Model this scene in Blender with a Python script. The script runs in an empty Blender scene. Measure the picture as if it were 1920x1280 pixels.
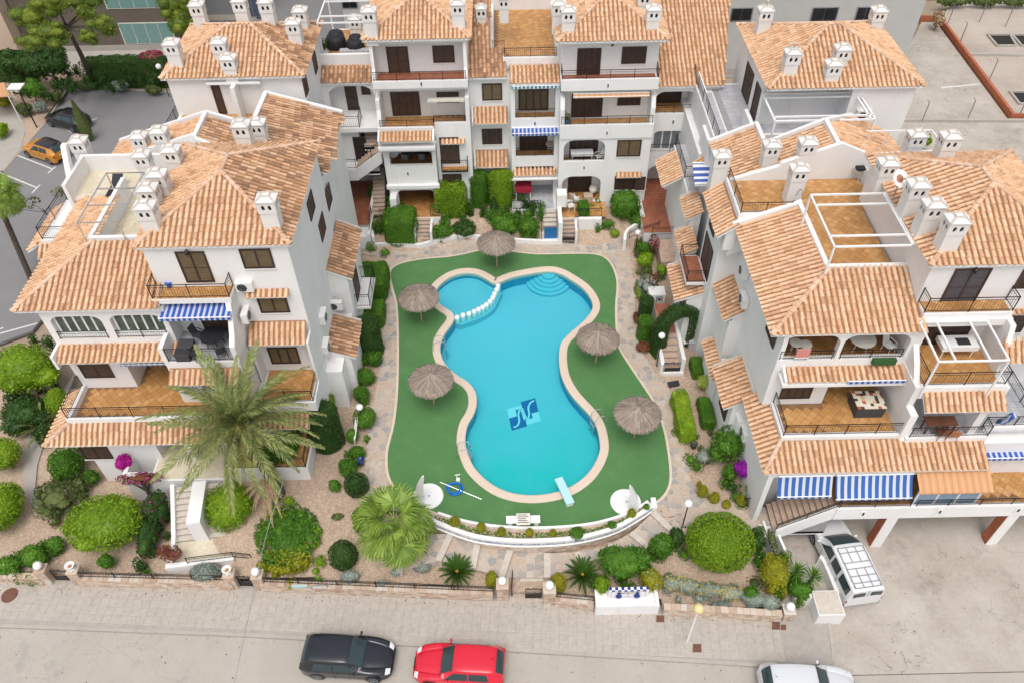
import bpy, bmesh, math, random
import numpy as np
from mathutils import Vector, Matrix
from mathutils.geometry import tessellate_polygon
random.seed(7); RNG = np.random.default_rng(11)
S = bpy.context.scene
COL = S.collection
PI = math.pi
# ------------------------------------------------------------------ camera
FPX, TH, CH, RHO = 1493.0, math.radians(46.2), 37.2, math.radians(1.2)
cam_d = bpy.data.cameras.new('camera'); cam = bpy.data.objects.new('camera', cam_d); COL.objects.link(cam)
cam_d.sensor_width = 36.0; cam_d.lens = 36.0*FPX/1920.0; cam_d.clip_start = 0.5; cam_d.clip_end = 2000
cam.matrix_world = Matrix.Translation((0, 0, CH)) @ Matrix.Rotation(PI/2-TH, 4, 'X') @ Matrix.Rotation(-RHO, 4, 'Z')
S.camera = cam
# ------------------------------------------------------------------ sky, sun, exposure (overcast noon)
wd = bpy.data.worlds.new('World'); S.world = wd; wd.use_nodes = True
wn = wd.node_tree; bgn = wn.nodes['Background']
sky = wn.nodes.new('ShaderNodeTexSky'); sky.sky_type = 'NISHITA'; sky.sun_disc = False
SUN_EL, SUN_AZ = math.radians(66), math.radians(186)
sky.sun_elevation = SUN_EL; sky.sun_rotation = SUN_AZ; sky.air_density = 1.0; sky.dust_density = 4.0; sky.ozone_density = 0.6
hs = wn.nodes.new('ShaderNodeHueSaturation'); hs.inputs['Saturation'].default_value = 0.28   # cloud cover: the blue washed out
wn.links.new(sky.outputs[0], hs.inputs['Color']); wn.links.new(hs.outputs[0], bgn.inputs[0]); bgn.inputs[1].default_value = 0.15
sun_d = bpy.data.lights.new('sun', 'SUN'); sun_d.energy = 0.75; sun_d.angle = math.radians(30); sun_d.color = (1.0, 0.955, 0.89)
sun = bpy.data.objects.new('sun', sun_d); COL.objects.link(sun)
sdir = Vector((math.sin(SUN_AZ)*math.cos(SUN_EL), math.cos(SUN_AZ)*math.cos(SUN_EL), math.sin(SUN_EL)))
sun.rotation_euler = sdir.to_track_quat('Z', 'Y').to_euler(); sun.location = (0, 0, 60)
S.view_settings.view_transform = 'Standard'; S.view_settings.look = 'None'
S.view_settings.exposure = 0.42; S.view_settings.gamma = 1.0
S.render.engine = 'CYCLES'; S.cycles.max_bounces = 7; S.cycles.diffuse_bounces = 3; S.cycles.glossy_bounces = 3
S.cycles.transparent_max_bounces = 12; S.cycles.use_denoising = True; S.cycles.sample_clamp_indirect = 6.0
# ------------------------------------------------------------------ from a measured picture point and one known plane to a place in the world
_r = Vector((1, 0, 0)); _u = Vector((0, math.sin(TH), math.cos(TH))); _w = Vector((0, math.cos(TH), -math.sin(TH)))
_R = math.cos(RHO)*_r - math.sin(RHO)*_u; _U = math.cos(RHO)*_u + math.sin(RHO)*_r
def ray(px, py): return _w + (px-960)/FPX*_R + (640-py)/FPX*_U
def at(px, py, z=0.0):
 d = ray(px, py); t = (z-CH)/d.z; return (d.x*t, d.y*t, z)
def aty(px, py, Y):
 d = ray(px, py); t = Y/d.y; return (d.x*t, Y, CH+d.z*t)
def atx(px, py, X):
 d = ray(px, py); t = X/d.x; return (X, d.y*t, CH+d.z*t)
# ------------------------------------------------------------------ materials
def newmat(name):
 m = bpy.data.materials.new(name); m.use_nodes = True; return m, m.node_tree, m.node_tree.nodes['Principled BSDF']
def N(nt, t, **kw):
 n = nt.nodes.new(t)
 for k, v in kw.items():
  if k.startswith('i_'): n.inputs[int(k[2:])].default_value = v
  else: setattr(n, k, v)
 return n
def ramp(nt, fac, stops):
 r = nt.nodes.new('ShaderNodeValToRGB'); el = r.color_ramp.elements
 while len(el) < len(stops): el.new(0.5)
 for e, (p, c) in zip(el, stops): e.position = p; e.color = (*c, 1)
 nt.links.new(fac, r.inputs[0]); return r.outputs[0]
def noise(nt, scale, detail=4, rough=0.6, vec=None):
 n = nt.nodes.new('ShaderNodeTexNoise'); n.inputs['Scale'].default_value = scale; n.inputs['Detail'].default_value = detail
 n.inputs['Roughness'].default_value = rough
 if vec: nt.links.new(vec, n.inputs['Vector'])
 return n.outputs[0]
def mixc(nt, fac, a, b, mode='MIX'):
 n = nt.nodes.new('ShaderNodeMix'); n.data_type = 'RGBA'; n.blend_type = mode
 for s, v in ((n.inputs[0], fac), (n.inputs[6], a), (n.inputs[7], b)):
  if isinstance(v, (int, float)): s.default_value = v
  elif isinstance(v, tuple): s.default_value = (*v, 1)
  else: nt.links.new(v, s)
 return n.outputs[2]
def mth(nt, op, a, b=0.0):
 n = nt.nodes.new('ShaderNodeMath'); n.operation = op
 for s, v in ((n.inputs[0], a), (n.inputs[1], b)):
  if isinstance(v, (int, float)): s.default_value = v
  else: nt.links.new(v, s)
 return n.outputs[0]
def wpos(nt): return nt.nodes.new('ShaderNodeNewGeometry').outputs['Position']
def bump(nt, bs, h, strength=0.3, dist=0.02):
 b = nt.nodes.new('ShaderNodeBump'); b.inputs['Strength'].default_value = strength; b.inputs['Distance'].default_value = dist
 nt.links.new(h, b.inputs['Height']); nt.links.new(b.outputs[0], bs.inputs['Normal'])
def piece_random(nt):
 g = nt.nodes.new('ShaderNodeNewGeometry'); o = nt.nodes.new('ShaderNodeObjectInfo')
 return mth(nt, 'FRACT', mth(nt, 'ADD', g.outputs['Random Per Island'], mth(nt, 'MULTIPLY', o.outputs['Random'], 7.31)))
M = {}
def plain(name, c, rough=0.6, metal=0.0, var=0.0, scale=3.0, spec=0.5, coat=0.0):
 m, nt, bs = newmat(name)
 bs.inputs['Roughness'].default_value = rough; bs.inputs['Metallic'].default_value = metal; bs.inputs['Specular IOR Level'].default_value = spec
 bs.inputs['Coat Weight'].default_value = coat
 if var:
  n = noise(nt, scale, 5, 0.65, wpos(nt))
  lo = tuple(x*(1-var) for x in c); hi = tuple(min(1, x*(1+var*0.6)) for x in c)
  nt.links.new(ramp(nt, n, [(0.3, lo), (0.7, hi)]), bs.inputs['Base Color'])
 else: bs.inputs['Base Color'].default_value = (*c, 1)
 M[name] = m; return m
def m_wall(name, c, stain=(0.42, 0.36, 0.30)):
 m, nt, bs = newmat(name); bs.inputs['Roughness'].default_value = 0.85
 P = wpos(nt)
 mp = N(nt, 'ShaderNodeMapping'); mp.inputs['Scale'].default_value = (1.6, 1.6, 0.16); nt.links.new(P, mp.inputs[0])
 st = noise(nt, 1.0, 6, 0.7, mp.outputs[0]); f = ramp(nt, st, [(0.56, (0, 0, 0)), (0.86, (0.35, 0.35, 0.35))])
 g = noise(nt, 0.7, 5, 0.6, P); base = ramp(nt, g, [(0.3, tuple(x*0.93 for x in c)), (0.7, c)])
 nt.links.new(mixc(nt, f, base, stain), bs.inputs['Base Color'])
 bump(nt, bs, noise(nt, 22, 4, 0.7, P), 0.25, 0.02)
 M[name] = m; return m
m_wall('white_wall', (0.80, 0.787, 0.772)); m_wall('cream_wall', (0.78, 0.73, 0.66)); m_wall('chimney_white', (0.74, 0.725, 0.70), (0.33, 0.29, 0.24))
m_wall('grey_block', (0.46, 0.46, 0.445)); m_wall('beige_block', (0.55, 0.42, 0.32)); m_wall('brown_block', (0.13, 0.105, 0.085))
def m_tile(name, stops, moss=0.5):
 m, nt, bs = newmat(name); bs.inputs['Roughness'].default_value = 0.82
 r = piece_random(nt); base = ramp(nt, r, stops)
 P = wpos(nt); n1 = noise(nt, 2.1, 6, 0.72, P); n2 = noise(nt, 9.0, 5, 0.7, P); big = noise(nt, 0.35, 3, 0.5, P)
 f = ramp(nt, n2, [(0.50, (0, 0, 0)), (0.66, (0.9, 0.9, 0.9))])
 f2 = ramp(nt, mth(nt, 'ADD', mth(nt, 'MULTIPLY', n1, 0.55), mth(nt, 'MULTIPLY', big, 0.45)), [(0.40, (0, 0, 0)), (0.60, (moss, moss, moss))])
 c = mixc(nt, mth(nt, 'MULTIPLY', f, f2), base, (0.24, 0.155, 0.09))
 f3 = ramp(nt, noise(nt, 30.0, 4, 0.7, P), [(0.6, (0, 0, 0)), (0.75, (0.18, 0.18, 0.18))])
 nt.links.new(mixc(nt, f3, c, (0.66, 0.60, 0.52)), bs.inputs['Base Color'])
 bump(nt, bs, n2, 0.3, 0.01); M[name] = m
m_tile('roof_tile', [(0.0, (0.50, 0.28, 0.155)), (0.12, (0.61, 0.355, 0.20)), (0.40, (0.69, 0.415, 0.24)), (0.72, (0.73, 0.455, 0.275)), (1.0, (0.75, 0.51, 0.335))], 0.9)
m_tile('roof_tile_old', [(0.0, (0.24, 0.14, 0.085)), (0.3, (0.42, 0.23, 0.125)), (0.65, (0.56, 0.32, 0.18)), (1.0, (0.66, 0.43, 0.28))], 1.0)
m_tile('ridge_tile', [(0.0, (0.56, 0.34, 0.21)), (0.5, (0.64, 0.41, 0.27)), (1.0, (0.70, 0.50, 0.37))], 0.6)
plain('tile_channel', (0.34, 0.185, 0.105), 0.9, var=0.35, scale=6)
plain('mortar', (0.55, 0.48, 0.42), 0.9, var=0.2, scale=8)
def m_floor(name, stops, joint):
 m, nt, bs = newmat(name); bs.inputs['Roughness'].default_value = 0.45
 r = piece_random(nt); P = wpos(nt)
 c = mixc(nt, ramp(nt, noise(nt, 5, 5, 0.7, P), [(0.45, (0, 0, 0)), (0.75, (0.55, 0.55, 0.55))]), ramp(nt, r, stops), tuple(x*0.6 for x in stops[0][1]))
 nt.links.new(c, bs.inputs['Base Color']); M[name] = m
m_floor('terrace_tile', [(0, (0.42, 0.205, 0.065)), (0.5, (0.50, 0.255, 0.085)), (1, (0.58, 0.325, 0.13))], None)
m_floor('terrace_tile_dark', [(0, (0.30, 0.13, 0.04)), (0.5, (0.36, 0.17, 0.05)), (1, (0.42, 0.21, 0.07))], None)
m_floor('grey_tile', [(0, (0.40, 0.40, 0.42)), (1, (0.50, 0.50, 0.52))], None)
m_floor('red_tile', [(0, (0.32, 0.105, 0.055)), (1, (0.40, 0.145, 0.08))], None)
m_floor('cream_tile', [(0, (0.62, 0.54, 0.40)), (1, (0.68, 0.60, 0.46))], None)
plain('grout', (0.24, 0.13, 0.06), 0.9, var=0.3); plain('grout_grey', (0.3, 0.3, 0.3), 0.9, var=0.2)
plain('dark_wood', (0.055, 0.030, 0.022), 0.5, var=0.3, scale=2); plain('shutter', (0.085, 0.052, 0.036), 0.55, var=0.25, scale=3)
plain('shutter_ochre', (0.16, 0.115, 0.06), 0.6, var=0.25, scale=3); plain('dark_glass', (0.012, 0.014, 0.018), 0.08)
plain('black_metal', (0.018, 0.017, 0.018), 0.45, 0.3); plain('grey_metal', (0.30, 0.32, 0.35), 0.4, 0.6); plain('steel', (0.65, 0.66, 0.68), 0.25, 0.9)
plain('white_paint', (0.80, 0.80, 0.79), 0.4); plain('white_plastic', (0.78, 0.77, 0.74), 0.4, var=0.05); plain('off_white', (0.66, 0.63, 0.56), 0.7, var=0.12)
plain('opening_dark', (0.02, 0.016, 0.014), 0.9); plain('red_cloth', (0.32, 0.01, 0.03), 0.8); plain('blue_plastic', (0.01, 0.12, 0.55), 0.4)
plain('blue_pot', (0.01, 0.03, 0.22), 0.3); plain('shutter_grey', (0.085, 0.08, 0.09), 0.5, var=.2); plain('green_glass', (.085, .11, .085), .1, var=.5, scale=2); plain('clay', (0.42, 0.17, 0.09), 0.8, var=0.2); plain('black_cloth', (0.012, 0.013, 0.018), 0.65, var=0.4, scale=4)
plain('dark_rattan', (0.055, 0.055, 0.062), 0.7, var=0.3, scale=20); plain('wood_table', (0.16, 0.06, 0.03), 0.5, var=0.3); plain('thatch_pole', (0.45, 0.30, 0.16), 0.8, var=0.2)
plain('bark', (0.10, 0.075, 0.06), 0.95, var=0.5, scale=9); plain('palm_bark', (0.10, 0.07, 0.055), 0.95, var=0.5, scale=12); plain('pale_bark', (0.24, 0.20, 0.16), 0.95, var=0.3, scale=9)
plain('terracotta_wall', (0.42, 0.13, 0.06), 0.85, var=0.25, scale=3); plain('teal_glass', (0.17, 0.30, 0.28), 0.15, var=0.1); plain('rust', (0.16, 0.07, 0.045), 0.8, var=0.4, scale=8)
plain('yellow_globe', (0.70, 0.58, 0.28), 0.35); plain('globe', (0.82, 0.82, 0.82), 0.25); plain('mat_dark', (0.03, 0.03, 0.035), 0.9, var=0.3, scale=20)
plain('step_tile', (0.50, 0.36, 0.27), 0.8, var=0.2, scale=4); plain('step_pale', (0.56, 0.50, 0.43), 0.85, var=0.15, scale=4); plain('step_grey', (0.36, 0.34, 0.34), 0.85, var=0.15, scale=4)
plain('pink_cloth', (0.62, 0.25, 0.22), 0.8, var=0.2, scale=20); plain('green_mat', (0.03, 0.10, 0.025), 0.9, var=0.3, scale=15); plain('rubber', (0.02, 0.02, 0.022), 0.8)
def m_stripe(name, c1, c2, width, axis=0):
 m, nt, bs = newmat(name); bs.inputs['Roughness'].default_value = 0.8
 tc = nt.nodes.new('ShaderNodeTexCoord'); sx = nt.nodes.new('ShaderNodeSeparateXYZ'); nt.links.new(tc.outputs['Object'], sx.inputs[0])
 v = mth(nt, 'GREATER_THAN', mth(nt, 'FRACT', mth(nt, 'DIVIDE', sx.outputs[axis], width)), 0.57)
 nt.links.new(mixc(nt, v, c1, c2), bs.inputs['Base Color']); M[name] = m
m_stripe('blue_stripe', (0.025, 0.10, 0.34), (0.50, 0.53, 0.58), 0.33); m_stripe('blue_stripe_y', (0.05, 0.10, 0.36), (0.72, 0.72, 0.74), 0.36, 1)
m_stripe('blue_stripe_fine', (0.03, 0.085, 0.36), (0.46, 0.49, 0.60), 0.27); m_stripe('teal_stripe', (0.03, 0.20, 0.27), (0.74, 0.74, 0.72), 0.26)
m_stripe('shed_stripe', (0.60, 0.33, 0.17), (0.52, 0.27, 0.13), 0.34)
def m_leaf(name, stops, trans=0.25, rough=0.55, sc=1.3):
 m, nt, bs = newmat(name)
 r = piece_random(nt); big = noise(nt, sc, 3, 0.6, wpos(nt))
 f = mth(nt, 'ADD', mth(nt, 'MULTIPLY', r, 0.6), mth(nt, 'MULTIPLY', big, 0.4))
 c = ramp(nt, f, stops); nt.links.new(c, bs.inputs['Base Color']); bs.inputs['Roughness'].default_value = rough
 bs.inputs['Specular IOR Level'].default_value = 0.3
 tr = nt.nodes.new('ShaderNodeBsdfTranslucent'); nt.links.new(c, tr.inputs[0]); mx = nt.nodes.new('ShaderNodeMixShader'); mx.inputs[0].default_value = trans
 nt.links.new(bs.outputs[0], mx.inputs[1]); nt.links.new(tr.outputs[0], mx.inputs[2]); nt.links.new(mx.outputs[0], nt.nodes['Material Output'].inputs[0])
 M[name] = m
def G(a, b, c): return [(0.15, a), (0.5, b), (0.9, c)]
m_leaf('leaf_bright', G((0.10, 0.19, 0.008), (0.19, 0.33, 0.012), (0.32, 0.46, 0.03)))
m_leaf('leaf_mid', G((0.035, 0.11, 0.008), (0.075, 0.20, 0.015), (0.16, 0.31, 0.03)))
m_leaf('leaf_dark', G((0.018, 0.055, 0.010), (0.04, 0.10, 0.018), (0.085, 0.16, 0.03)))
m_leaf('leaf_olive', G((0.05, 0.085, 0.02), (0.11, 0.15, 0.04), (0.20, 0.24, 0.08)))
m_leaf('leaf_yellow', G((0.16, 0.19, 0.01), (0.30, 0.30, 0.015), (0.48, 0.42, 0.03)))
m_leaf('leaf_lime', G((0.30, 0.40, 0.06), (0.44, 0.52, 0.12), (0.58, 0.62, 0.25)))
m_leaf('leaf_silver', G((0.17, 0.21, 0.17), (0.30, 0.35, 0.30), (0.45, 0.48, 0.42)))
m_leaf('leaf_red', G((0.10, 0.03, 0.015), (0.20, 0.06, 0.03), (0.25, 0.16, 0.04)))
m_leaf('leaf_pine', G((0.06, 0.10, 0.012), (0.12, 0.18, 0.018), (0.24, 0.28, 0.03)), 0.15)
m_leaf('leaf_palm', G((0.12, 0.16, 0.045), (0.24, 0.28, 0.09), (0.42, 0.43, 0.17)), 0.2, 0.45)
m_leaf('leaf_fan', G((0.08, 0.15, 0.015), (0.19, 0.30, 0.04), (0.38, 0.48, 0.09)), 0.2, 0.4)
m_leaf('leaf_cycad', G((0.02, 0.065, 0.010), (0.05, 0.12, 0.015), (0.10, 0.19, 0.03)), 0.1, 0.4)
m_leaf('leaf_dry', G((0.30, 0.19, 0.10), (0.46, 0.32, 0.18), (0.6, 0.45, 0.28)), 0.1)
m_leaf('flower_magenta', G((0.30, 0.005, 0.16), (0.48, 0.01, 0.28), (0.62, 0.03, 0.42)))
m_leaf('flower_purple', G((0.22, 0.01, 0.30), (0.36, 0.015, 0.42), (0.5, 0.04, 0.55)))
m_leaf('flower_pink', G((0.42, 0.02, 0.10), (0.62, 0.03, 0.18), (0.75, 0.08, 0.28)))
m_leaf('flower_yellow', G((0.45, 0.32, 0.01), (0.65, 0.5, 0.02), (0.75, 0.65, 0.1)))
m_leaf('palm_heart', G((0.25, 0.12, 0.01), (0.42, 0.22, 0.02), (0.5, 0.32, 0.05)))
m_leaf('thatch', G((0.19, 0.145, 0.115), (0.28, 0.225, 0.185), (0.40, 0.335, 0.28)), 0.0, 0.95, 3.0)
m_leaf('turf_blade', G((0.045, 0.125, 0.03), (0.06, 0.155, 0.038), (0.08, 0.19, 0.05)))
# ------------------------------------------------------------------ meshes and objects
class MB:
 def __init__(s): s.v = []; s.f = []; s.m = []; s.mats = []
 def mi(s, mat):
  if mat not in s.mats: s.mats.append(mat)
  return s.mats.index(mat)
 def add(s, vs, fs, mat):
  b = len(s.v); s.v += [tuple(v) for v in vs]; k = s.mi(mat)
  for f in fs: s.f.append([i+b for i in f]); s.m.append(k)
  return s
 def box(s, x0, x1, y0, y1, z0, z1, mat):
  if x0 > x1: x0, x1 = x1, x0
  if y0 > y1: y0, y1 = y1, y0
  if z0 > z1: z0, z1 = z1, z0
  return s.add([(x0,y0,z0),(x1,y0,z0),(x1,y1,z0),(x0,y1,z0),(x0,y0,z1),(x1,y0,z1),(x1,y1,z1),(x0,y1,z1)],
     [(3,2,1,0),(4,5,6,7),(0,1,5,4),(1,2,6,5),(2,3,7,6),(3,0,4,7)], mat)
 def prism(s, poly, z0, z1, mat, zf=None):
  n = len(poly); a = sum(poly[i][0]*poly[(i+1)%n][1]-poly[(i+1)%n][0]*poly[i][1] for i in range(n))
  if a < 0: poly = poly[::-1]
  lo = [(p[0], p[1], z0) for p in poly]; hi = [(p[0], p[1], zf(p[0], p[1]) if zf else z1) for p in poly]
  s.add(lo+hi, [(i, (i+1)%n, (i+1)%n+n, i+n) for i in range(n)], mat)
  tri = tessellate_polygon([[Vector((p[0], p[1], 0)) for p in poly]])
  tri = [t if up3(poly, t) else t[::-1] for t in tri]
  s.add(hi, tri, mat); s.add(lo, [t[::-1] for t in tri], mat); return s
 def bar(s, a, b, r, mat, n=4, r2=None):
  a = Vector(a); b = Vector(b); d = (b-a)
  if d.length < 1e-6: return s
  q = d.to_track_quat('Z', 'Y'); r2 = r if r2 is None else r2; vs = []
  for p, rr in ((a, r), (b, r2)):
   for i in range(n):
    t = 2*PI*(i+0.5)/n; vs.append(p+q@Vector((math.cos(t)*rr, math.sin(t)*rr, 0)))
  return s.add(vs, [(i, (i+1)%n, (i+1)%n+n, i+n) for i in range(n)]+[tuple(range(n))[::-1], tuple(range(n, 2*n))], mat)
 def path(s, pts, r, mat, n=5, closed=False):
  for i in range(len(pts)-(0 if closed else 1)): s.bar(pts[i], pts[(i+1)%len(pts)], r, mat, n)
  return s
 def lathe(s, c, prof, mat, n=16):
  vs = []; k = len(prof)
  for i in range(n):
   t = 2*PI*i/n
   for r, z in prof: vs.append((c[0]+math.cos(t)*r, c[1]+math.sin(t)*r, c[2]+z))
  fs = [(i*k+j, ((i+1)%n)*k+j, ((i+1)%n)*k+j+1, i*k+j+1) for i in range(n) for j in range(k-1)]
  return s.add(vs, fs, mat)
 def ball(s, c, r, mat, n=14, sq=1.0):
  return s.lathe(c, [(max(1e-4, r*math.sin(PI*j/8)), -r*sq*math.cos(PI*j/8)) for j in range(9)], mat, n)
 def panel(s, axis, pos, th, outer, holes, mat):
  """a wall slab with real openings: outline and holes in (a, z), front face at pos, back at pos+th"""
  loops = [outer]+list(holes); flat = [p for l in loops for p in l]
  tri = tessellate_polygon([[Vector((p[0], p[1], 0)) for p in l] for l in loops]); n = len(flat)
  mk = (lambda p, d: (p[0], d, p[1])) if axis == 'y' else (lambda p, d: (d, p[0], p[1]))
  vs = [mk(p, pos) for p in flat]+[mk(p, pos+th) for p in flat]; fs = []
  for t in tri: fs += [tuple(t), tuple(i+n for i in t[::-1])]
  b = 0
  for l in loops:
   k = len(l); fs += [(b+i, b+(i+1)%k, b+(i+1)%k+n, b+i+n) for i in range(k)]; b += k
  s.add(vs, fs, mat); return s
 def mesh(s, name, smooth=False, fix=True):
  me = bpy.data.meshes.new(name); me.from_pydata(s.v, [], s.f)
  for m in s.mats: me.materials.append(M[m])
  if len(s.mats) > 1: me.polygons.foreach_set('material_index', s.m)
  if smooth: me.polygons.foreach_set('use_smooth', [True]*len(me.polygons))
  if fix:
   bm = bmesh.new(); bm.from_mesh(me); bmesh.ops.recalc_face_normals(bm, faces=bm.faces); bm.to_mesh(me); bm.free()
  me.update(); return me
def up3(poly, t):
 a, b, c = (poly[i] for i in t); return (b[0]-a[0])*(c[1]-a[1])-(b[1]-a[1])*(c[0]-a[0]) > 0
def link(name, me, parent=None, loc=None):
 o = bpy.data.objects.new(name, me); COL.objects.link(o)
 if parent is not None:
  o.parent = parent
  if parent.get('_w'): o.matrix_parent_inverse = Matrix.Translation(-Vector(parent['_w']))
 if loc is not None: o.location = loc
 return o
def obj(name, mb, parent=None, smooth=False, fix=True): return link(name, mb.mesh(name, smooth, fix), parent)
def tag(o, label=None, cat=None, group=None, kind=None):
 if label: o['label'] = label
 if cat: o['category'] = cat
 if group: o['group'] = group
 if kind: o['kind'] = kind
 return o
def thing(name, loc, label, cat, group=None, world=True):
 """an Empty at the base of a thing; world=True: its parts are meshed in world coordinates"""
 e = bpy.data.objects.new(name, None); COL.objects.link(e); e.location = loc; e.empty_display_size = 0.2
 if world: e['_w'] = tuple(loc)
 return tag(e, label, cat, group)
def copy_tree(o, loc, rz=None, scale=None, label=None, parent=None):
 c = o.copy(); COL.objects.link(c)
 if parent is not None: c.parent = parent
 else:
  c.location = loc
  if rz is not None: c.rotation_euler = (0, 0, rz)
  if scale is not None: c.scale = (scale,)*3 if isinstance(scale, (int, float)) else scale
  if label: c['label'] = label
 for ch in o.children: copy_tree(ch, None, parent=c)
 return c
def struct(name, mb, smooth=False): return tag(obj(name, mb, None, smooth), kind='structure')
def inside(poly, x, y):
 r = False; n = len(poly); j = n-1
 for i in range(n):
  xi, yi = poly[i][0], poly[i][1]; xj, yj = poly[j][0], poly[j][1]
  if (yi > y) != (yj > y) and x < (xj-xi)*(y-yi)/(yj-yi)+xi: r = not r
  j = i
 return r
def spline(pts, k=4, closed=True):
 out = []; n = len(pts)
 for i in range(n if closed else n-1):
  g = (lambda j: pts[j % n]) if closed else (lambda j: pts[min(max(j, 0), n-1)])
  p0, p1, p2, p3 = g(i-1), g(i), g(i+1), g(i+2)
  for s in range(k):
   t = s/k
   out.append(tuple(0.5*(2*b+(c-a)*t+(2*a-5*b+4*c-d)*t*t+(3*b-a-3*c+d)*t**3) for a, b, c, d in zip(p0, p1, p2, p3)))
 if not closed: out.append(tuple(pts[-1]))
 return out
def offset(poly, d):
 n = len(poly); a = sum(poly[i][0]*poly[(i+1)%n][1]-poly[(i+1)%n][0]*poly[i][1] for i in range(n)); sg = 1 if a > 0 else -1; out = []
 for i in range(n):
  p0, p1, p2 = poly[i-1], poly[i], poly[(i+1)%n]
  t = Vector((p2[0]-p0[0], p2[1]-p0[1])); t.normalize() if t.length else None
  out.append((p1[0]+t.y*d*sg, p1[1]-t.x*d*sg))
 return out
def clip(poly, a, b, c):
 """keep the side a*x+b*y <= c"""
 out = []; n = len(poly)
 for i in range(n):
  p, q = poly[i], poly[(i+1)%n]; dp = a*p[0]+b*p[1]-c; dq = a*q[0]+b*q[1]-c
  if dp <= 0: out.append(p)
  if (dp < 0 < dq) or (dq < 0 < dp): t = dp/(dp-dq); out.append((p[0]+(q[0]-p[0])*t, p[1]+(q[1]-p[1])*t))
 return out
def ringstrip(mb, A, B, za, zb, mat, closed=True):
 n = len(A); vs = [(p[0], p[1], za) for p in A]+[(p[0], p[1], zb) for p in B]
 mb.add(vs, [(i, (i+1)%n, (i+1)%n+n, i+n) for i in range(n if closed else n-1)], mat)
def pick(cells, dist, n): # the n that show largest: those nearest the camera
 idx = sorted(range(len(cells)), key=dist); return set(idx[:n])
def _bt():
 m, nt, bs = newmat('band_tile'); bs.inputs['Roughness'].default_value = 0.4; v = nt.nodes.new('ShaderNodeTexVoronoi'); v.inputs['Scale'].default_value = 9; nt.links.new(wpos(nt), v.inputs['Vector'])
 sx = nt.nodes.new('ShaderNodeSeparateXYZ'); nt.links.new(v.outputs['Color'], sx.inputs[0]); nt.links.new(ramp(nt, sx.outputs[0], [(0.3, (0.20, 0.26, 0.33)), (0.6, (0.62, 0.64, 0.64)), (0.8, (0.35, 0.40, 0.44))]), bs.inputs['Base Color']); M['band_tile'] = m
 m, nt, bs = newmat('patch_cloth'); bs.inputs['Roughness'].default_value = 0.9; ck = nt.nodes.new('ShaderNodeTexVoronoi'); ck.distance = 'CHEBYCHEV'; ck.inputs['Scale'].default_value = 6.0; ck.inputs['Randomness'].default_value = 0.25; nt.links.new(wpos(nt), ck.inputs['Vector'])
 sx = nt.nodes.new('ShaderNodeSeparateXYZ'); nt.links.new(ck.outputs['Color'], sx.inputs[0]); r = nt.nodes.new('ShaderNodeValToRGB'); r.color_ramp.interpolation = 'CONSTANT'; el = r.color_ramp.elements
 for k, (p, c) in enumerate([(0, (0.66, 0.60, 0.48)), (0.45, (0.05, 0.04, 0.035)), (0.6, (0.40, 0.10, 0.06)), (0.72, (0.6, 0.42, 0.22)), (0.85, (0.7, 0.66, 0.56))]):
  e = el[k] if k < 2 else el.new(p); e.position = p; e.color = (*c, 1)
 nt.links.new(sx.outputs[0], r.inputs[0]); nt.links.new(r.outputs[0], bs.inputs['Base Color']); M['patch_cloth'] = m
_bt(); plain('blue_glass', (.22, .32, .42), .15); plain('grey_glass', (.07, .09, .13), .1); plain('hose_blue', (0.01, 0.18, 0.62), 0.35); plain('board_blue', (0.42, 0.66, 0.72), 0.5); plain('clay_pale', (0.50, 0.40, 0.30), 0.8, var=0.2, scale=15)
# ================================================================== SETTING: ground, street, pavement, pool
def m_ground(name, c1, c2, c3, s1=0.6, s2=14, bmp=0.3, rough=0.92, crack=0.0, speck=0.0):
 m, nt, bs = newmat(name); bs.inputs['Roughness'].default_value = rough; P = wpos(nt)
 a = ramp(nt, noise(nt, s1, 7, 0.68, P), [(0.30, c1), (0.55, c2), (0.75, c3)])
 b = noise(nt, s2, 5, 0.7, P); c = mixc(nt, 0.45, a, mixc(nt, b, tuple(x*0.55 for x in c2), tuple(min(1, x*1.35) for x in c2)), 'MIX')
 if speck:
  v = nt.nodes.new('ShaderNodeTexVoronoi'); v.inputs['Scale'].default_value = 16; nt.links.new(P, v.inputs['Vector'])
  sx = nt.nodes.new('ShaderNodeSeparateXYZ'); nt.links.new(v.outputs['Color'], sx.inputs[0])
  c = mixc(nt, speck, c, ramp(nt, sx.outputs[0], [(0, tuple(x*0.5 for x in c2)), (0.5, c2), (1, tuple(min(1, x*1.5) for x in c3))]))
  b = v.outputs['Distance']
 if crack:
  n2 = nt.nodes.new('ShaderNodeTexNoise'); n2.inputs['Scale'].default_value = 0.55; n2.inputs['Detail'].default_value = 8; nt.links.new(P, n2.inputs['Vector'])
  f = ramp(nt, mth(nt, 'ABSOLUTE', mth(nt, 'SUBTRACT', n2.outputs[0], 0.5)), [(0.0, (crack,)*3), (0.006, (0, 0, 0))])
  c = mixc(nt, mth(nt, 'MULTIPLY', f, ramp(nt, noise(nt, 0.13, 2, 0.5, P), [(0.48, (0, 0, 0)), (0.56, (1, 1, 1))])), c, tuple(x*0.5 for x in c1))
  st = ramp(nt, noise(nt, 0.28, 6, 0.75, P), [(0.56, (0, 0, 0)), (0.70, (0.5, 0.5, 0.5))]); c = mixc(nt, st, c, tuple(x*0.62 for x in c1))
 nt.links.new(c, bs.inputs['Base Color']); bump(nt, bs, b, bmp, 0.02); M[name] = m
m_ground('street_concrete', (0.36, 0.325, 0.285), (0.42, 0.38, 0.335), (0.47, 0.43, 0.385), 0.5, 10, 0.15, crack=0.35)
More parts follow.
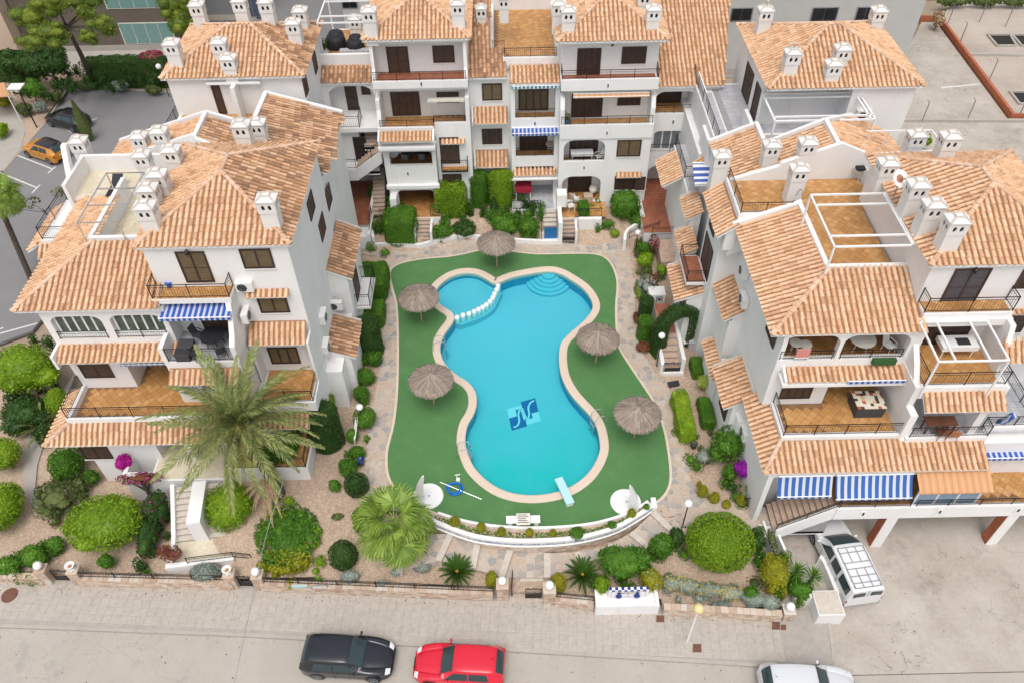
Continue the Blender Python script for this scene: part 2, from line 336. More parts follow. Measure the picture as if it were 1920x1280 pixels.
m_ground('yard_concrete', (0.28, 0.235, 0.185), (0.45, 0.40, 0.35), (0.58, 0.53, 0.475), 0.3, 6, 0.2, crack=0.8)
m_ground('lot_concrete', (0.30, 0.24, 0.20), (0.45, 0.385, 0.325), (0.53, 0.47, 0.41), 0.16, 3, 0.2)
m_ground('lot_earth', (0.30, 0.245, 0.20), (0.40, 0.33, 0.27), (0.46, 0.39, 0.33), 0.15, 3, 0.3)
m_ground('asphalt', (0.185, 0.178, 0.18), (0.215, 0.208, 0.21), (0.25, 0.242, 0.24), 0.35, 20, 0.2)
m_ground('soil', (0.30, 0.215, 0.15), (0.44, 0.325, 0.24), (0.53, 0.41, 0.31), 0.5, 9, 0.4, speck=0.35)
m_ground('earth', (0.26, 0.20, 0.15), (0.33, 0.26, 0.19), (0.38, 0.31, 0.24), 0.05, 1.5, 0.3)
m_ground('path_concrete', (0.33, 0.30, 0.27), (0.40, 0.37, 0.33), (0.45, 0.42, 0.38), 0.9, 8, 0.2)
m_ground('turf', (0.060, 0.165, 0.050), (0.082, 0.205, 0.066), (0.120, 0.245, 0.090), 0.8, 70, 0.6)
m_ground('coping', (0.60, 0.49, 0.40), (0.66, 0.54, 0.44), (0.70, 0.59, 0.49), 0.6, 16, 0.1)
m_floor('slab', [(0, (0.425, 0.378, 0.33)), (0.5, (0.438, 0.39, 0.34)), (1, (0.45, 0.402, 0.352))], None)
plain('slab_joint', (0.37, 0.335, 0.30), 0.95, var=0.12)
def m_stone(name, stops):
 m, nt, bs = newmat(name); bs.inputs['Roughness'].default_value = 0.85; P = wpos(nt)
 c = ramp(nt, piece_random(nt), stops); n = noise(nt, 6, 6, 0.7, P)
 c = mixc(nt, 0.35, c, mixc(nt, n, (0.22, 0.19, 0.17), (0.62, 0.55, 0.47))); nt.links.new(c, bs.inputs['Base Color']); bump(nt, bs, n, 0.5, 0.02); M[name] = m
m_stone('flagstone', [(0, (0.24, 0.24, 0.245)), (0.2, (0.33, 0.31, 0.295)), (0.4, (0.48, 0.39, 0.32)), (0.72, (0.52, 0.37, 0.26)), (0.88, (0.50, 0.43, 0.36)), (1, (0.57, 0.49, 0.41))])
m_stone('wall_stone', [(0, (0.36, 0.22, 0.14)), (0.3, (0.50, 0.33, 0.22)), (0.6, (0.58, 0.42, 0.30)), (0.85, (0.62, 0.50, 0.40)), (1, (0.68, 0.62, 0.55))])
plain('stone_joint', (0.52, 0.43, 0.36), 0.95, var=0.25, scale=6)
def m_poolfloor():
 m, nt, bs = newmat('pool_floor'); bs.inputs['Roughness'].default_value = 0.5; P = wpos(nt); sx = nt.nodes.new('ShaderNodeSeparateXYZ'); nt.links.new(P, sx.inputs[0])
 n = noise(nt, 0.35, 4, 0.6, P)
 # the painted basin: pale blue at the shallow end, greener at the deep end; the deeper water's light absorption is painted in
 f = mth(nt, 'ADD', mth(nt, 'MULTIPLY', mth(nt, 'SUBTRACT', sx.outputs[1], 24.0), 0.07), mth(nt, 'MULTIPLY', mth(nt, 'SUBTRACT', n, 0.5), 0.8))
 c = ramp(nt, f, [(0.0, (0.04, 0.53, 0.52)), (0.45, (0.15, 0.53, 0.61)), (1.0, (0.21, 0.54, 0.65))]); nt.links.new(c, bs.inputs['Base Color']); M['pool_floor'] = m
 m, nt, bs = newmat('water'); out = nt.nodes['Material Output']; nt.nodes.remove(bs)
 tr = nt.nodes.new('ShaderNodeBsdfTransparent'); tr.inputs[0].default_value = (0.60, 0.95, 0.97, 1)
 gl = nt.nodes.new('ShaderNodeBsdfGlossy'); gl.inputs['Roughness'].default_value = 0.06
 fr = nt.nodes.new('ShaderNodeFresnel'); fr.inputs[0].default_value = 1.33; mx = nt.nodes.new('ShaderNodeMixShader')
 b = nt.nodes.new('ShaderNodeBump'); b.inputs['Strength'].default_value = 0.3; b.inputs['Distance'].default_value = 0.06
 nt.links.new(noise(nt, 2.2, 3, 0.55, wpos(nt)), b.inputs['Height']); nt.links.new(b.outputs[0], gl.inputs['Normal']); nt.links.new(b.outputs[0], fr.inputs['Normal'])
 nt.links.new(fr.outputs[0], mx.inputs[0]); nt.links.new(tr.outputs[0], mx.inputs[1]); nt.links.new(gl.outputs[0], mx.inputs[2]); nt.links.new(mx.outputs[0], out.inputs[0]); M['water'] = m
m_poolfloor(); plain('pool_wall', (0.02, 0.30, 0.50), 0.5); plain('pool_step', (0.17, 0.54, 0.66), 0.5)
plain('mosaic_dark', (0.004, 0.13, 0.36), 0.4); plain('mosaic_pale', (0.36, 0.70, 0.76), 0.4)
def P2(pts, z): return [at(a, b, z)[:2] for a, b in pts]
DZ = 1.20                                             # level of the pool deck above the street
def sheet(mb, outer, holes, z, mat, th=0.0):
 loops = [outer]+list(holes); flat = [p for l in loops for p in l]
 tri = tessellate_polygon([[Vector((p[0], p[1], 0)) for p in l] for l in loops])
 tri = [t if up3(flat, t) else t[::-1] for t in tri]
 mb.add([(p[0], p[1], z) for p in flat], tri, mat)
 if th:
  for l in loops: ringstrip(mb, l, l, z, z-th, mat)
# pool outline (water's edge), green deck outline
pool_px = [(933,531),(960,520),(1000,512),(1030,509),(1050,513),(1070,524),(1093,540),(1108,560),(1112,577),(1103,594),(1087,610),(1067,627),(1053,644),(1049,667),(1051,694),(1057,714),(1070,737),(1087,757),(1103,774),(1117,794),(1124,817),(1126,840),(1122,856),(1113,874),(1097,894),(1070,913),(1035,925),(990,929),(950,922),(920,907),(897,887),(885,871),(877,852),(872,834),(872,814),(877,794),(887,777),(893,756),(890,734),(877,717),(857,704),(837,687),(827,668),(825,647),(833,626),(846,608),(851,597),(846,586),(832,577),(820,566),(817,550),(822,537),(837,524),(853,516),(873,512),(893,514),(910,522),(923,530)]
pool = spline(P2(pool_px, DZ), 3)
cope = offset(pool, 0.46)
deck_px = [(733,512),(740,501),(760,493),(800,486),(840,483),(873,477),(900,471),(930,470),(960,473),(1007,478),(1073,477),(1115,478),(1137,487),(1150,507),(1156,534),(1153,577),(1155,627),(1160,654),(1180,687),(1207,727),(1227,760),(1243,804),(1250,840),(1254,870),(1255,897),(1248,921),(1228,941),(1200,953),(1167,966),(1107,982),(1023,989),(940,987),(873,977),(820,961),(770,940),(742,914),(729,887),(727,854),(731,830),(740,794),(747,727),(748,627),(745,570),(737,540)]
deck = spline(P2(deck_px, DZ), 3)
path_px = [(664,452),(700,470),(785,470),(830,458),(870,444),(960,447),(1060,456),(1120,462),(1172,440),(1180,470),(1186,520),(1190,560),(1194,620),(1204,660),(1228,700),(1248,722),(1266,745),(1272,790),(1284,850),(1288,880),(1308,930),(1395,945),(1440,960),(1448,990),(1405,1010),(1330,985),(1290,1000),(1240,985),(1225,950),(1150,985),(980,1010),(860,1000),(790,975),(735,975),(690,960),(682,900),(690,830),(700,760),(712,690),(716,640),(722,560),(726,482),(664,474)]
pathpoly = P2(path_px, DZ)
def gz(x, y):
 """height of the planted ground"""
 t = min(1, max(0, (y-18.2)/4.0)); t = t*t*(3-2*t); w = min(1, max(0, (-x-13.5)/5)); w = w*w*(3-2*w)
 z = (0.42+0.72*t)*(1-w)+0.24*w
 if -4.6 < x < 9.2 and y < 22.2 and not inside(deck, x, y): z = min(z, 0.40)
 if y > 43.2: z += min(0.9, (y-43.2)*0.35)
 z += 0.05*math.sin(x*1.7+y)*math.sin(y*1.3)
 return min(z, DZ-0.09) if inside(pathpoly, x, y) or inside(pathpoly, x, y+.3) or inside(pathpoly, x, y-.5) else z
mb = MB()
g = MB()
g.add([(-900, -200, -0.35), (900, -200, -0.35), (900, 1500, -0.35), (-900, 1500, -0.35)], [(0, 1, 2, 3)], 'earth'); struct('ground', g)
g = MB(); sheet(g, [(-60, -30), (90, -30), (90, 14.0), (13.6, 14.0), (13.4, 15.2), (-60, 20.0)], [], 0.0, 'street_concrete', 0.2); struct('road', g)
g = MB(); sheet(g, [(13.45, 14.04), (90, 14.04), (90, 46), (26, 46), (13.0, 30), (12.6, 19)], [], 0.004, 'yard_concrete', 0.2); struct('yard', g)
g = MB(); sheet(g, P2([(-160, 700), (60, 620), (110, 560), (130, 340), (340, 240), (330, 170), (305, 166), (140, 160), (85, 232), (0, 330), (-90, 420)], 0), [], 0.0, 'asphalt', 0.2); struct('parking_area', g)
g = MB()
xs = np.arange(-46, 14.6, 0.5); ys = np.arange(17.2, 52.5, 0.5); din = offset(deck, -1.0)
vid = {}; WP = P2([(-900,1060),(-300,1085),(0,1094),(430,1105),(950,1127),(1110,1143),(1240,1152),(1470,1166),(1520,1160)], 0.12); WX = [p[0] for p in WP]; WY = [p[1] for p in WP]
for i, x in enumerate(xs[:-1]):
 for j, y in enumerate(ys[:-1]):
  cx, cy = x+0.25, y+0.25
  if inside(din, cx, cy): continue
  if cx < -19 and cy > 32: continue
  if cx > 12.6 and cy < 23: continue
  if cy < float(np.interp(cx, WX, WY))+0.42: continue
  ids = []
  for a, b in ((i, j), (i+1, j), (i+1, j+1), (i, j+1)):
   if (a, b) not in vid: vid[(a, b)] = len(g.v); g.v.append((xs[a], ys[b], gz(xs[a], ys[b])))
   ids.append(vid[(a, b)])
  g.f.append(ids); g.m.append(g.mi('soil'))
struct('garden_soil', g, True)
# --- turf deck with an opening for the pool, coping, basin, water
g = MB(); sheet(g, deck, [offset(pool, 0.2)[::-1]], DZ+0.02, 'turf', 0.12); struct('artificial_lawn', g)
g = MB(); dk = offset(deck, 0.14)
for a, b, c in ((deck, dk, 0),): ringstrip(g, deck, dk, DZ+0.035, DZ+0.03, 'coping'); ringstrip(g, dk, dk, DZ+0.03, DZ-0.1, 'coping')
struct('lawn_kerb', g)
pt = thing('swimming_pool', (0.4, 30.5, DZ), 'curved turquoise swimming pool with a shallow round bay and a blue floor mosaic', 'swimming pool')
g = MB()
prof = [(0.46, -0.05), (0.46, 0.05), (0.43, 0.075), (0.05, 0.075), (-0.03, 0.04), (-0.03, -0.25)]
rings = [(offset(pool, d), z) for d, z in prof]
for (a, za), (b, zb) in zip(rings, rings[1:]): ringstrip(g, a, b, DZ+za, DZ+zb, 'coping')
obj('coping', g, pt, True)
BZ = 0.30
g = MB(); ringstrip(g, pool, pool, DZ, BZ, 'pool_wall'); sheet(g, pool, [], BZ, 'pool_floor'); obj('basin', g, pt)
post_px = [(934,535),(931,542),(927,550),(924,557),(919,564),(912,570),(905,575),(897,579),(889,583),(879,587),(868,590),(857,594)]
arc = [at(a, b, DZ+0.05)[:2] for a, b in post_px]
kid = [pt_ for pt_ in pool if aty is None or True]
# shallow bay: floor raised behind the row of posts
pc = P2([(873,548)], DZ)[0]
kidpoly = [p for p in pool if math.hypot(p[0]-pc[0], p[1]-pc[1]) < 3.6 and not (p[0] > arc[0][0]+0.05 or p[1] < arc[-1][1]-0.1)]
kk = sorted(kidpoly, key=lambda p: math.atan2(p[1]-pc[1], p[0]-pc[0]))
allp = kk+[(a+0.22, b-0.22) for a, b in arc]; allp = sorted(allp, key=lambda p: math.atan2(p[1]-pc[1], p[0]-pc[0]))
g = MB(); g.prism(allp, BZ+0.01, 0.72, 'pool_floor'); obj('shallow_floor', g, pt)
sc_ = at(1029, 513, DZ)
for k, r in enumerate((0.42, 0.70, 0.98, 1.26, 1.52)):
 g = MB(); top = 1.0-0.13*k; g.prism([(sc_[0]+math.cos(t)*r*1.02, sc_[1]+0.1+math.sin(t)*r*0.98) for t in np.linspace(0, 2*PI, 33)[:-1]], BZ+0.02+0.002*k, top, 'pool_step'); obj('pool_step', g, pt)
g = MB()
a0 = Vector(at(950, 763, BZ)); a1 = Vector(at(1004, 748, BZ)); a3 = Vector(at(959, 805, BZ))
ex = (a1-a0); ey = (a3-a0); o_ = a0
def mq(u0, v0, u1, v1, z, mat, mb): mb.add([(o_.x+ex.x*u+ey.x*v, o_.y+ex.y*u+ey.y*v, z) for u, v in ((u0, v1), (u1, v1), (u1, v0), (u0, v0))], [(0, 1, 2, 3)], mat)
g = MB()
mq(0.5, -0.06, 1.0, 0.56, BZ+0.008, 'mosaic_dark', g); mq(0.0, 0.5, 0.52, 1.04, BZ+0.008, 'mosaic_dark', g); mq(0.27, 0.23, 0.76, 0.76, BZ+0.010, 'mosaic_dark', g)
mq(0.0, 0.08, 0.5, 0.5, BZ+0.006, 'mosaic_pale', g); mq(0.5, 0.5, 1.0, 0.98, BZ+0.006, 'mosaic_pale', g)
def mcurve(pts, w, mb):
 q = [(o_.x+ex.x*u+ey.x*v, o_.y+ex.y*u+ey.y*v) for u, v in spline(pts, 5, False)]
 L = []; R_ = []
 for i, p in enumerate(q):
  a = q[max(i-1, 0)]; b = q[min(i+1, len(q)-1)]; t = Vector((b[0]-a[0], b[1]-a[1])).normalized(); L.append((p[0]-t.y*w, p[1]+t.x*w)); R_.append((p[0]+t.y*w, p[1]-t.x*w))
 ringstrip(mb, L, R_, BZ+0.014, BZ+0.014, 'mosaic_pale', False)
mcurve([(0.08, 0.93), (0.22, 0.9), (0.31, 0.72), (0.33, 0.45), (0.40, 0.28), (0.46, 0.35), (0.49, 0.74)], 0.055, g)
mcurve([(0.50, 0.22), (0.54, 0.62), (0.60, 0.74), (0.68, 0.55), (0.70, 0.28), (0.80, 0.10), (0.95, 0.04)], 0.055, g)
obj('floor_mosaic', g, pt)
g = MB(); sheet(g, offset(pool, 0.02), [], DZ-0.06, 'water'); tag(obj('pool_water', g), kind='structure')
for i, p in enumerate(arc):
 g = MB(); g.lathe((p[0], p[1], 0), [(0.001, DZ+0.1), (0.14, DZ+0.1), (0.16, DZ+0.07), (0.16, 0.74)], 'white_paint', 14); o = obj('stepping_post', g, None, True)
 tag(o, 'pool divider post, '+('nearest the notch second third fourth fifth sixth seventh eighth ninth tenth eleventh last'.split()[i+2] if i else 'nearest the notch')+(' in the white row counted from the notch' if i else ' in the white row'), 'post', 'white posts across the shallow bay')
def ladder(pa, pb, label):
 a = Vector(at(*pa, DZ+0.08)); b = Vector(at(*pb, DZ+0.08)); t = thing('pool_ladder', a, label, 'ladder')
 d = (b-a); d.z = 0; d.normalize(); s = Vector((-d.y, d.x, 0))
 for k in (-0.27, 0.27):
  g = MB(); pts = [a+s*k, a+s*k+Vector((0, 0, 0.55))+d*0.08, a+s*k+Vector((0, 0, 0.72))+d*0.35, a+s*k+Vector((0, 0, 0.55))+d*0.72, a+s*k+Vector((0, 0, -0.9))+d*0.78]
  g.path(spline([tuple(p) for p in pts], 4, False), 0.024, 'steel', 6); obj('handrail', g, t, True)
 for z in (-0.15, -0.42, -0.7):
  g = MB(); c = a+d*0.78+Vector((0, 0, z)); g.bar(c-s*0.27, c+s*0.27, 0.035, 'steel', 6); obj('rung', g, t)
ladder((812, 652), (830, 650), 'steel pool ladder on the west edge by the upper left straw umbrella')
ladder((857, 850), (875, 850), 'steel pool ladder at the southwest edge nearest the coiled blue hose')
ladder((1134, 785), (1112, 792), 'steel pool ladder on the east edge nearest the lower right straw umbrella')
# --- paving: irregular flagstones in mortar
def voronoi(region, x0, x1, y0, y1, size, seed, gap=0.022, aniso=1.0):
 rs = random.Random(seed); nx = int((x1-x0)/size)+1; ny = int((y1-y0)/size)+1; pts = {}
 for i in range(-2, nx+2):
  for j in range(-2, ny+2): pts[(i, j)] = (x0+(i+rs.uniform(0.08, 0.92))*size, y0+(j+rs.uniform(0.08, 0.92))*size*aniso)
 cells = []
 for (i, j), p in pts.items():
  if not region(*p): continue
  poly = [(p[0]-size*2, p[1]-size*2), (p[0]+size*2, p[1]-size*2), (p[0]+size*2, p[1]+size*2), (p[0]-size*2, p[1]+size*2)]
  for a in range(-2, 3):
   for b in range(-2, 3):
    q = pts.get((i+a, j+b))
    if q is None or (a == 0 and b == 0): continue
    nx_, ny_ = q[0]-p[0], q[1]-p[1]; L = math.hypot(nx_, ny_)
    if L < 1e-6: continue
    poly = clip(poly, nx_/L, ny_/L, ((q[0]+p[0])/2*nx_+(q[1]+p[1])/2*ny_)/L-gap)
    if len(poly) < 3: break
   if len(poly) < 3: break
  if len(poly) >= 3: cells.append(poly)
 return cells
def stone_mesh(poly, z, h, mat, mb, rs):
 cx = sum(p[0] for p in poly)/len(poly); cy = sum(p[1] for p in poly)/len(poly); z += rs.uniform(-0.004, 0.006)
 n = len(poly); inn = [(cx+(p[0]-cx)*0.93, cy+(p[1]-cy)*0.93) for p in poly]
 mb.add([(p[0], p[1], z) for p in poly]+[(p[0], p[1], z+h) for p in inn], [(i, (i+1) % n, (i+1) % n+n, i+n) for i in range(n)]+[tuple(range(n, 2*n))], mat)
def lay(parent, cells, z, h, mat, piece, count=300, prefer=None, zf=None):
 rs = random.Random(3)
 cen = [(sum(p[0] for p in c)/len(c), sum(p[1] for p in c)/len(c)) for c in cells]
 near = pick(cells, (prefer or (lambda i: cen[i][0]**2+cen[i][1]**2)), count)
 rest = MB()
 for i, c in enumerate(cells):
  zz = zf(*cen[i]) if zf else z
  a = sum(c[k][0]*c[(k+1) % len(c)][1]-c[(k+1) % len(c)][0]*c[k][1] for k in range(len(c)))
  if a < 0: c = c[::-1]
  if i in near: m1 = MB(); stone_mesh(c, zz, h, mat, m1, rs); o = link(piece, m1.mesh(piece, fix=False), parent)
  else: stone_mesh(c, zz, h, mat, rest, rs)
 if rest.v: tag(obj(piece+'s', rest, parent, fix=False), kind='stuff')
g = MB(); pp = [p for p in pathpoly]
sheet(g, pathpoly, [], DZ-0.012, 'stone_joint', 0.3)
# cut the pool out: the bed is a ring round the lawn
g = MB(); sheet(g, pathpoly, [offset(deck, -0.3)[::-1]], DZ-0.012, 'stone_joint', 0.3)
path = struct('stone_path', g)
low_cut = P2([(735,975),(790,975),(860,1000),(980,1010),(1150,985),(1228,950),(1240,985)], DZ)
cells = voronoi(lambda x, y: inside(pathpoly, x, y) and not inside(deck, x, y), -11, 14, 20, 48, 0.38, 5)
lay(path, cells, DZ-0.01, 0.018, 'flagstone', 'flagstone', 300)
# --- street front: pavement slabs, kerb
kerb_px = [(-300,1162),(0,1175),(450,1192),(900,1217),(1280,1240),(1480,1252),(1540,1252),(1562,1242),(1566,1222),(1558,1168)]
wall_px = [(-300,1085),(0,1094),(430,1105),(950,1127),(1110,1143),(1240,1152),(1470,1166),(1520,1160)]
K = P2(kerb_px, 0.12); W_ = P2(wall_px, 0.12)
side = K+W_[::-1]
side = K+[(K[-1][0]+0.05, W_[-1][1]+0.9)]+[(x, y+0.5) for x, y in W_[::-1]]
g = MB(); sheet(g, side, [], 0.115, 'slab_joint', 0.2); pav = struct('pavement', g)
g = MB(); K2 = offset(K[:], 0.0)
def strip_along(mb, pts, w, z0, z1, mat):
 L = []
 for i, p in enumerate(pts):
  a = pts[max(i-1, 0)]; b = pts[min(i+1, len(pts)-1)]; t = Vector((b[0]-a[0], b[1]-a[1])).normalized(); L.append((p[0]-t.y*w, p[1]+t.x*w))
 n = len(pts); vs = [(p[0], p[1], z) for z in (z0, z1) for p in pts]+[(p[0], p[1], z) for z in (z0, z1) for p in L]; fs = []
 for i in range(n-1):
  fs += [(i, i+1, n+i+1, n+i), (n+i, n+i+1, 3*n+i+1, 3*n+i), (3*n+i, 3*n+i+1, 2*n+i+1, 2*n+i)]
 mb.add(vs, fs, mat)
strip_along(g, spline([(a, b) for a, b in K], 4, False), 0.16, -0.05, 0.135, 'street_concrete'); struct('kerb', g)
d = Vector((W_[4][0]-W_[0][0], W_[4][1]-W_[0][1])).normalized(); o0 = Vector(W_[0]); cells = []
Kin = [(p[0], p[1]+0.02) for p in K]; sidein = Kin+[(K[-1][0]-0.1, W_[-1][1]+0.9)]+[(x, y+0.5) for x, y in W_[::-1]]
for i in range(0, 112):
 for j in range(-14, 3):
  c = [(i*0.42+u*0.414, j*0.42+v*0.414) for u, v in ((0.012, 0.012), (1, 0.012), (1, 1), (0.012, 1))]
  q = [(o0.x+d.x*a-d.y*b, o0.y+d.y*a+d.x*b) for a, b in c]
  if all(inside(sidein, *p) for p in q): cells.append(q)
lay(pav, cells, 0.118, 0.006, 'slab', 'paving_slab', 300)
# ================================================================== building kit
def tile_template():
 w, L, h = 0.19, 0.47, 0.085; vs = []; fs = []
 for y, ww, hh, z in ((0.0, w/2, h, 0.028), (L, w/2*0.8, h*0.82, 0.0)):
  for k in range(6):
   t = PI*k/5; vs.append((-math.cos(t)*ww, y, z+math.sin(t)*hh))
 for k in range(5): fs.append((k+1, k, 6+k, 7+k))
 fs.append((0, 1, 2, 3, 4, 5)); return np.array(vs), fs
TV, TF = tile_template()
def tile_mesh(mat):
 mb = MB(); mb.add([tuple(v) for v in TV], TF, mat); me = mb.mesh('roof_tile', fix=False)
 return me
TM = {}
class Building:
 def __init__(s, name, loc, label, cat='building', group=None):
  s.t = thing(name, loc, label, cat, group); s.w = MB(); s.tiles = []; s.slab = MB(); s.ridge = []; s.roofs = []; s.trim = MB(); s.fl = []
 # -------- walls
 def box(s, *a, mat='white_wall'):
  j = lambda: random.uniform(0.0004, 0.0042)
  x0, x1 = sorted(a[:2]); y0, y1 = sorted(a[2:4]); z0, z1 = sorted(a[4:6]); s.w.box(x0-j(), x1+j(), y0-j(), y1+j(), z0-j(), z1+j(), mat); return s
 def panel(s, axis, pos, th, outer, holes, mat='white_wall'): s.w.panel(axis, pos-random.uniform(.0045, .009), th+random.uniform(.009, .015), outer, holes, mat)
 def prism(s, poly, z0, z1, mat='white_wall', zf=None): s.w.prism(poly, z0, z1, mat, zf)
 # -------- roofs: a sloping face with real barrel tiles
 def roof(s, pts, mat='roof_tile', slab=True, pitch=0.275, rows=0.37, th=0.13):
  P = [Vector(p) for p in pts]; n = Vector((0, 0, 0))
  for i in range(len(P)): a = P[i]; b = P[(i+1) % len(P)]; n += Vector(((a.y-b.y)*(a.z+b.z), (a.z-b.z)*(a.x+b.x), (a.x-b.x)*(a.y+b.y)))
  n.normalize()
  if n.z < 0: n = -n; P = P[::-1]
  up = (Vector((0, 0, 1))-n*n.z); up.normalize(); u = up.cross(n); o = min(P, key=lambda p: p.z)
  loc = [((p-o).dot(u), (p-o).dot(up)) for p in P]
  x0 = min(a for a, b in loc); x1 = max(a for a, b in loc); y1 = max(b for a, b in loc)
  s.slab.add([tuple(p) for p in P], [tuple(range(len(P)))], 'tile_channel'); sl = MB(); sl.add([tuple(p) for p in P], [tuple(range(len(P)))], 'tile_channel')
  if slab:
   q = [p-Vector((0, 0, th)) for p in P]; k = len(P)
   sl.add([tuple(p-Vector((0, 0, 0.004))) for p in P]+[tuple(p) for p in q], [(i, i+k, (i+1) % k+k, (i+1) % k) for i in range(k)]+[tuple(range(k, 2*k))[::-1]], 'white_wall')
  ri = len(s.roofs); s.roofs.append(obj('roof', sl, s.t, fix=False))
  nc = max(1, round((x1-x0)/pitch)); pc = (x1-x0)/nc
  for i in range(nc):
   cx = x0+(i+0.5)*pc; j = 0
   while j*rows < y1+0.05:
    cy = j*rows-0.05
    if inside(loc, cx, cy+0.2) or inside(loc, cx, cy+0.36 if j else 0.02):
     jx = random.gauss(0, 0.007); jr = random.gauss(0, 0.018)
     uu = (u*math.cos(jr)+up*math.sin(jr)); vv = (up*math.cos(jr)-u*math.sin(jr)); pp = o+u*(cx+jx)+up*(cy+random.gauss(0, 0.008))+n*random.uniform(0, 0.008)
     s.tiles.append((pp, uu, vv, n, mat, ri))
    j += 1
 def cap(s, a, b, w=0.25):
  """ridge or hip: a row of lapped barrel tiles bedded in mortar"""
  a = Vector(a); b = Vector(b)
  if a.z > b.z: a, b = b, a
  d = b-a; L = d.length; d.normalize(); u = d.cross(Vector((0, 0, 1))); u.normalize(); n = u.cross(d); n.normalize(); k = max(1, int(L/0.36))
  for i in range(k): s.ridge.append((a+d*(L*i/k-0.03)+n*0.035, u*(w/0.19), d*1.0, n*1.15))
  s.trim.bar(a+Vector((0, 0, 0.02)), b+Vector((0, 0, 0.02)), 0.11, 'mortar', 6)
 def hip(s, x0, x1, y0, y1, z, slope=0.44, over=0.0, mat='roof_tile', ridge=None, backmat=None):
  """hipped roof over a rectangle"""
  w = (x1-x0)/2; d = (y1-y0)/2; r = min(w, d); top = z+r*slope; cx = (x0+x1)/2; cy = (y0+y1)/2
  A, B_, C_, D_ = (x0, y0, z), (x1, y0, z), (x1, y1, z), (x0, y1, z)
  if w <= d: p, q = (cx, y0+r, top), (cx, y1-r, top); F = [[A, B_, p], [B_, C_, q, p], [C_, D_, q], [D_, A, p, q]]
  else: p, q = (x0+r, cy, top), (x1-r, cy, top); F = [[A, B_, q, p], [B_, C_, q], [C_, D_, p, q], [D_, A, p]]
  for k, f in enumerate(F): s.roof(f, (mat if isinstance(mat, str) else mat[k]))
  if w <= d: hs = [(A, p), (B_, p), (C_, q), (D_, q), (p, q)]
  else: hs = [(A, p), (B_, q), (C_, q), (D_, p), (p, q)]
  for a, b in hs:
   if (Vector(a)-Vector(b)).length > 0.2: s.cap(a, b)
  return p, q
 def canopy(s, x0, x1, yw, zt, yo, zb, th=0.10, mat='roof_tile', cheeks=False):
  """lean-to strip of tiles on a wall facing -y"""
  s.roof([(x0, yo, zb), (x1, yo, zb), (x1, yw, zt), (x0, yw, zt)], mat, th=th)
  if cheeks:
   for x in (x0-0.12, x1): s.w.add([(x, yw, zb-0.1), (x, yo, zb-0.1), (x, yo, zb+0.08), (x, yw, zt+0.1), (x+0.12, yw, zb-0.1), (x+0.12, yo, zb-0.1), (x+0.12, yo, zb+0.08), (x+0.12, yw, zt+0.1)], [(0, 1, 2, 3), (7, 6, 5, 4), (0, 4, 5, 1), (1, 5, 6, 2), (2, 6, 7, 3)], 'white_wall')
 # -------- openings
 def window(s, axis, pos, a0, a1, z0, z1, leaves=2, face=-1, name='window', mat='shutter', slats=True, sill=True, fr='dark_wood', rows=1):
  """shuttered window or door on a wall; axis 'y': spans x, wall at y=pos looking to face"""
  if a0 > a1: a0, a1 = a1, a0
  def bx(mb, p0, p1, q0, q1, d0, d1, m):
   u, v = sorted((pos+face*d0, pos+face*d1))
   if axis == 'y': mb.box(p0, p1, u, v, q0, q1, m)
   else: mb.box(u, v, p0, p1, q0, q1, m)
  f = MB(); t = 0.055
  bx(f, a0, a1, z1-t, z1, 0.0, 0.06, fr); bx(f, a0, a0+t, z0, z1-t, 0.0, 0.06, fr); bx(f, a1-t, a1, z0, z1-t, 0.0, 0.06, fr); bx(f, a0+t, a1-t, z0, z0+t, 0.0, 0.06, fr)
  if sill and name == 'window': bx(f, a0-0.05, a1+0.05, z0-0.04, z0-0.003, 0.0, 0.09, 'white_wall')
  fo = obj(name, f, s.t); w = (a1-a0-2*t)/leaves
  me = None
  for k in range(leaves):
   p0 = a0+t+k*w; p1 = p0+w; l = MB(); bd = 0.045
   H = z1-z0-2*t; base = z0+t
   bx(l, p0+0.004, p0+bd, base+0.004, base+H-0.004, 0.0, 0.045, fr); bx(l, p1-bd, p1-0.004, base+0.004, base+H-0.004, 0.0, 0.045, fr)
   bx(l, p0+bd, p1-bd, base+0.004, base+bd, 0.0, 0.045, fr); bx(l, p0+bd, p1-bd, base+H-bd, base+H-0.004, 0.0, 0.045, fr)
   if name == 'door' and H > 1.5: bx(l, p0+bd, p1-bd, base+H*0.47, base+H*0.47+bd, 0.0, 0.047, fr)
   if slats:
    ns = max(3, int((H-2*bd)/0.10)); sh = (H-2*bd)/ns
    bx(l, p0+bd, p1-bd, base+bd, base+H-bd, 0.0, 0.012, fr)
    for i in range(ns): bx(l, p0+bd+0.002, p1-bd-0.002, base+bd+i*sh+0.012, base+bd+(i+1)*sh-0.012, 0.012, 0.030, mat)
   else: bx(l, p0+bd, p1-bd, base+bd, base+H-bd, 0.0, 0.018, mat)
   link('shutter' if slats else 'pane', l.mesh('leaf'), fo)
  return fo
 def pxw(s, Y, x0, y0, x1, y1, **k):
  """window from measured picture corners on the wall at Y"""
  a = aty(x0, y0, Y); b = aty(x1, y1, Y); return s.window('y', Y, a[0], b[0], min(a[2], b[2]), max(a[2], b[2]), **k)
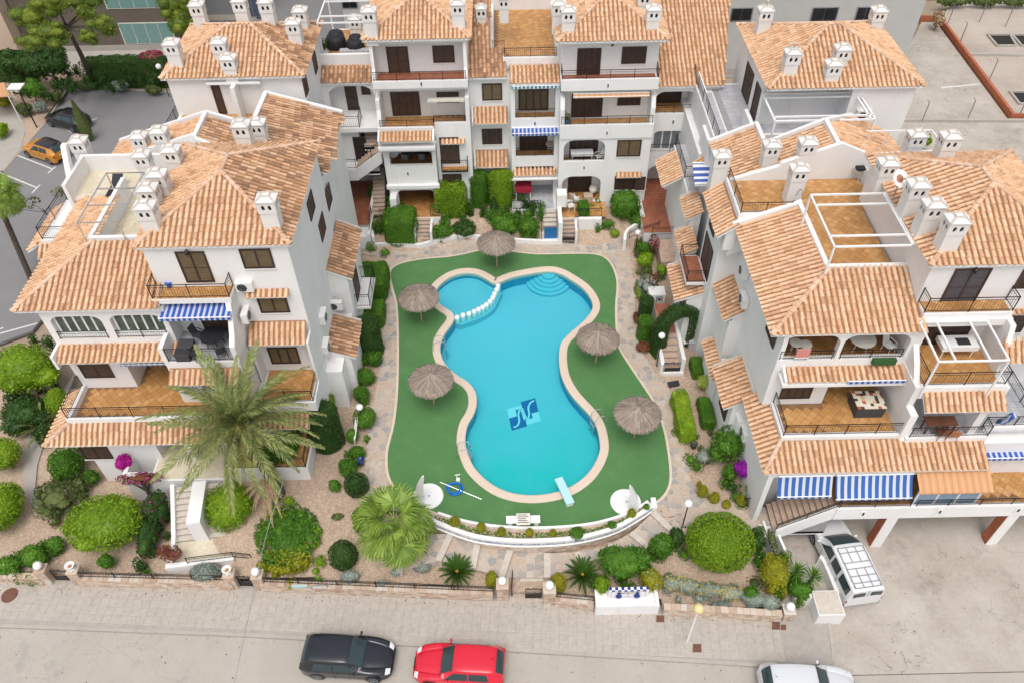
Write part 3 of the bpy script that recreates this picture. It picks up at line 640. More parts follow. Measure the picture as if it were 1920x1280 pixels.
 def railing(s, pts, h=0.85, parent=None, mat='black_metal', name='railing', close=False):
  g = MB(); P = [Vector(p) for p in pts]
  for a, b in zip(P, P[1:]):
   L = (b-a).length; n = max(1, round(L/1.6)); up = Vector((0, 0, 1))
   for k in range(n+1): p = a+(b-a)*(k/n); g.bar(p, p+up*(h+0.04), 0.024, mat)
   g.bar(a+up*h, b+up*h, 0.024, mat); g.bar(a+up*0.10, b+up*0.10, 0.016, mat); g.bar(a+up*(h-0.14), b+up*(h-0.14), 0.012, mat)
   m = int(L/0.13)
   for k in range(1, m): p = a+(b-a)*(k/m); g.bar(p+up*0.10, p+up*(h-0.14), 0.0075, mat, 3)
  return obj(name, g, parent or s.t, fix=False)
 def floor(s, poly, z, mat='terrace_tile', size=0.31, ang=45, count=0, base='grout', name='terrace_floor'):
  g = MB(); sheet(g, poly, [], z, base); o = obj(name, g, s.t, fix=False); a = math.radians(ang); ca, sa = math.cos(a), math.sin(a)
  xs = [p[0]*ca+p[1]*sa for p in poly]; ys = [-p[0]*sa+p[1]*ca for p in poly]; cells = []
  for i in range(int(min(xs)/size)-1, int(max(xs)/size)+2):
   for j in range(int(min(ys)/size)-1, int(max(ys)/size)+2):
    c = [(i*size+u, j*size+v) for u, v in ((0.008, 0.008), (size-0.008, 0.008), (size-0.008, size-0.008), (0.008, size-0.008))]
    q = [(x*ca-y*sa, x*sa+y*ca) for x, y in c]
    k = sum(inside(poly, *p) for p in q)
    if k == 4: cells.append(q)
    elif k:
     r = q
     for (e0, e1) in zip(poly, poly[1:]+poly[:1]):  # trim border tiles (rectangular rooms)
      nx_, ny_ = e1[1]-e0[1], -(e1[0]-e0[0])
      if s._ccw(poly): r = clip(r, nx_, ny_, nx_*e0[0]+ny_*e0[1])
      else: r = clip(r, -nx_, -ny_, -(nx_*e0[0]+ny_*e0[1]))
      if len(r) < 3: break
     if len(r) >= 3: cells.append(r)
  rest = MB(); rs = random.Random(5)
  for i, c in enumerate(cells):
   mb = MB() if i < count else rest; zz = z+0.008+rs.uniform(0, 0.002); n = len(c)
   ar = sum(c[k][0]*c[(k+1) % n][1]-c[(k+1) % n][0]*c[k][1] for k in range(n)); c = c if ar > 0 else c[::-1]
   mb.add([(p[0], p[1], z+0.001) for p in c]+[(p[0], p[1], zz) for p in c], [(k, (k+1) % n, (k+1) % n+n, k+n) for k in range(n)]+[tuple(range(n, 2*n))], mat)
   if i < count: link('floor_tile', mb.mesh('floor_tile', fix=False), o)
  if rest.v: tag(obj('floor_tiles', rest, o, fix=False), kind='stuff')
  return o
 def _ccw(s, poly): return sum(poly[i][0]*poly[(i+1) % len(poly)][1]-poly[(i+1) % len(poly)][0]*poly[i][1] for i in range(len(poly))) > 0
 def chimney(s, x, y, z0, h=1.9, w=0.78, d=0.66, holes=2, vent=False):
  z1 = z0+h; g = MB(); g.box(x-w/2, x+w/2, y-d/2, y+d/2, z0-0.5, z1-0.62, 'chimney_white')
  hw, hd = w/2+0.035, d/2+0.035; zb, zt = z1-0.62, z1
  def oval(c): return [(c+0.085*math.cos(t), (zb+zt)/2+0.0+0.15*math.sin(t)) for t in np.linspace(0, 2*PI, 13)[:-1]]
  for sy, o in ((-1, y-hd), (1, y+hd-0.07)): g.panel('y', o, 0.07, [(x-hw, zb), (x+hw, zb), (x+hw, zt), (x-hw, zt)], [oval(x-0.15), oval(x+0.15)], 'chimney_white')
  for sx, o in ((-1, x-hw), (1, x+hw-0.07)): g.panel('x', o, 0.07, [(y-hd+0.072, zb), (y+hd-0.072, zb), (y+hd-0.072, zt), (y-hd+0.072, zt)], [oval(y-0.13), oval(y+0.13)], 'chimney_white')
  g.box(x-w/2+0.06, x+w/2-0.06, y-d/2+0.06, y+d/2-0.06, zb-0.01, zt-0.02, 'opening_dark')
  g.box(x-hw-0.05, x+hw+0.05, y-hd-0.05, y+hd+0.05, zt, zt+0.05, 'chimney_white'); c = obj('chimney', g, s.t)
  k = MB(); r = 0.03
  b = [(x-hw-r, y-hd-r, zt+0.052), (x+hw+r, y-hd-r, zt+0.052), (x+hw+r, y+hd+r, zt+0.052), (x-hw-r, y+hd+r, zt+0.052)]; tx, ty = hw*0.45, hd*0.45
  t = [(x-tx, y-ty, zt+0.22), (x+tx, y-ty, zt+0.22), (x+tx, y+ty, zt+0.22), (x-tx, y+ty, zt+0.22)]
  k.add(b+t, [(0, 1, 5, 4), (1, 2, 6, 5), (2, 3, 7, 6), (3, 0, 4, 7), (4, 5, 6, 7), (3, 2, 1, 0)], 'chimney_white')
  for a_, b_ in ((0, 4), (1, 5), (2, 6), (3, 7), (4, 5), (5, 6), (6, 7), (7, 4)): k.bar((b+t)[a_], (b+t)[b_], 0.045, 'mortar', 5)
  if vent: k.bar((x, y, zt+0.2), (x, y, zt+0.42), 0.05, 'mortar', 8); k.ball((x, y, zt+0.5), 0.09, 'mortar', 8)
  obj('chimney_cap', k, c); return c
 def stairs(s, x0, x1, y0, y1, z0, z1, n, mat='step_tile', name='staircase', parent=None, side=None):
  """straight flight rising from y0 to y1 (or from x0 to x1 when side='x')"""
  f = MB(); f.box(min(x0, x1), max(x0, x1), min(y0, y1), max(y0, y1), min(z0, z1)-0.3, min(z0, z1)-0.01, 'white_wall'); o = obj(name, f, parent or s.t)
  for k in range(n):
   g = MB(); zt = z0+(z1-z0)*(k+1)/n
   if side == 'x': a = x0+(x1-x0)*k/n; b = x0+(x1-x0)*(k+1)/n; g.box(a, b, y0, y1, z0-0.2, zt-0.04, 'step_grey'); g.box(min(a, b)-0.03*(1 if x1 > x0 else 0), max(a, b)+0.03*(0 if x1 > x0 else 1), y0, y1, zt-0.04, zt, mat)
   else: a = y0+(y1-y0)*k/n; b = y0+(y1-y0)*(k+1)/n; g.box(x0, x1, a, b, z0-0.2, zt-0.04, 'step_grey'); g.box(x0, x1, min(a, b)-(0.03 if y1 > y0 else 0), max(a, b)+(0 if y1 > y0 else 0.03), zt-0.04, zt, mat)
   obj('step', g, o)
  return o
 # -------- finish: put the meshes out
 def done(s, count=300):
  w = obj('wall', s.w, s.t)
  if s.tiles:
   c = Vector((0, 0, CH)); order = sorted(range(len(s.tiles)), key=lambda i: (s.tiles[i][0]-c).length_squared); near = set(order[:count]); rest = {}
   for i, (p, u, v, n, mat, ri) in enumerate(s.tiles):
    if i in near:
     if mat not in TM: TM[mat] = tile_mesh(mat)
     o = link('roof_tile', TM[mat], s.roofs[ri])
     o.matrix_basis = Matrix(((u.x, v.x, n.x, p.x), (u.y, v.y, n.y, p.y), (u.z, v.z, n.z, p.z), (0, 0, 0, 1)))
     o.matrix_parent_inverse = Matrix()
    else: rest.setdefault((ri, mat), []).append((p, u, v, n))
   for (ri, mat), L in rest.items(): tag(s._many('roof_tiles', L, mat, s.roofs[ri]), kind='stuff')
  if s.ridge: rr = s._many('ridge_tiles', s.ridge, 'ridge_tile', s.t); tag(rr, kind='stuff')
  if s.trim.v: obj('ridge_mortar', s.trim, s.t, fix=False)
 def _many(s, name, L, mat, parent):
  A = np.array([[list(u), list(v), list(n)] for p, u, v, n in L]); Pp = np.array([list(p) for p, *_ in L])
  V = np.einsum('tk,nkc->ntc', TV, A)+Pp[:, None, :]; k = len(TV); V = V.reshape(-1, 3)
  me = bpy.data.meshes.new(name); fs = []
  for i in range(len(L)):
   b = i*k; fs += [tuple(b+j for j in f) for f in TF]
  me.from_pydata(V.tolist(), [], fs); me.materials.append(M[mat]); return link(name, me, parent)
def arch(x0, x1, z0, z1, r=None, n=6):
 """opening with rounded top corners"""
 r = min((x1-x0)/2, z1-z0, r if r else 9e9); pts = [(x0, z0), (x1, z0)]
 for k in range(n+1): t = PI/2*k/n; pts.append((x1-r+r*math.cos(t), z1-r*0.8+r*0.8*math.sin(t)))
 for k in range(n+1): t = PI/2+PI/2*k/n; pts.append((x0+r+r*math.cos(t), z1-r*0.8+r*0.8*math.sin(t)))
 out = []
 for p in pts:
  if not out or math.hypot(p[0]-out[-1][0], p[1]-out[-1][1]) > 1e-3: out.append(p)
 return out
def rect(x0, x1, z0, z1): return [(x0, z0), (x1, z0), (x1, z1), (x0, z1)]
def ac_unit(x, y, z, label, face='y', rz=0):
 """outdoor air-conditioning unit, its back to the wall"""
 t = thing('air_conditioner', (x, y, z), label, 'air conditioner', 'air conditioning units on the walls', world=False); t.rotation_euler = (0, 0, rz)
 g = MB(); g.box(-0.42, 0.42, -0.30, 0.02, 0, 0.58, 'white_plastic'); obj('casing', g, t)
 g = MB(); n = 20
 for r in (0.23, 0.15, 0.08):
  P = [(-0.10+math.cos(2*PI*i/n)*r, -0.315, 0.29+math.sin(2*PI*i/n)*r) for i in range(n)]; g.path(P, 0.010, 'grey_metal', 4, True)
 g.lathe((0, 0, 0), [(0.001, 0), (0.24, 0)], 'black_metal', 20); g.v = [v if i < n*12 or True else v for i, v in enumerate(g.v)]
 k = len(g.v)-40; g.v[k:] = [(-0.10+v[0], -0.304, 0.29+v[1]) for v in g.v[k:]]; obj('fan_grille', g, t)
 g = MB(); g.bar((-0.3, 0, -0.03), (-0.3, -0.3, -0.03), 0.02, 'grey_metal'); g.bar((0.3, 0, -0.03), (0.3, -0.3, -0.03), 0.02, 'grey_metal'); obj('bracket', g, t); return t
def wall_lamp(B, x, y, z):
 g = MB(); g.bar((x, y, z+0.12), (x, y-0.16, z+0.14), 0.02, 'black_metal'); g.lathe((x, y-0.18, z), [(0.02, 0.16), (0.12, 0.06), (0.10, 0.05), (0.07, -0.12), (0.001, -0.14)], 'black_metal', 8); obj('lantern', g, B.t)
def vent_cap(B, x, y, z):
 g = MB(); g.box(x-0.14, x+0.14, y-0.02, y, z-0.22, z+0.22, 'white_paint'); g.box(x-0.04, x+0.04, y-0.05, y-0.02, z-0.10, z+0.12, 'black_metal'); obj('spot_lamp', g, B.t)
def awning(x0, x1, y0, z0, y1, z1, mat, label, valance=0.22):
 """striped canvas stretched out from the wall: back edge y0,z0; front edge y1,z1"""
 t = thing('awning', ((x0+x1)/2, y0, z0), label, 'awning'); g = MB(); n = 8
 vs = []; 
 for k in range(n+1):
  f = k/n; sg = -0.05*math.sin(PI*f)
  for x in (x0, x1): vs.append((x, y0+(y1-y0)*f, z0+(z1-z0)*f+sg))
 vs2 = [(a, b, c-0.012) for a, b, c in vs]; m = len(vs)
 g.add(vs+vs2, [(2*k, 2*k+1, 2*k+3, 2*k+2) for k in range(n)]+[(m+2*k, m+2*k+2, m+2*k+3, m+2*k+1) for k in range(n)], mat)
 if valance: g.box(x0, x1, y1-0.012, y1+0.004, z1-valance, z1-0.02, mat)
 obj('canvas', g, t); g = MB(); g.bar((x0, y1, z1-0.02), (x1, y1, z1-0.02), 0.03, 'white_paint', 6)
 g.bar((x0+0.2, y0, z0-0.35), (x0+0.2, y1, z1-0.04), 0.02, 'white_paint'); g.bar((x1-0.2, y0, z0-0.35), (x1-0.2, y1, z1-0.04), 0.02, 'white_paint'); g.bar((x0, y0, z0+0.02), (x1, y0, z0+0.02), 0.05, 'white_paint', 6)
 obj('frame', g, t); return t
def beams(segs, r, mat, label, name='pergola', cat='pergola', part='beam'):
 a = segs[0][0]; t = thing(name, a, label, cat)
 for p, q in segs: g = MB(); g.bar(p, q, r, mat); obj(part if abs(p[2]-q[2]) < 1 else 'post', g, t)
 return t
# ================================================================== LEFT WING
def Z(px, py, Y): return aty(px, py, Y)[2]
from mathutils.bvhtree import BVHTree
def chim(B, px, py, top, z=None, **k):
 """px, py: foot of the chimney in the picture (found on the roof by a ray, or on level z); top: picture row of its cap"""
 d = ray(px, py); t = BVHTree.FromPolygons([Vector(v) for v in B.slab.v], B.slab.f).ray_cast(Vector((0, 0, CH)), d.normalized())[0] if z is None else None
 p = Vector(at(px, py, z if z is not None else 13.0)) if t is None else t
 y = p.y+0.3; zt = aty(px, top, y)[2]-0.2; B.chimney(p.x, y, p.z, max(1.0, zt-p.z), **k)
L = Building('apartment_block', (-14, 33, 0), 'white stepped apartment block with hipped tile roof behind the tall date palm')
# tower
L.box(-17.2, -10.4, 29.1, 37.4, 5.0, 13.72); L.box(-17.2, -10.4, 27.0, 37.4, 0.0, 4.9)
L.hip(-17.45, -10.15, 28.9, 37.55, 13.85, 0.44, mat=['roof_tile', 'roof_tile_old', 'roof_tile', 'roof_tile'])
L.box(-17.1, -10.5, 29.2, 37.3, 13.72, 13.83)
Yt = 29.1
L.pxw(Yt, 327, 472, 404, 528, name='door', mat='shutter_ochre'); L.pxw(Yt, 447, 467, 517, 502, mat='shutter_ochre'); L.pxw(Yt, 480, 556, 545, 585, mat='shutter_ochre')
L.pxw(Yt, 500, 651, 565, 680, mat='shutter_ochre', leaves=3)
L.canopy(-13.05, -10.9, 29.1, 10.95, 28.75, 10.70, th=0.08)
L.canopy(-13.45, -10.5, 29.1, 8.75, 28.15, Z(520, 646, 28.15), cheeks=False); L.box(-13.5, -13.38, 28.3, 29.1, 5.0, 7.9); L.box(-10.52, -10.4, 28.2, 29.1, 5.0, 8.0)
# balcony of the top floor
L.box(-17.3, -13.5, 28.2, 29.1, 10.9, 11.18); L.floor([(-17.25, 28.25), (-13.55, 28.25), (-13.55, 29.1), (-17.25, 29.1)], 11.19)
L.railing([(-17.25, 29.05, 11.2), (-17.25, 28.27, 11.2), (-13.55, 28.27, 11.2), (-13.55, 29.05, 11.2)])
wall_lamp(L, -15.1, 29.1, 13.45)
# second floor loggia with the blue awning
L.box(-17.3, -13.6, 26.95, 29.1, 5.0, 8.1); L.floor([(-17.1, 27.0), (-13.85, 27.0), (-13.85, 29.1), (-17.1, 29.1)], 8.12, 'grey_tile', 0.4, 0, base='grout_grey')
L.box(-17.35, -17.12, 26.95, 29.1, 8.1, 9.1); L.panel('x', -13.82, 0.24, [(29.1, 8.1), (29.1, 10.9), (28.2, 10.9), (27.9, 10.2), (27.4, 9.5), (26.95, 9.1), (26.95, 8.1)], [])
L.railing([(-17.1, 27.02, 8.12), (-13.85, 27.02, 8.12)]); L.window('y', 29.1, -15.8, -13.95, 8.14, 10.2, 2, name='door', mat='shutter')
awning(-17.1, -13.6, 29.05, 10.75, 27.7, 10.45, 'blue_stripe_fine', 'blue and white striped awning over the black patio table')
L.canopy(-17.2, -13.7, 26.95, 7.7, 26.2, 7.25)
ac_unit(-12.95, 29.1, 11.0, 'boxy air conditioner on the wall below the pair of top shutters'); ac_unit(-13.4, 28.75, 9.3, 'air conditioner turned sideways beside the middle shuttered window of the palm block', rz=PI/2)
# west part: glazed gallery, skirt, first floor
L.box(-23.0, -17.2, 31.4, 37.5, 0, 10.75); L.box(-23.0, -17.2, 30.0, 31.4, 0, 8.0)
gx = [aty(x, 612, 28.1)[0] for x in (84, 197, 203, 309)]
zb, zt = Z(100, 632, 28.1), Z(150, 593, 28.1)
L.panel('y', 28.1, 0.3, rect(-23.0, -16.9, 7.9, 10.75), [arch(-22.65, -20.15, zb, zt, 0.55), arch(-19.75, -17.15, zb, zt, 0.55)])
L.panel('x', -23.0, 0.3, rect(28.4, 31.4, 7.9, 10.75), []); L.box(-22.7, -17.2, 28.4, 31.4, 7.9, 8.2); L.box(-17.21, -16.9, 28.4, 31.4, 8.2, 10.7)
for a, b, n in ((-22.6, -20.2, 5), (-19.7, -17.2, 5)): L.window('y', 28.36, a, b, zb+0.02, zt-0.02, n, name='window', mat='green_glass', slats=False, fr='white_paint', sill=False)
L.railing([(-22.6, 28.06, zb-0.1), (-20.2, 28.06, zb-0.1)], 0.5); L.railing([(-19.7, 28.06, zb-0.1), (-17.2, 28.06, zb-0.1)], 0.5)
L.canopy(-22.9, -16.85, 28.1, 8.35, 27.2, 7.95, cheeks=False); L.box(-23.02, -22.88, 27.2, 28.1, 7.5, 8.4)
L.panel('y', 28.1, 0.3, rect(-23.0, -20.08, 5.0, 7.9), []); L.box(-23.0, -22.7, 28.4, 31.4, 5.0, 7.9); L.box(-20.38, -20.08, 28.4, 30.0, 5.0, 7.9); L.box(-22.7, -20.4, 28.4, 30.0, 7.6, 7.9)
L.pxw(28.1, 140, 674, 217, 706); L.window('y', 30.0, -19.4, -17.6, 5.1, 7.1, 2, name='door')
awning(-19.9, -16.9, 28.0, 7.75, 27.4, 7.55, 'blue_stripe_fine', 'narrow blue striped awning rolled in under the glazed gallery of the palm block', 0.12)
L.roof([(-23.95, 27.85, 10.95), (-16.95, 27.85, 10.95), (-17.05, 31.35, 12.35), (-20.75, 31.35, 12.35)])
L.roof([(-23.95, 37.0, 10.95), (-23.95, 27.85, 10.95), (-20.75, 31.35, 12.35), (-20.75, 35.0, 12.35)]); L.cap((-23.95, 27.85, 10.95), (-20.75, 31.35, 12.35))
# roof terrace behind the parapet
L.box(-20.95, -17.2, 31.4, 31.6, 10.7, 12.5); L.box(-21.0, -20.8, 31.4, 36.6, 10.7, 12.5); L.box(-20.8, -17.2, 31.6, 36.6, 10.7, 11.2)
L.floor([(-20.8, 31.6), (-17.2, 31.6), (-17.2, 38.6), (-20.8, 38.6)], 11.21, 'cream_tile', 0.5, 0, base='off_white'); L.box(-24.2, -17.4, 36.6, 39.2, 6, 11.2)
L.box(-24.3, -17.4, 39.2, 39.4, 10.4, 12.2); L.box(-24.3, -24.1, 36.4, 39.2, 10.4, 12.2)
L.floor([(-24.1, 36.6), (-20.9, 36.6), (-20.9, 39.2), (-24.1, 39.2)], 11.21, 'cream_tile', 0.5, 0, base='off_white')
L.box(-26.2, -23.0, 35.2, 39.0, 4, 9.4); L.railing([(-26.1, 39.0, 9.4), (-26.1, 35.3, 9.4), (-23.1, 35.3, 9.4)]); L.canopy(-26.4, -23.2, 35.3, 9.2, 34.5, 8.7)
L.roof([(-27.1, 38.9, 8.8), (-27.1, 35.0, 8.8), (-26.2, 35.2, 9.3), (-26.2, 38.9, 9.3)])
L.w.add([(-24.5, 36.9, 11.0), (-24.2, 36.9, 11.0), (-24.2, 37.4, 11.0), (-24.5, 37.4, 11.0), (-24.6, 38.4, 13.4), (-24.3, 38.4, 13.4), (-24.3, 38.7, 13.4), (-24.6, 38.7, 13.4)], [(3,2,1,0),(4,5,6,7),(0,1,5,4),(1,2,6,5),(2,3,7,6),(3,0,4,7)], 'white_wall')
# first-floor terrace with tiled skirt
L.box(-22.95, -14.4, 25.75, 30.0, 4.3, 5.0); L.floor([(-22.75, 25.95), (-14.5, 25.95), (-14.5, 28.1), (-17.3, 28.1), (-17.3, 29.98), (-20.06, 29.98), (-20.06, 28.1), (-22.75, 28.1)], 5.02, count=200)
L.box(-22.98, -14.4, 25.72, 25.9, 5.0, 5.3); L.box(-22.98, -22.78, 25.9, 28.1, 5.0, 5.3)
L.railing([(-22.9, 28.0, 5.3), (-22.9, 25.8, 5.3), (-14.4, 25.8, 5.3)], 0.8)
L.roof([(-24.2, 24.85, 4.25), (-14.2, 24.85, 4.25), (-14.2, 25.75, 4.95), (-23.0, 25.75, 4.95)]); L.roof([(-24.2, 28.3, 4.25), (-24.2, 24.85, 4.25), (-23.0, 25.75, 4.95), (-23.0, 28.3, 4.95)]); L.cap((-24.2, 24.85, 4.25), (-23.0, 25.75, 4.95), 0.2)
L.box(-22.6, -19.2, 25.4, 31, 0.0, 4.3); L.box(-22.7, -14.3, 25.2, 25.45, 3.85, 4.28); L.box(-19.2, -18.9, 25.4, 28.6, 0.0, 4.3); L.box(-22.6, -14.3, 28.6, 29.9, 0.0, 4.3)
L.pxw(25.4, 145, 835, 214, 858); L.window('y', 28.6, -18.3, -15.0, 2.3, 4.1, 3, name='door')
L.box(-15.2, -14.9, 25.2, 25.5, 2.0, 3.9); L.box(-17.3, -17.0, 25.2, 25.5, 2.0, 3.9)
# ground-floor porches
L.box(-19.2, -15.3, 24.0, 28.6, 0.0, 2.16); L.floor([(-19.1, 24.1), (-15.3, 24.1), (-15.3, 28.6), (-19.1, 28.6)], 2.18, 'cream_tile', 0.4, 0, base='off_white')
L.box(-20.6, -18.6, 24.1, 24.35, 0, 2.5); L.box(-20.6, -20.4, 24.1, 25.4, 0, 2.5)
L.box(-15.2, -11.0, 24.6, 27.0, 0.0, 2.16); L.floor([(-15.1, 24.7), (-11.1, 24.7), (-11.1, 27.0), (-15.1, 27.0)], 2.18); L.railing([(-14.9, 24.65, 2.2), (-11.1, 24.65, 2.2), (-11.1, 27.0, 2.2)])
# right terrace on the first floor
L.box(-13.4, -10.4, 26.75, 29.1, 4.5, 4.95); L.floor([(-13.25, 26.9), (-10.6, 26.9), (-10.6, 29.1), (-13.25, 29.1)], 4.97); L.railing([(-13.3, 26.82, 5.0), (-10.48, 26.82, 5.0), (-10.48, 29.0, 5.0)])
L.box(-13.4, -10.35, 26.7, 26.9, 4.4, 5.06); L.box(-10.6, -10.38, 26.7, 28.2, 4.4, 5.06); L.canopy(-13.6, -10.8, 26.7, 4.2, 26.0, 3.8); L.window('y', 26.98, -13.0, -11.6, 2.9, 3.9)
# east side bays
def ebay(B, ya, yb, zhi, zlo, xo, ztop_wall):
 B.box(-10.4, xo-0.3, ya+0.1, yb-0.1, 0.5, zlo-0.05)
 B.w.add([(-10.4, ya+0.1, zlo-0.1), (xo-0.3, ya+0.1, zlo-0.1), (xo-0.3, ya+0.1, zlo+0.05), (-10.4, ya+0.1, zhi-0.05), (-10.4, yb-0.1, zlo-0.1), (xo-0.3, yb-0.1, zlo-0.1), (xo-0.3, yb-0.1, zlo+0.05), (-10.4, yb-0.1, zhi-0.05)], [(0,1,2,3),(7,6,5,4),(1,5,6,2)], 'white_wall')
 B.roof([(xo, ya, zlo), (xo, yb, zlo), (-10.4, yb, zhi), (-10.4, ya, zhi)], 'roof_tile_old'); B.trim.box(-10.4, xo, yb-0.02, yb+0.14, zlo-0.02, zlo+0.02, 'mortar')
 B.w.add([(-10.4, yb, zhi-0.2), (xo, yb, zlo-0.15), (xo, yb, zlo+0.14), (-10.4, yb, zhi+0.14), (-10.4, yb+0.15, zhi-0.2), (xo, yb+0.15, zlo-0.15), (xo, yb+0.15, zlo+0.14), (-10.4, yb+0.15, zhi+0.14)], [(0,1,2,3),(7,6,5,4),(0,4,5,1),(1,5,6,2),(2,6,7,3),(3,7,4,0)], 'mortar')
ebay(L, 34.1, 38.5, 7.75, 7.05, -9.05, 8); ebay(L, 30.6, 33.4, 4.9, 4.25, -8.85, 5)
L.box(-10.4, -9.5, 29.6, 37.5, 0.5, 4.2)
L.box(-9.4, -8.5, 34.9, 37.6, 3.9, 4.05); L.railing([(-9.35, 37.55, 4.05), (-8.52, 37.55, 4.05), (-8.52, 34.95, 4.05), (-9.35, 34.95, 4.05)], 0.95); L.window('x', -9.35, 35.3, 36.6, 4.1, 6.2, 2, face=1, name='door')
L.window('x', -10.4, 33.5, 34.8, 11.6, 12.75, face=1)
L.window('x', -10.4, 34.6, 35.9, 9.3, 10.5, face=1); L.window('x', -10.4, 37.3, 38.5, 9.4, 10.6, face=1)
ac_unit(-10.2, 33.75, 5.2, 'air conditioner on the east bay wall between the two tiled lean-to roofs', rz=0)
ac_unit(-10.4, 31.2, 6.7, 'white air conditioner hung on the bare gable beside the cable run', rz=PI/2); ac_unit(-10.4, 30.4, 5.2, 'small air conditioner low on the gable right above the lower tiled bay', rz=PI/2)
# north-east shed roof
L.box(-14.4, -10.5, 37.4, 44.2, 0, 11.4); L.roof([(-10.15, 37.7, 11.75), (-10.15, 44.4, 11.45), (-14.4, 44.2, 13.05), (-14.4, 37.7, 13.35)], 'roof_tile_old')
L.w.add([(-14.65, 39.4, 11), (-14.4, 39.4, 11), (-14.4, 44.3, 11), (-14.65, 44.3, 11), (-14.65, 39.4, 13.4), (-14.4, 39.4, 13.4), (-14.4, 44.3, 13.2), (-14.65, 44.3, 13.2)], [(4,5,6,7),(0,1,5,4),(1,2,6,5),(2,3,7,6),(3,0,4,7)], 'white_wall')
L.w.add([(-14.6, 44.2, 11), (-10.2, 44.45, 10.9), (-10.2, 44.7, 10.9), (-14.6, 44.45, 11), (-14.6, 44.2, 13.2), (-10.2, 44.45, 11.62), (-10.2, 44.7, 11.62), (-14.6, 44.45, 13.2)], [(4,5,6,7),(0,1,5,4),(1,2,6,5),(2,3,7,6),(3,0,4,7)], 'white_wall')
# small gables behind the main roof
L.box(-22.5, -14.7, 38.7, 41.9, 0, 10.9)
L.roof([(-15.2, 39.3, 12.0), (-15.2, 42.0, 12.0), (-17.6, 42.0, 13.0), (-17.6, 39.6, 13.0)], 'roof_tile_old'); L.roof([(-23.6, 42.6, 10.9), (-23.6, 40.4, 10.9), (-17.6, 39.9, 13.0), (-17.6, 42.0, 13.0)])
def ptrim(B, a, b, w=0.22, h=0.22, drop=2.0):
 """raised white verge along a sloping edge"""
 a = Vector(a); b = Vector(b); d = Vector((b.x-a.x, b.y-a.y, 0)).normalized(); s_ = Vector((-d.y, d.x, 0))*w/2
 v = [a-s_-Vector((0, 0, drop)), b-s_-Vector((0, 0, drop)), b+s_-Vector((0, 0, drop)), a+s_-Vector((0, 0, drop)), a-s_+Vector((0, 0, h)), b-s_+Vector((0, 0, h)), b+s_+Vector((0, 0, h)), a+s_+Vector((0, 0, h))]
 B.w.add(v, [(3,2,1,0),(4,5,6,7),(0,1,5,4),(1,2,6,5),(2,3,7,6),(3,0,4,7)], 'white_wall')
ptrim(L, (-17.6, 39.4, 13.0), (-17.6, 42.1, 13.0)); ptrim(L, (-17.6, 42.15, 13.0), (-14.8, 42.2, 11.9)); ptrim(L, (-17.6, 42.15, 13.0), (-23.6, 42.7, 10.9))
ptrim(L, (-17.5, 39.3, 13.0), (-15.1, 39.0, 12.0)); ptrim(L, (-17.7, 39.7, 13.0), (-23.5, 40.3, 10.9))
for q in ((285,434,378),(288,397,345),(306,373,318),(275,330,283,12.0),(328,317,276),(268,288,249,11.5),(305,279,250,12.3),(163,313,257,11.2),(459,274,226),(487,265,243),(511,429,365)): chim(L, *q)
L.done()
# pergola frame in grey tube above the roof terrace
zc = 13.5; c = [at(*q, zc) for q in ((145, 418), (205, 325), (262, 325), (262, 418))]
xw, xe, ys_, yn = c[0][0], c[2][0]+0.2, c[0][1], c[1][1]
seg = [((xw, ys_, zc), (xw, yn, zc)), ((xe, ys_, zc), (xe, yn, zc))]+[((xw, y, zc), (xe, y, zc)) for y in np.linspace(ys_, yn, 4)]+[((xw, ys_, 11.3), (xw, ys_, zc)), ((xe, ys_, 11.3), (xe, ys_, zc)), ((xw, yn, 11.3), (xw, yn, zc)), ((xe, yn, 11.3), (xe, yn, zc))]
beams(seg, 0.04, 'steel', 'grey tube pergola frame over the cream roof terrace with the dark lounger')
# --- rear left block
K1 = Building('apartment_block', (-16.5, 48.4, 0), 'white rear left block with a hipped roof and a narrow brown terrace door')
K1.box(-20.6, -12.4, 45.15, 51.9, 0, 13.7); K1.hip(-20.85, -12.15, 44.85, 52.1, 13.85, 0.44, mat=['roof_tile', 'roof_tile_old', 'roof_tile', 'roof_tile'])
K1.pxw(45.15, 394, 158, 427, 213, name='door', leaves=1);
K1.panel('x', -16.6, 0.25, rect(44.2, 45.15, 11.2, 13.5), []); K1.box(-18.2, -14.9, 44.8, 45.15, 13.4, 13.5)
K1.box(-20.6, -14.7, 42.4, 45.15, 6, 11.2); K1.floor([(-20.4, 42.5), (-14.8, 42.5), (-14.8, 45.15), (-20.4, 45.15)], 11.22)
K1.box(-22.4, -20.6, 43.0, 50.0, 0, 9.0); K1.railing([(-22.3, 50.0, 9.0), (-22.3, 43.1, 9.0), (-20.6, 43.1, 9.0)]); K1.floor([(-22.2, 43.2), (-20.6, 43.2), (-20.6, 49.9), (-22.2, 49.9)], 9.02)
for px, py in ((572, 160), (590, 118)):
 a = atx(px, py, -12.4); K1.window('x', -12.4, a[1]-0.5, a[1]+0.5, a[2]-0.6, a[2]+0.6, face=1)
for q in ((377,50,2),(457,46,-6),(505,46,-4),(555,83,36),(566,52,17),(332,127,74),(416,112,74),(433,142,102)): chim(K1, *q)
K1.done()
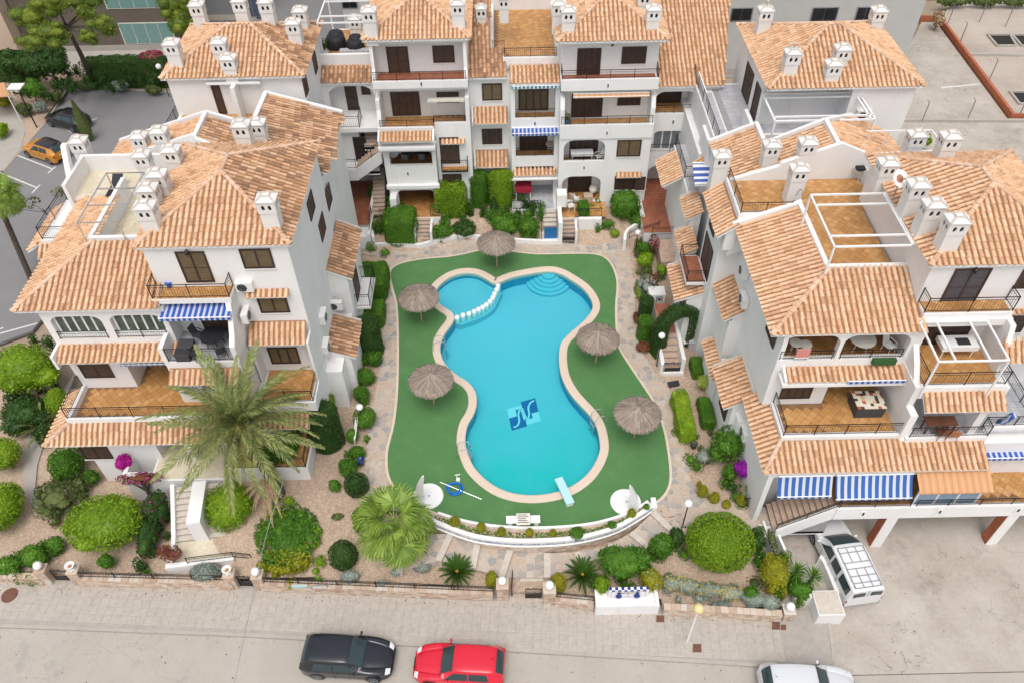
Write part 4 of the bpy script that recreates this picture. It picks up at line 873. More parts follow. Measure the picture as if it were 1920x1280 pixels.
# --- link between rear left block and the middle
K2 = Building('apartment_block', (-10.3, 50, 0), 'narrow white link with arched gallery and outdoor staircase above a red tiled passage')
K2.box(-12.4, -8.6, 50.6, 56, 0, 11.6); K2.box(-12.4, -8.6, 50.5, 50.75, 11.6, 12.35); K2.floor([(-12.2, 50.8), (-8.7, 50.8), (-8.7, 55.8), (-12.2, 55.8)], 11.62)
yk = 49.3; zk = Z(640, 156, yk)
K2.roof([(-12.4, yk, zk), (-8.7, yk, zk), (-8.7, 50.5, zk+0.62), (-12.4, 50.5, zk+0.62)], 'roof_tile_old')
K2.panel('y', yk+0.15, 0.25, rect(-12.4, -8.7, 8.2, zk-0.1), [arch(-12.05, -8.95, 8.21, zk-0.32, 0.9)])
K2.panel('y', 50.6, 0.01, rect(-12.4, -8.6, 8.0, 8.02), []); K2.box(-12.4, -8.7, 48.2, 50.6, 7.9, 8.2); K2.box(-12.4, -8.7, 49.5, 50.6, zk-0.2, zk+0.1)
K2.window('y', 50.6, *[aty(x, 190, 50.6)[0] for x in (650, 672)], 8.25, 10.1, 1, name='door', mat='dark_wood', slats=False); K2.window('y', 50.6, *[aty(x, 190, 50.6)[0] for x in (681, 697)], 9.4, 10.2, 1)
K2.railing([(-12.2, 48.3, 8.2), (-10.1, 48.3, 8.2), (-10.1, 49.5, 8.2)])
K2.box(-12.0, -10.3, 48.6, 50.6, 5.3, 7.9); K2.window('y', 48.6, *sorted([aty(x, 245, 48.6)[0] for x in (658, 683)]), 5.4, 7.3, 1, name='door', mat='opening_dark', slats=False)
K2.stairs(-10.0, -9.0, 48.4, 50.2, 6.6, 8.2, 8, mat='step_tile');
# first-floor landing on pillars, staircase beside the block
K2.box(-12.4, -10.6, 47.3, 48.6, 5.0, 5.3); K2.box(-12.4, -10.6, 47.15, 47.35, 4.7, 5.6)
K2.w.add([(-10.6, 47.15, 4.7), (-8.7, 47.15, 6.1), (-8.7, 47.15, 7.0), (-10.6, 47.15, 5.6), (-10.6, 47.35, 4.7), (-8.7, 47.35, 6.1), (-8.7, 47.35, 7.0), (-10.6, 47.35, 5.6)], [(0,1,2,3),(7,6,5,4),(0,4,5,1),(1,5,6,2),(2,6,7,3),(3,7,4,0)], 'white_wall')
K2.stairs(-10.6, -9.0, 47.35, 48.6, 5.3, 6.6, 6, side='x', mat='step_tile'); K2.box(-9.0, -8.7, 47.35, 48.6, 6.2, 6.6)
K2.railing([(-12.3, 48.5, 5.6), (-12.3, 47.25, 5.6), (-10.6, 47.25, 5.6), (-9.4, 47.25, 6.5), (-8.8, 47.25, 6.9)], 0.75)
K2.box(-11.85, -11.45, 47.15, 47.5, 1.2, 4.8); K2.box(-12.4, -12.0, 48, 54, 1.2, 5.0); K2.box(-11.9, -8.6, 53.0, 53.2, 1.2, 5)
K2.box(-12.6, -9.9, 43.9, 54, 0.5, 2.27); K2.floor([(-12.3, 45.2), (-9.95, 45.2), (-9.95, 53), (-12.3, 53)], 2.29, 'red_tile', 0.32, 0)
K2.stairs(-11.5, -9.75, 44.0, 45.2, 1.2, 2.28, 6, mat='step_grey'); K2.stairs(-9.8, -8.95, 46.3, 50.2, 2.2, 5.2, 16, mat='step_tile')
K2.box(-9.98, -9.8, 46.2, 50.2, 2.2, 2.9); K2.box(-9.95, -9.75, 43.9, 46.2, 1.2, 2.45); K2.railing([(-9.85, 43.95, 1.3), (-9.85, 45.2, 2.3), (-9.85, 46.2, 2.4)], 0.8)
K2.done(150)
t = beams([((-12.3, y, 14.2), (-8.6, y, 14.2)) for y in (51.2, 52.2, 54.5, 55.6)]+[((-12.3, 51.2, 14.2), (-12.3, 56.6, 14.2)), ((-12.3, 51.2, 11.7), (-12.3, 51.2, 14.2)), ((-12.3, 55.6, 11.7), (-12.3, 55.6, 14.2)), ((-12.3, 56.6, 14.2), (-9.2, 56.6, 14.9))], 0.06, 'white_paint', 'white bar pergola over the roof terrace with two covered black armchairs')
# ================================================================== MIDDLE WING
F0, F1, F2, F3 = 2.5, 5.5, 8.5, 11.7
A = Building('apartment_block', (-5.4, 50, 0), 'white four storey block left of the stair column with arched loggias')
xl, xr = -8.6, -2.5
A.box(xl, xr, 49.1, 54.8, 0, 14.3); A.hip(xl-0.35, xr+0.3, 47.85, 55.2, 14.55, 0.46); A.box(xl, xr, 48.1, 49.1, 14.2, 14.5)
# top balcony
A.box(xl, xr, 47.55, 49.1, F3-0.4, F3); A.panel('y', 47.4, 0.16, rect(xl, xr, Z(790, 166, 47.4), F3+0.3), []); A.panel('x', xl, 0.2, [(49.1, F3), (49.1, 14.3), (48.1, 14.3), (47.9, 12.6), (47.56, 12.1), (47.56, F3)], []); A.panel('x', xr-0.2, 0.2, [(49.1, F3), (49.1, 14.3), (48.1, 14.3), (47.9, 12.6), (47.56, 12.1), (47.56, F3)], [])
A.floor([(xl+0.2, 47.56), (xr-0.2, 47.56), (xr-0.2, 49.1), (xl+0.2, 49.1)], F3+0.02, 'red_tile'); A.railing([(xl+0.1, 47.48, F3+0.3), (xr-0.1, 47.48, F3+0.3)], 0.6)
A.pxw(49.1, 723, 88, 770, 141, name='door', mat='shutter'); A.pxw(49.1, 810, 86, 853, 117); wall_lamp(A, aty(783, 80, 49.1)[0], 49.1, 14.0)
# second floor loggia
A.panel('x', xl, 0.25, [(49.1, F2), (49.1, 10.7), (47.4, 10.7), (47.4, 10.0), (47.1, 9.3), (46.9, 8.6), (46.9, 7.6), (49.1, 7.6)], [])
A.panel('x', xr-0.25, 0.25, rect(47.4, 49.1, 5.2, 10.75), []); A.box(xl+0.25, xr-0.25, 48.9, 49.1, 10.6, 10.75)
A.box(xl, xr, 47.6, 49.1, F2-0.4, F2-0.02); A.box(xl, -4.9, 46.9, 47.6, F2-0.4, F2-0.02); A.panel('y', 47.4, 0.2, rect(-4.9, xr, F0-1.3, F2+0.45), [])
A.box(xl, -4.9, 46.9, 47.1, F2-0.4, F2+0.45); A.floor([(xl+0.2, 47.1), (-4.95, 47.1), (-4.95, 47.6), (xr-0.2, 47.6), (xr-0.2, 49.1), (xl+0.2, 49.1)], F2)
A.railing([(xl+0.15, 47.0, F2+0.45), (-4.9, 47.0, F2+0.45), (-4.9, 47.48, F2+0.45), (xr-0.1, 47.48, F2+0.45)], 0.5)
A.pxw(49.1, 731, 173, 790, 216, name='door', leaves=4); A.pxw(49.1, 818, 173, 861, 192)
g = MB(); g.box(-5.2, xr-0.3, 47.5, 47.9, 10.42, 10.55, 'off_white'); obj('rolled_awning', g, A.t)
# skirt, first floor arch, ground floor arch
A.canopy(xl+0.1, -5.0, 46.85, 8.75, 46.1, Z(765, 266, 46.1), cheeks=True); A.box(xl-0.05, -4.85, 46.05, 46.9, 7.75, 7.95); A.box(xl+.1, -4.95, 46.6, 47.1, 7.3, 8.3)
zl = F1-0.05
A.panel('y', 46.75, 0.3, rect(xl+0.1, -4.95, 4.55, 7.8), [arch(xl+0.5, -5.2, Z(765, 312, 46.75), Z(765, 273, 46.75), 0.65)]); A.box(xl+0.1, -4.95, 47.05, 49.1, F1-0.35, F1)
A.panel('x', xl+0.1, 0.25, rect(47.05, 49.1, 1.2, 8), []); A.panel('x', -5.15, 0.2, rect(47.05, 47.4, 1.2, 7.3), []); A.box(xl+0.1, -4.95, 47.05, 49.1, 7.75, 7.9)
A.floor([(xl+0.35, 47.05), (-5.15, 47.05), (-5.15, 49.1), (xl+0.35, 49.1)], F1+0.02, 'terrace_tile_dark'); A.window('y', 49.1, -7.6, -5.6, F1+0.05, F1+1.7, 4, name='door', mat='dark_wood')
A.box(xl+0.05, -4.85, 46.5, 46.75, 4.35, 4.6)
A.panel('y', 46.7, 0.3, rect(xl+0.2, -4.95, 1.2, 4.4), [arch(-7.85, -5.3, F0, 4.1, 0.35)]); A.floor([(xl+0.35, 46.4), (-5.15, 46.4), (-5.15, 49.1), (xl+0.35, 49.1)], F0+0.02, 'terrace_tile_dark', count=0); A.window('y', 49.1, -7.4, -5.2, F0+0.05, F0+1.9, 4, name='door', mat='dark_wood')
A.box(xl+0.2, -4.9, 45.6, 46.7, 1.1, F0); A.box(xl+0.25, -7.9, 45.8, 46.9, 1.2, 4.0)
A.stairs(-6.6, -5.6, 44.15, 45.6, 1.2, F0, 7, mat='step_tile'); A.box(-6.75, -6.6, 44.1, 45.7, 1.1, 2.2); A.box(-5.6, -5.45, 44.1, 45.7, 1.1, 2.4); A.railing([(-9.2, 45.9, F0), (-6.6, 45.9, F0)], 0.6); A.railing([(-5.6, 45.7, F0), (-4.9, 45.7, F0)], 0.6)
A.floor([(-8.3, 45.65), (-4.95, 45.65), (-4.95, 46.4), (-8.3, 46.4)], F0+0.02)
# right half: french balcony, windows
A.pxw(47.4, 823, 258, 863, 306, name='door', leaves=3); A.canopy(-4.55, -2.9, 47.4, 7.75, 47.05, 7.55, th=0.06)
A.box(-4.65, -2.8, 46.85, 47.4, 5.42, 5.5, mat='black_metal'); A.floor([(-4.6, 46.9), (-2.85, 46.9), (-2.85, 47.4), (-4.6, 47.4)], 5.52); A.railing([(-4.62, 47.38, 5.5), (-4.62, 46.88, 5.5), (-2.83, 46.88, 5.5), (-2.83, 47.38, 5.5)], 0.85)
A.pxw(47.4, 829, 327, 867, 352)
for q in ((790, 158), (765, 326)): a = aty(*q, 47.4 if q[1] < 200 else 46.75); vent_cap(A, a[0], a[1], a[2])
for q in ((697,72,13),(860,53,0),(668,64,30,11.7)): chim(A, *q)
A.done()
# --- stair column and loggia stack
Bc = Building('apartment_block', (0.4, 50, 0), 'slim central white stack with awninged loggias and tiled hoods over its stair windows')
yw = 48.8; Bc.box(-2.5, 0.25, yw, 55.5, 0, Z(915, 146, yw)-0.12)
ze = Z(915, 146, yw-0.3)
Bc.roof([(-2.6, yw-0.3, ze), (0.0, yw-0.3, ze), (0.0, 50.6, ze+0.95), (-1.0, 50.6, ze+0.95), (-1.0, 55.0, ze+3.1), (-2.6, 55.0, ze+3.1)], 'roof_tile_old')
for y0, y1 in ((157, 188), (242, 270)): Bc.pxw(yw, 903, y0, 942, y1, leaves=2 if y0 < 200 else 4, mat='shutter_ochre' if y0 < 200 else 'dark_wood')
for y0, y1 in ((200, 232), (281, 314)):
 za, zb_ = Z(915, y0, yw), Z(915, y1, 48.05); Bc.canopy(-2.3, 0.0, yw, za, 48.05, zb_); Bc.box(-2.25, -0.05, 48.2, yw, zb_-0.05, zb_+0.0); Bc.w.add([(-2.42, yw, zb_-0.2), (-2.3, yw, zb_-0.2), (-2.3, yw, za+0.05), (-2.42, yw, za+0.05), (-2.42, 48.1, zb_-0.2), (-2.3, 48.1, zb_-0.2), (-2.3, 48.1, zb_+0.1), (-2.42, 48.1, zb_+0.1)], [(4,5,6,7),(0,4,7,3),(1,2,6,5),(3,7,6,2)], 'white_wall')
Bc.pxw(yw, 908, 323, 936, 335)
xa, xb = 0.25, 3.5; yf = 48.0
Bc.box(xa, xb, 49.3, 57.5, 0, 11.0)
for x in (xa, xb-0.28): Bc.panel('x', x, 0.28, rect(yf, 49.3, F0-1.3, 11.2), [])
for z in (F1, F2): Bc.box(xa+0.28, xb-0.28, yf, 49.3, z-0.45, z-0.02); Bc.panel('y', yf-0.004, 0.2, rect(xa+0.01, xb-0.01, z-0.5, z+0.28), []); Bc.floor([(xa+0.28, yf+0.2), (xb-0.28, yf+0.2), (xb-0.28, 49.3), (xa+0.28, 49.3)], z); Bc.railing([(xa+0.1, yf+0.1, z+0.28), (xb-0.1, yf+0.1, z+0.28)], 0.65)
Bc.box(xa, xb, yf, 49.3, 11.1, 11.3)
zt1 = Z(1000, 124, 49.6); Bc.canopy(xa-0.05, xb, 49.5, Z(1000, 122, 49.5), 47.7, Z(1000, 157, 47.7), 0.12); Bc.box(xa, xb, 48.1, 49.5, 10.9, Z(1000, 157, 47.7)-0.1)
Bc.pxw(49.3, 972, 168, 1028, 206, name='door', leaves=4, mat='shutter_ochre'); Bc.pxw(49.3, 974, 256, 1026, 281, name='door', leaves=4, mat='dark_wood')
awning(xa+0.1, xb-0.05, 47.9, Z(1000, 158, 47.8), 47.6, Z(1000, 161, 47.6), 'teal_stripe', 'rolled teal and white striped awning at the top of the central stack', 0.2)
awning(xa+0.05, xb, 47.95, Z(1000, 240, 47.95), 47.4, Z(1000, 250, 47.4), 'blue_stripe_fine', 'blue and white scalloped awning in the middle of the central stack', 0.2)
Bc.canopy(xa+0.1, xb-0.1, yf, Z(1000, 317, yf), 47.5, Z(1000, 330, 47.5), 0.07); Bc.box(xa-0.2, xb+0.1, 47.3, yf, 4.3, Z(1000, 330, 47.5)-.15)
# roof terrace
tz = 12.0; Bc.box(-0.9, xb+0.1, 49.6, 58.4, 11, tz-0.1); y0t = at(985, 110, tz)[1]; Bc.floor([(-0.05, 50.0), (3.3, 50.0), (3.3, 57.6), (-0.8, 57.6), (-0.8, 50.9), (-0.05, 50.9)], tz)
Bc.box(-0.2, 3.5, 49.55, 49.8, 11.6, tz+0.35); Bc.railing([(-0.9, 51.0, tz+0.3), (-0.9, 50.75, tz+0.3), (-0.1, 50.75, tz+0.3), (-0.1, 49.7, tz+0.3), (3.3, 49.7, tz+0.3)], 0.65); Bc.box(-1.05, -0.85, 50.7, 57.8, 11, tz+0.45); Bc.box(3.3, 3.5, 49.8, 57.8, 11, tz+0.5); Bc.box(-1.0, -0.1, 50.6, 50.85, 11, tz+0.3)
Bc.box(-1.05, 3.5, 57.6, 57.85, 11, tz+1.9); Bc.canopy(-1.2, 3.6, 58.6, tz+2.1, 57.5, tz+1.9, 0.05) 
# ground floor terrace and steps
Bc.box(xa, xb, 46.3, 49.3, 1.1, F0-0.03); Bc.floor([(xa+0.1, 46.4), (xb-0.3, 46.4), (xb-0.3, 49.3), (xa+0.1, 49.3)], F0, 'grey_tile', 0.42, 0, base='grout_grey'); Bc.window('y', 49.3, 1.7, 2.9, F0+0.8, F0+1.9, 2, mat='shutter_ochre')
Bc.railing([(xa+0.05, 48, F0), (xa+0.05, 46.35, F0), (2.25, 46.35, F0), (2.25, 44.1, 1.6)], 0.75); Bc.stairs(2.4, 3.35, 45.0, 46.3, 1.9, F0, 4, mat='step_pale'); Bc.box(2.3, 3.4, 43.9, 45.0, 1.1, 1.5)
g = MB(); g.box(2.45, 3.3, 44.2, 44.24, 1.25, 2.5, 'mosaic_dark'); g.box(2.4, 2.45, 44.18, 44.26, 1.2, 2.55, 'grey_metal'); g.box(3.3, 3.35, 44.18, 44.26, 1.2, 2.55, 'grey_metal'); g.box(2.45, 3.3, 44.18, 44.26, 2.5, 2.55, 'grey_metal'); obj('gate', g, Bc.t)
Bc.box(3.4, 3.68, 43.9, 47.0, 1.1, 3.1); Bc.box(3.36, 4.05, 45.7, 46.5, 3.1, 4.1)
chim(Bc, 903, 46, 17, w=0.6, d=0.5); chim(Bc, 945, 30, -10, 13.9, w=0.6)
a = aty(1003, 232, yf); vent_cap(Bc, a[0], yf, a[2])
Bc.done(250)
# --- second middle block
Cb = Building('apartment_block', (6.6, 50, 0), 'white four storey block with two wide arches and the patio of wicker furniture')
x0, x1 = 3.5, 9.75; yf = 47.1
Cb.box(x0, x1, 48.3, 55.4, 0, 14.25); Cb.hip(x0-0.35, x1+0.35, 47.2, 55.0, 14.5, 0.46); Cb.box(x0, x1, 47.5, 48.3, 14.15, 14.45)
Cb.box(x0, x1, yf, 48.3, F3-.35, F3); Cb.panel('y', yf-0.004, 0.18, rect(x0, x1, Z(1140, 170, yf), F3+0.3), []); Cb.floor([(x0+0.1, yf+0.2), (x1-0.1, yf+0.2), (x1-0.1, 48.3), (x0+0.1, 48.3)], F3+0.02, 'red_tile'); Cb.railing([(x0+0.05, 48.1, F3+0.3), (x0+0.05, yf+0.1, F3+0.3), (x1-0.05, yf+0.1, F3+0.3), (x1-0.05, 48.1, F3+0.3)], 0.6)
Cb.pxw(48.3, 1083, 91, 1124, 146, name='door', leaves=4, mat='dark_wood'); Cb.pxw(48.3, 1167, 88, 1210, 119, leaves=4, mat='dark_wood'); wall_lamp(Cb, aty(1148, 80, 48.3)[0], 48.3, 13.85)
for x in (x0, x1-0.28): Cb.panel('x', x, 0.28, [(48.3, F2), (48.3, 10.65), (47.4, 10.65), (47.1, 9.9), (47.1, F2)], [])
Cb.box(x0, x1, yf, 48.3, F2-0.45, F2-0.02); Cb.panel('y', yf-0.09, 0.2, rect(x0, x1, F2-0.75, F2+0.28), []); Cb.floor([(x0+0.28, yf+0.11), (x1-0.28, yf+0.11), (x1-0.28, 48.3), (x0+0.28, 48.3)], F2); Cb.railing([(x0+0.1, yf, F2+0.28), (x1-0.1, yf, F2+0.28)], 0.6)
Cb.pxw(48.3, 1072, 176, 1128, 219, name='door', leaves=4, mat='dark_wood'); Cb.pxw(48.3, 1159, 174, 1200, 197, leaves=4, mat='dark_wood')
za, zb_ = Z(1100, 303, yf), Z(1100, 263, yf); zc_, zd = Z(1090, 374, yf), Z(1090, 331, yf)
xs1 = [aty(x, 285, yf)[0] for x in (1057, 1134)]; xs0 = [aty(x, 350, yf)[0] for x in (1054, 1126)]
Cb.panel('y', yf, 0.28, rect(x0, x1, 1.1, F2-0.7), [arch(xs1[0], xs1[1], za, zb_, 0.75), arch(xs0[0], xs0[1], F0+0.02, zd, 0.75)]); Cb.box(x0, x1, yf+0.28, 48.3, F1-0.4, F1-0.02); Cb.box(x0, x0+0.28, yf+0.28, 48.3, 1.2, 8.1); Cb.box(xs1[1]+0.02, x1, yf+0.28, 48.3, 1.2, 8.1)
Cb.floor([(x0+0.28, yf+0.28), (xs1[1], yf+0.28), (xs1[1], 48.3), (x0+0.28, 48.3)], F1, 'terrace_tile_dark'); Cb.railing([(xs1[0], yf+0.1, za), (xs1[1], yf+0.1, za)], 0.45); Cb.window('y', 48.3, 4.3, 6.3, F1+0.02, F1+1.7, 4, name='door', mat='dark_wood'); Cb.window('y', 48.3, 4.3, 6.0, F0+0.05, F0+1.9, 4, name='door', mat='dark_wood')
Cb.pxw(yf, 1158, 263, 1200, 293, mat='shutter_ochre'); Cb.pxw(yf, 1153, 331, 1188, 355, mat='dark_wood', leaves=3); Cb.pxw(yf, 1189, 332, 1208, 356, leaves=1); Cb.canopy(7.55, 9.3, yf, 5.0, 46.75, 4.75, 0.06)
Cb.box(x0+0.2, 6.5, 45.2, yf, 1.1, F0-0.03)
Cb.floor([(x0+0.2, 45.3), (6.9, 45.3), (6.9, 48.3), (x0+0.28, 48.3), (x0+0.28, 47.4)], F0, count=0); Cb.railing([(4.7, 45.25, F0), (6.5, 45.25, F0)], 0.75); Cb.stairs(3.7, 4.6, 44.1, 45.2, 1.2, F0, 6, mat='step_tile'); Cb.box(4.6, 4.75, 44.0, 45.2, 1.1, 2.3)
g = MB(); [g.bar((3.72+0.11*k, 44.1, 1.35), (3.72+0.11*k, 44.1, 2.1+0.15*math.sin(PI*k/8)), 0.012, 'black_metal') for k in range(9)]; g.box(3.7, 4.62, 44.08, 44.12, 1.3, 1.62, 'black_metal'); obj('gate', g, Cb.t)
for q in ((1140, 161), (1138, 250), (1095, 315)): a = aty(*q, yf-(0.09 if q[1] == 250 else 0)); vent_cap(Cb, a[0], a[1], a[2])
for q in ((1065,62,13),(1047,50,1),(1223,57,10),(1207,22,-4)): chim(Cb, *q)
awning(x0+0.8, x1-0.5, yf+0.15, 10.95, yf-0.05, 10.85, 'shed_stripe', 'thin rolled awning under the top balcony of the block with wicker patio', 0.1)
Cb.done()
# --- link on the right with three arches
D = Building('apartment_block', (11.5, 50, 0), 'recessed white link with arched gallery, glazed balcony and arched dark passage')
yl = 48.4; x0, x1 = 9.75, 14.2; ze = Z(1290, 162, yl-0.25)
D.box(x0, x1, 49.9, 55, 0, ze-0.1); D.roof([(x0-0.05, yl-0.25, ze), (14.3, yl-0.25, ze), (15.6, 55.2, ze+2.9), (x0+0.2, 55.2, ze+2.9)], pitch=0.28); D.cap((x0+0.2, 55.2, ze+2.9), (15.6, 55.2, ze+2.9))
o1 = (aty(1229, 190, yl)[0], aty(1305, 190, yl)[0], Z(1265, 214, yl), Z(1265, 172, yl)); o2 = (aty(1224, 265, yl)[0], aty(1292, 265, yl)[0], Z(1255, 284, yl), Z(1255, 246, yl)); o3 = (aty(1213, 335, yl)[0], aty(1248, 335, yl)[0], F0, Z(1230, 311, yl)); o4 = (aty(1260, 318, yl)[0], aty(1284, 318, yl)[0], Z(1270, 320, yl), Z(1270, 310, yl))
D.panel('y', yl, 0.3, rect(x0, x1, 1.2, ze-0.1), [arch(*o1, 0.6), arch(*o2, 0.4), arch(*o3, 0.8), arch(*o4, 0.5)]); D.box(x0, x1, yl+0.3, 49.9, o1[2]-0.35, o1[2]-0.03); D.box(x0, x1, yl+0.3, 49.9, o2[2]-0.35, o2[2]-0.03); D.floor([(x0, yl+0.3), (13.0, yl+0.3), (13.0, 49.9), (x0, 49.9)], o1[2]); D.box(o3[1]+0.05, x1, yl+0.3, 49.9, 1.2, 5)
D.railing([(o1[0], yl+0.1, o1[2]), (o1[1], yl+0.1, o1[2])], 0.6); D.railing([(o2[0]-0.1, yl-0.05, o2[2]), (o2[1]+0.1, yl-0.05, o2[2])], 0.6); D.window('y', 49.9, 10.2, 12.0, o1[2]+0.02, o1[2]+1.8, 4, name='door', mat='dark_wood')
D.window('y', yl+0.25, o2[0], o2[1], o2[2], o2[3], 4, mat='grey_metal', slats=False, fr='white_paint', sill=False)
for q in ((1262, 229), (1252, 298)): a = aty(*q, yl); vent_cap(D, a[0], yl, a[2])
# courtyard passage in red tiles, raised bed walls, small terrace
D.box(9.3, 13.4, 43.4, 49.9, 0.5, F0-0.03); D.floor([(9.6, 45.2), (11.8, 45.2), (11.8, 49.8), (9.6, 49.8)], F0, 'red_tile', 0.33, 0); D.floor([(9.3, 43.4), (13.4, 43.4), (13.4, 45.2), (9.3, 45.2)], F0, 'red_tile', 0.33, 0)
D.box(11.8, 11.95, 45.2, 48.4, F0, F0+0.55); D.box(11.8, 13.4, 45.05, 45.2, F0-0.3, F0+0.55); D.floor([(11.95, 45.2), (13.4, 45.2), (13.4, 48.4), (11.95, 48.4)], F0+0.3); D.railing([(11.87, 48.3, F0+0.55), (11.87, 45.12, F0+0.55), (13.4, 45.12, F0+0.55)], 0.7)
D.done(120)
# ================================================================== RIGHT WING
R1 = Building('apartment_block', (15.5, 29, 0), 'white terraced block over the garage with two arched galleries and a large tiled terrace')
G1, G2, G3, G4 = 3.4, 6.3, 9.2, 12.0
R1.box(12.35, 18.7, 27.9, 33.0, 0, 11.5); R1.box(11.2, 18.9, 33.0, 36.0, 0, 10.9); R1.box(11.76, 18.9, 33.0, 36.0, 10.8, 11.85); R1.box(12.35, 15.3, 24.95, 27.9, G2, 9.0); R1.box(12.62, 18.7, 22.9, 27.9, 0.0, 6.1); R1.box(12.36, 12.62, 22.9, 27.9, 0, 5.8); R1.box(12.35, 12.6, 24.95, 27.9, 9.0, 11.4)
R1.box(11.7, 12.35, 25.5, 30, 0, 4.2)
# gallery with two wide arches under the big roof
zg = Z(1500, 675, 24.9); zt = Z(1515, 629, 24.9); a1 = [aty(x, 655, 24.9)[0] for x in (1464, 1571)]; a2 = [aty(x, 655, 24.9)[0] for x in (1578, 1700)]
R1.panel('y', 24.9, 0.3, rect(12.35, 18.75, 8.9, 11.35), [arch(a1[0], a1[1], zg, min(zt, 11.2), 0.7), arch(a2[0], min(a2[1], 18.6), zg, min(zt, 11.2), 0.7)])
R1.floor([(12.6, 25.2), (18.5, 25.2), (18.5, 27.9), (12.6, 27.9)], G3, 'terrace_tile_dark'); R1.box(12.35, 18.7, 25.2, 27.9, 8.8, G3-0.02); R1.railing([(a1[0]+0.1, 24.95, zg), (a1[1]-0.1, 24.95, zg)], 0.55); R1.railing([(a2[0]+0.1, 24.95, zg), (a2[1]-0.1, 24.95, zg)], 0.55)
R1.canopy(12.8, 18.45, 24.9, Z(1500, 684, 24.9)-0.1, 24.15, Z(1500, 716, 24.15), cheeks=True); R1.box(12.6, 18.6, 24.1, 24.9, Z(1500, 716, 24.15)-0.32, Z(1500, 716, 24.15)-0.13)
R1.pxw(24.95, 1468, 721, 1517, 745, leaves=4); R1.window('y', 27.9, 15.8, 18.0, G2+0.05, G2+2.1, 4, name='door'); awning(15.6, 18.3, 24.35, Z(1620, 709, 24.35), 24.05, Z(1620, 713, 24.05), 'blue_stripe_fine', 'blue striped awning rolled in above the patterned table cover', 0.22)
R1.panel('x', 18.65, 0.25, [(27.9, G2), (27.9, 9.2), (24.9, 9.2), (24.6, 8.2), (24.0, 7.4), (23.2, 6.9), (22.8, 6.7), (22.8, G2)], [arch(25.2, 26.6, G2+0.2, 8.0, 0.7)])
R1.roof([(11.65, 24.75, 11.45), (18.7, 24.75, 11.45), (18.7, 27.75, 12.65), (14.75, 27.75, 12.65)]); R1.roof([(11.65, 32.6, 11.45), (11.65, 24.75, 11.45), (14.75, 27.75, 12.65), (14.75, 32.6, 12.65)]); R1.cap((11.65, 24.75, 11.45), (14.75, 27.75, 12.65))
R1.box(14.65, 18.7, 27.8, 28.0, 11.3, 12.75); R1.box(14.62, 14.84, 28.0, 32.9, 11.3, 12.75); ptrim(R1, (14.8, 32.75, 12.75), (11.5, 32.6, 11.55), 0.25, 0.12); R1.box(12.6, 14.7, 32.55, 32.75, 11.2, 11.9)
R1.floor([(14.84, 28.0), (18.3, 28.0), (18.3, 33.0), (14.84, 33.0)], G4-0.12, size=0.33); R1.floor([(11.95, 32.9), (19.0, 32.9), (19.0, 35.95), (11.95, 35.95)], G4-0.12, size=0.33)
R1.box(11.85, 14.8, 32.7, 32.9, 11.5, 12.1); R1.box(11.75, 11.95, 32.7, 36.0, 11.5, 12.1); R1.railing([(11.85, 35.9, 12.1), (11.85, 32.8, 12.1), (14.4, 32.8, 12.1)], 0.65)
R1.roof([(10.75, 36.2, 11.0), (10.75, 32.3, 11.0), (11.75, 32.3, 11.75), (11.75, 36.2, 11.75)]); R1.box(11.2, 11.75, 32.4, 32.6, 10.0, 11.4)
R1.w.panel('y', 36.0, 0.25, [(11.9, 11.0), (19.9, 11.0), (19.9, 13.0), (17.5, 14.05), (14.6, 12.9), (14.5, 12.7), (12.0, 11.9)], [], 'white_wall')
# terrace of the second floor
R1.floor([(12.98, 23.05), (18.6, 23.05), (18.6, 27.85), (15.32, 27.85), (15.32, 24.93), (12.98, 24.93)], G2, count=300, size=0.33)
R1.box(12.75, 18.9, 22.75, 23.0, 5.9, G2+0.2); R1.box(12.75, 12.98, 23.0, 24.95, 5.9, G2+0.2); R1.railing([(12.85, 24.9, G2+0.2), (12.85, 22.87, G2+0.2), (18.7, 22.87, G2+0.2)], 0.75); R1.box(12.35, 15.3, 25.2, 27.9, 6.1, 9.0)
# long skirt round the first floor
R1.roof([(11.75, 21.3, 5.65), (22.4, 21.3, 5.65), (22.4, 22.75, 6.25), (12.75, 22.75, 6.25)]); R1.roof([(11.75, 26.0, 5.65), (11.75, 21.3, 5.65), (12.75, 22.75, 6.25), (12.75, 26.0, 6.25)]); R1.cap((11.75, 21.3, 5.65), (12.75, 22.75, 6.25), 0.2)
R1.box(12.1, 22.4, 21.45, 21.65, 5.1, 5.5); R1.box(12.1, 12.35, 21.45, 25.5, 1.0, 5.5); R1.box(12.35, 12.6, 22.5, 25, 3, 5.6)
# first floor: balcony over the garage, stairs
R1.box(12.6, 30, 22.6, 22.9, 3.0, 5.9); R1.box(15.6, 30, 20.5, 22.6, 2.85, 3.38); R1.box(15.5, 30, 20.45, 20.65, 2.85, 3.75); R1.floor([(15.6, 20.65), (30, 20.65), (30, 22.6), (15.6, 22.6)], G1, 'terrace_tile', 0.33)
R1.railing([(15.6, 20.55, 3.75), (19.0, 20.55, 3.75)], 0.5); R1.railing([(19.3, 20.55, 3.75), (30, 20.55, 3.75)], 0.5)
R1.stairs(13.0, 15.6, 20.75, 22.3, 1.25, G1, 11, side='x', mat='step_tile')
R1.w.add([(13.0, 20.5, 0.9), (15.55, 20.5, 2.85), (15.55, 20.5, 3.75), (13.0, 20.5, 1.75), (13.0, 20.7, 0.9), (15.55, 20.7, 2.85), (15.55, 20.7, 3.75), (13.0, 20.7, 1.75)], [(0,1,2,3),(7,6,5,4),(0,4,5,1),(1,5,6,2),(2,6,7,3),(3,7,4,0)], 'white_wall')
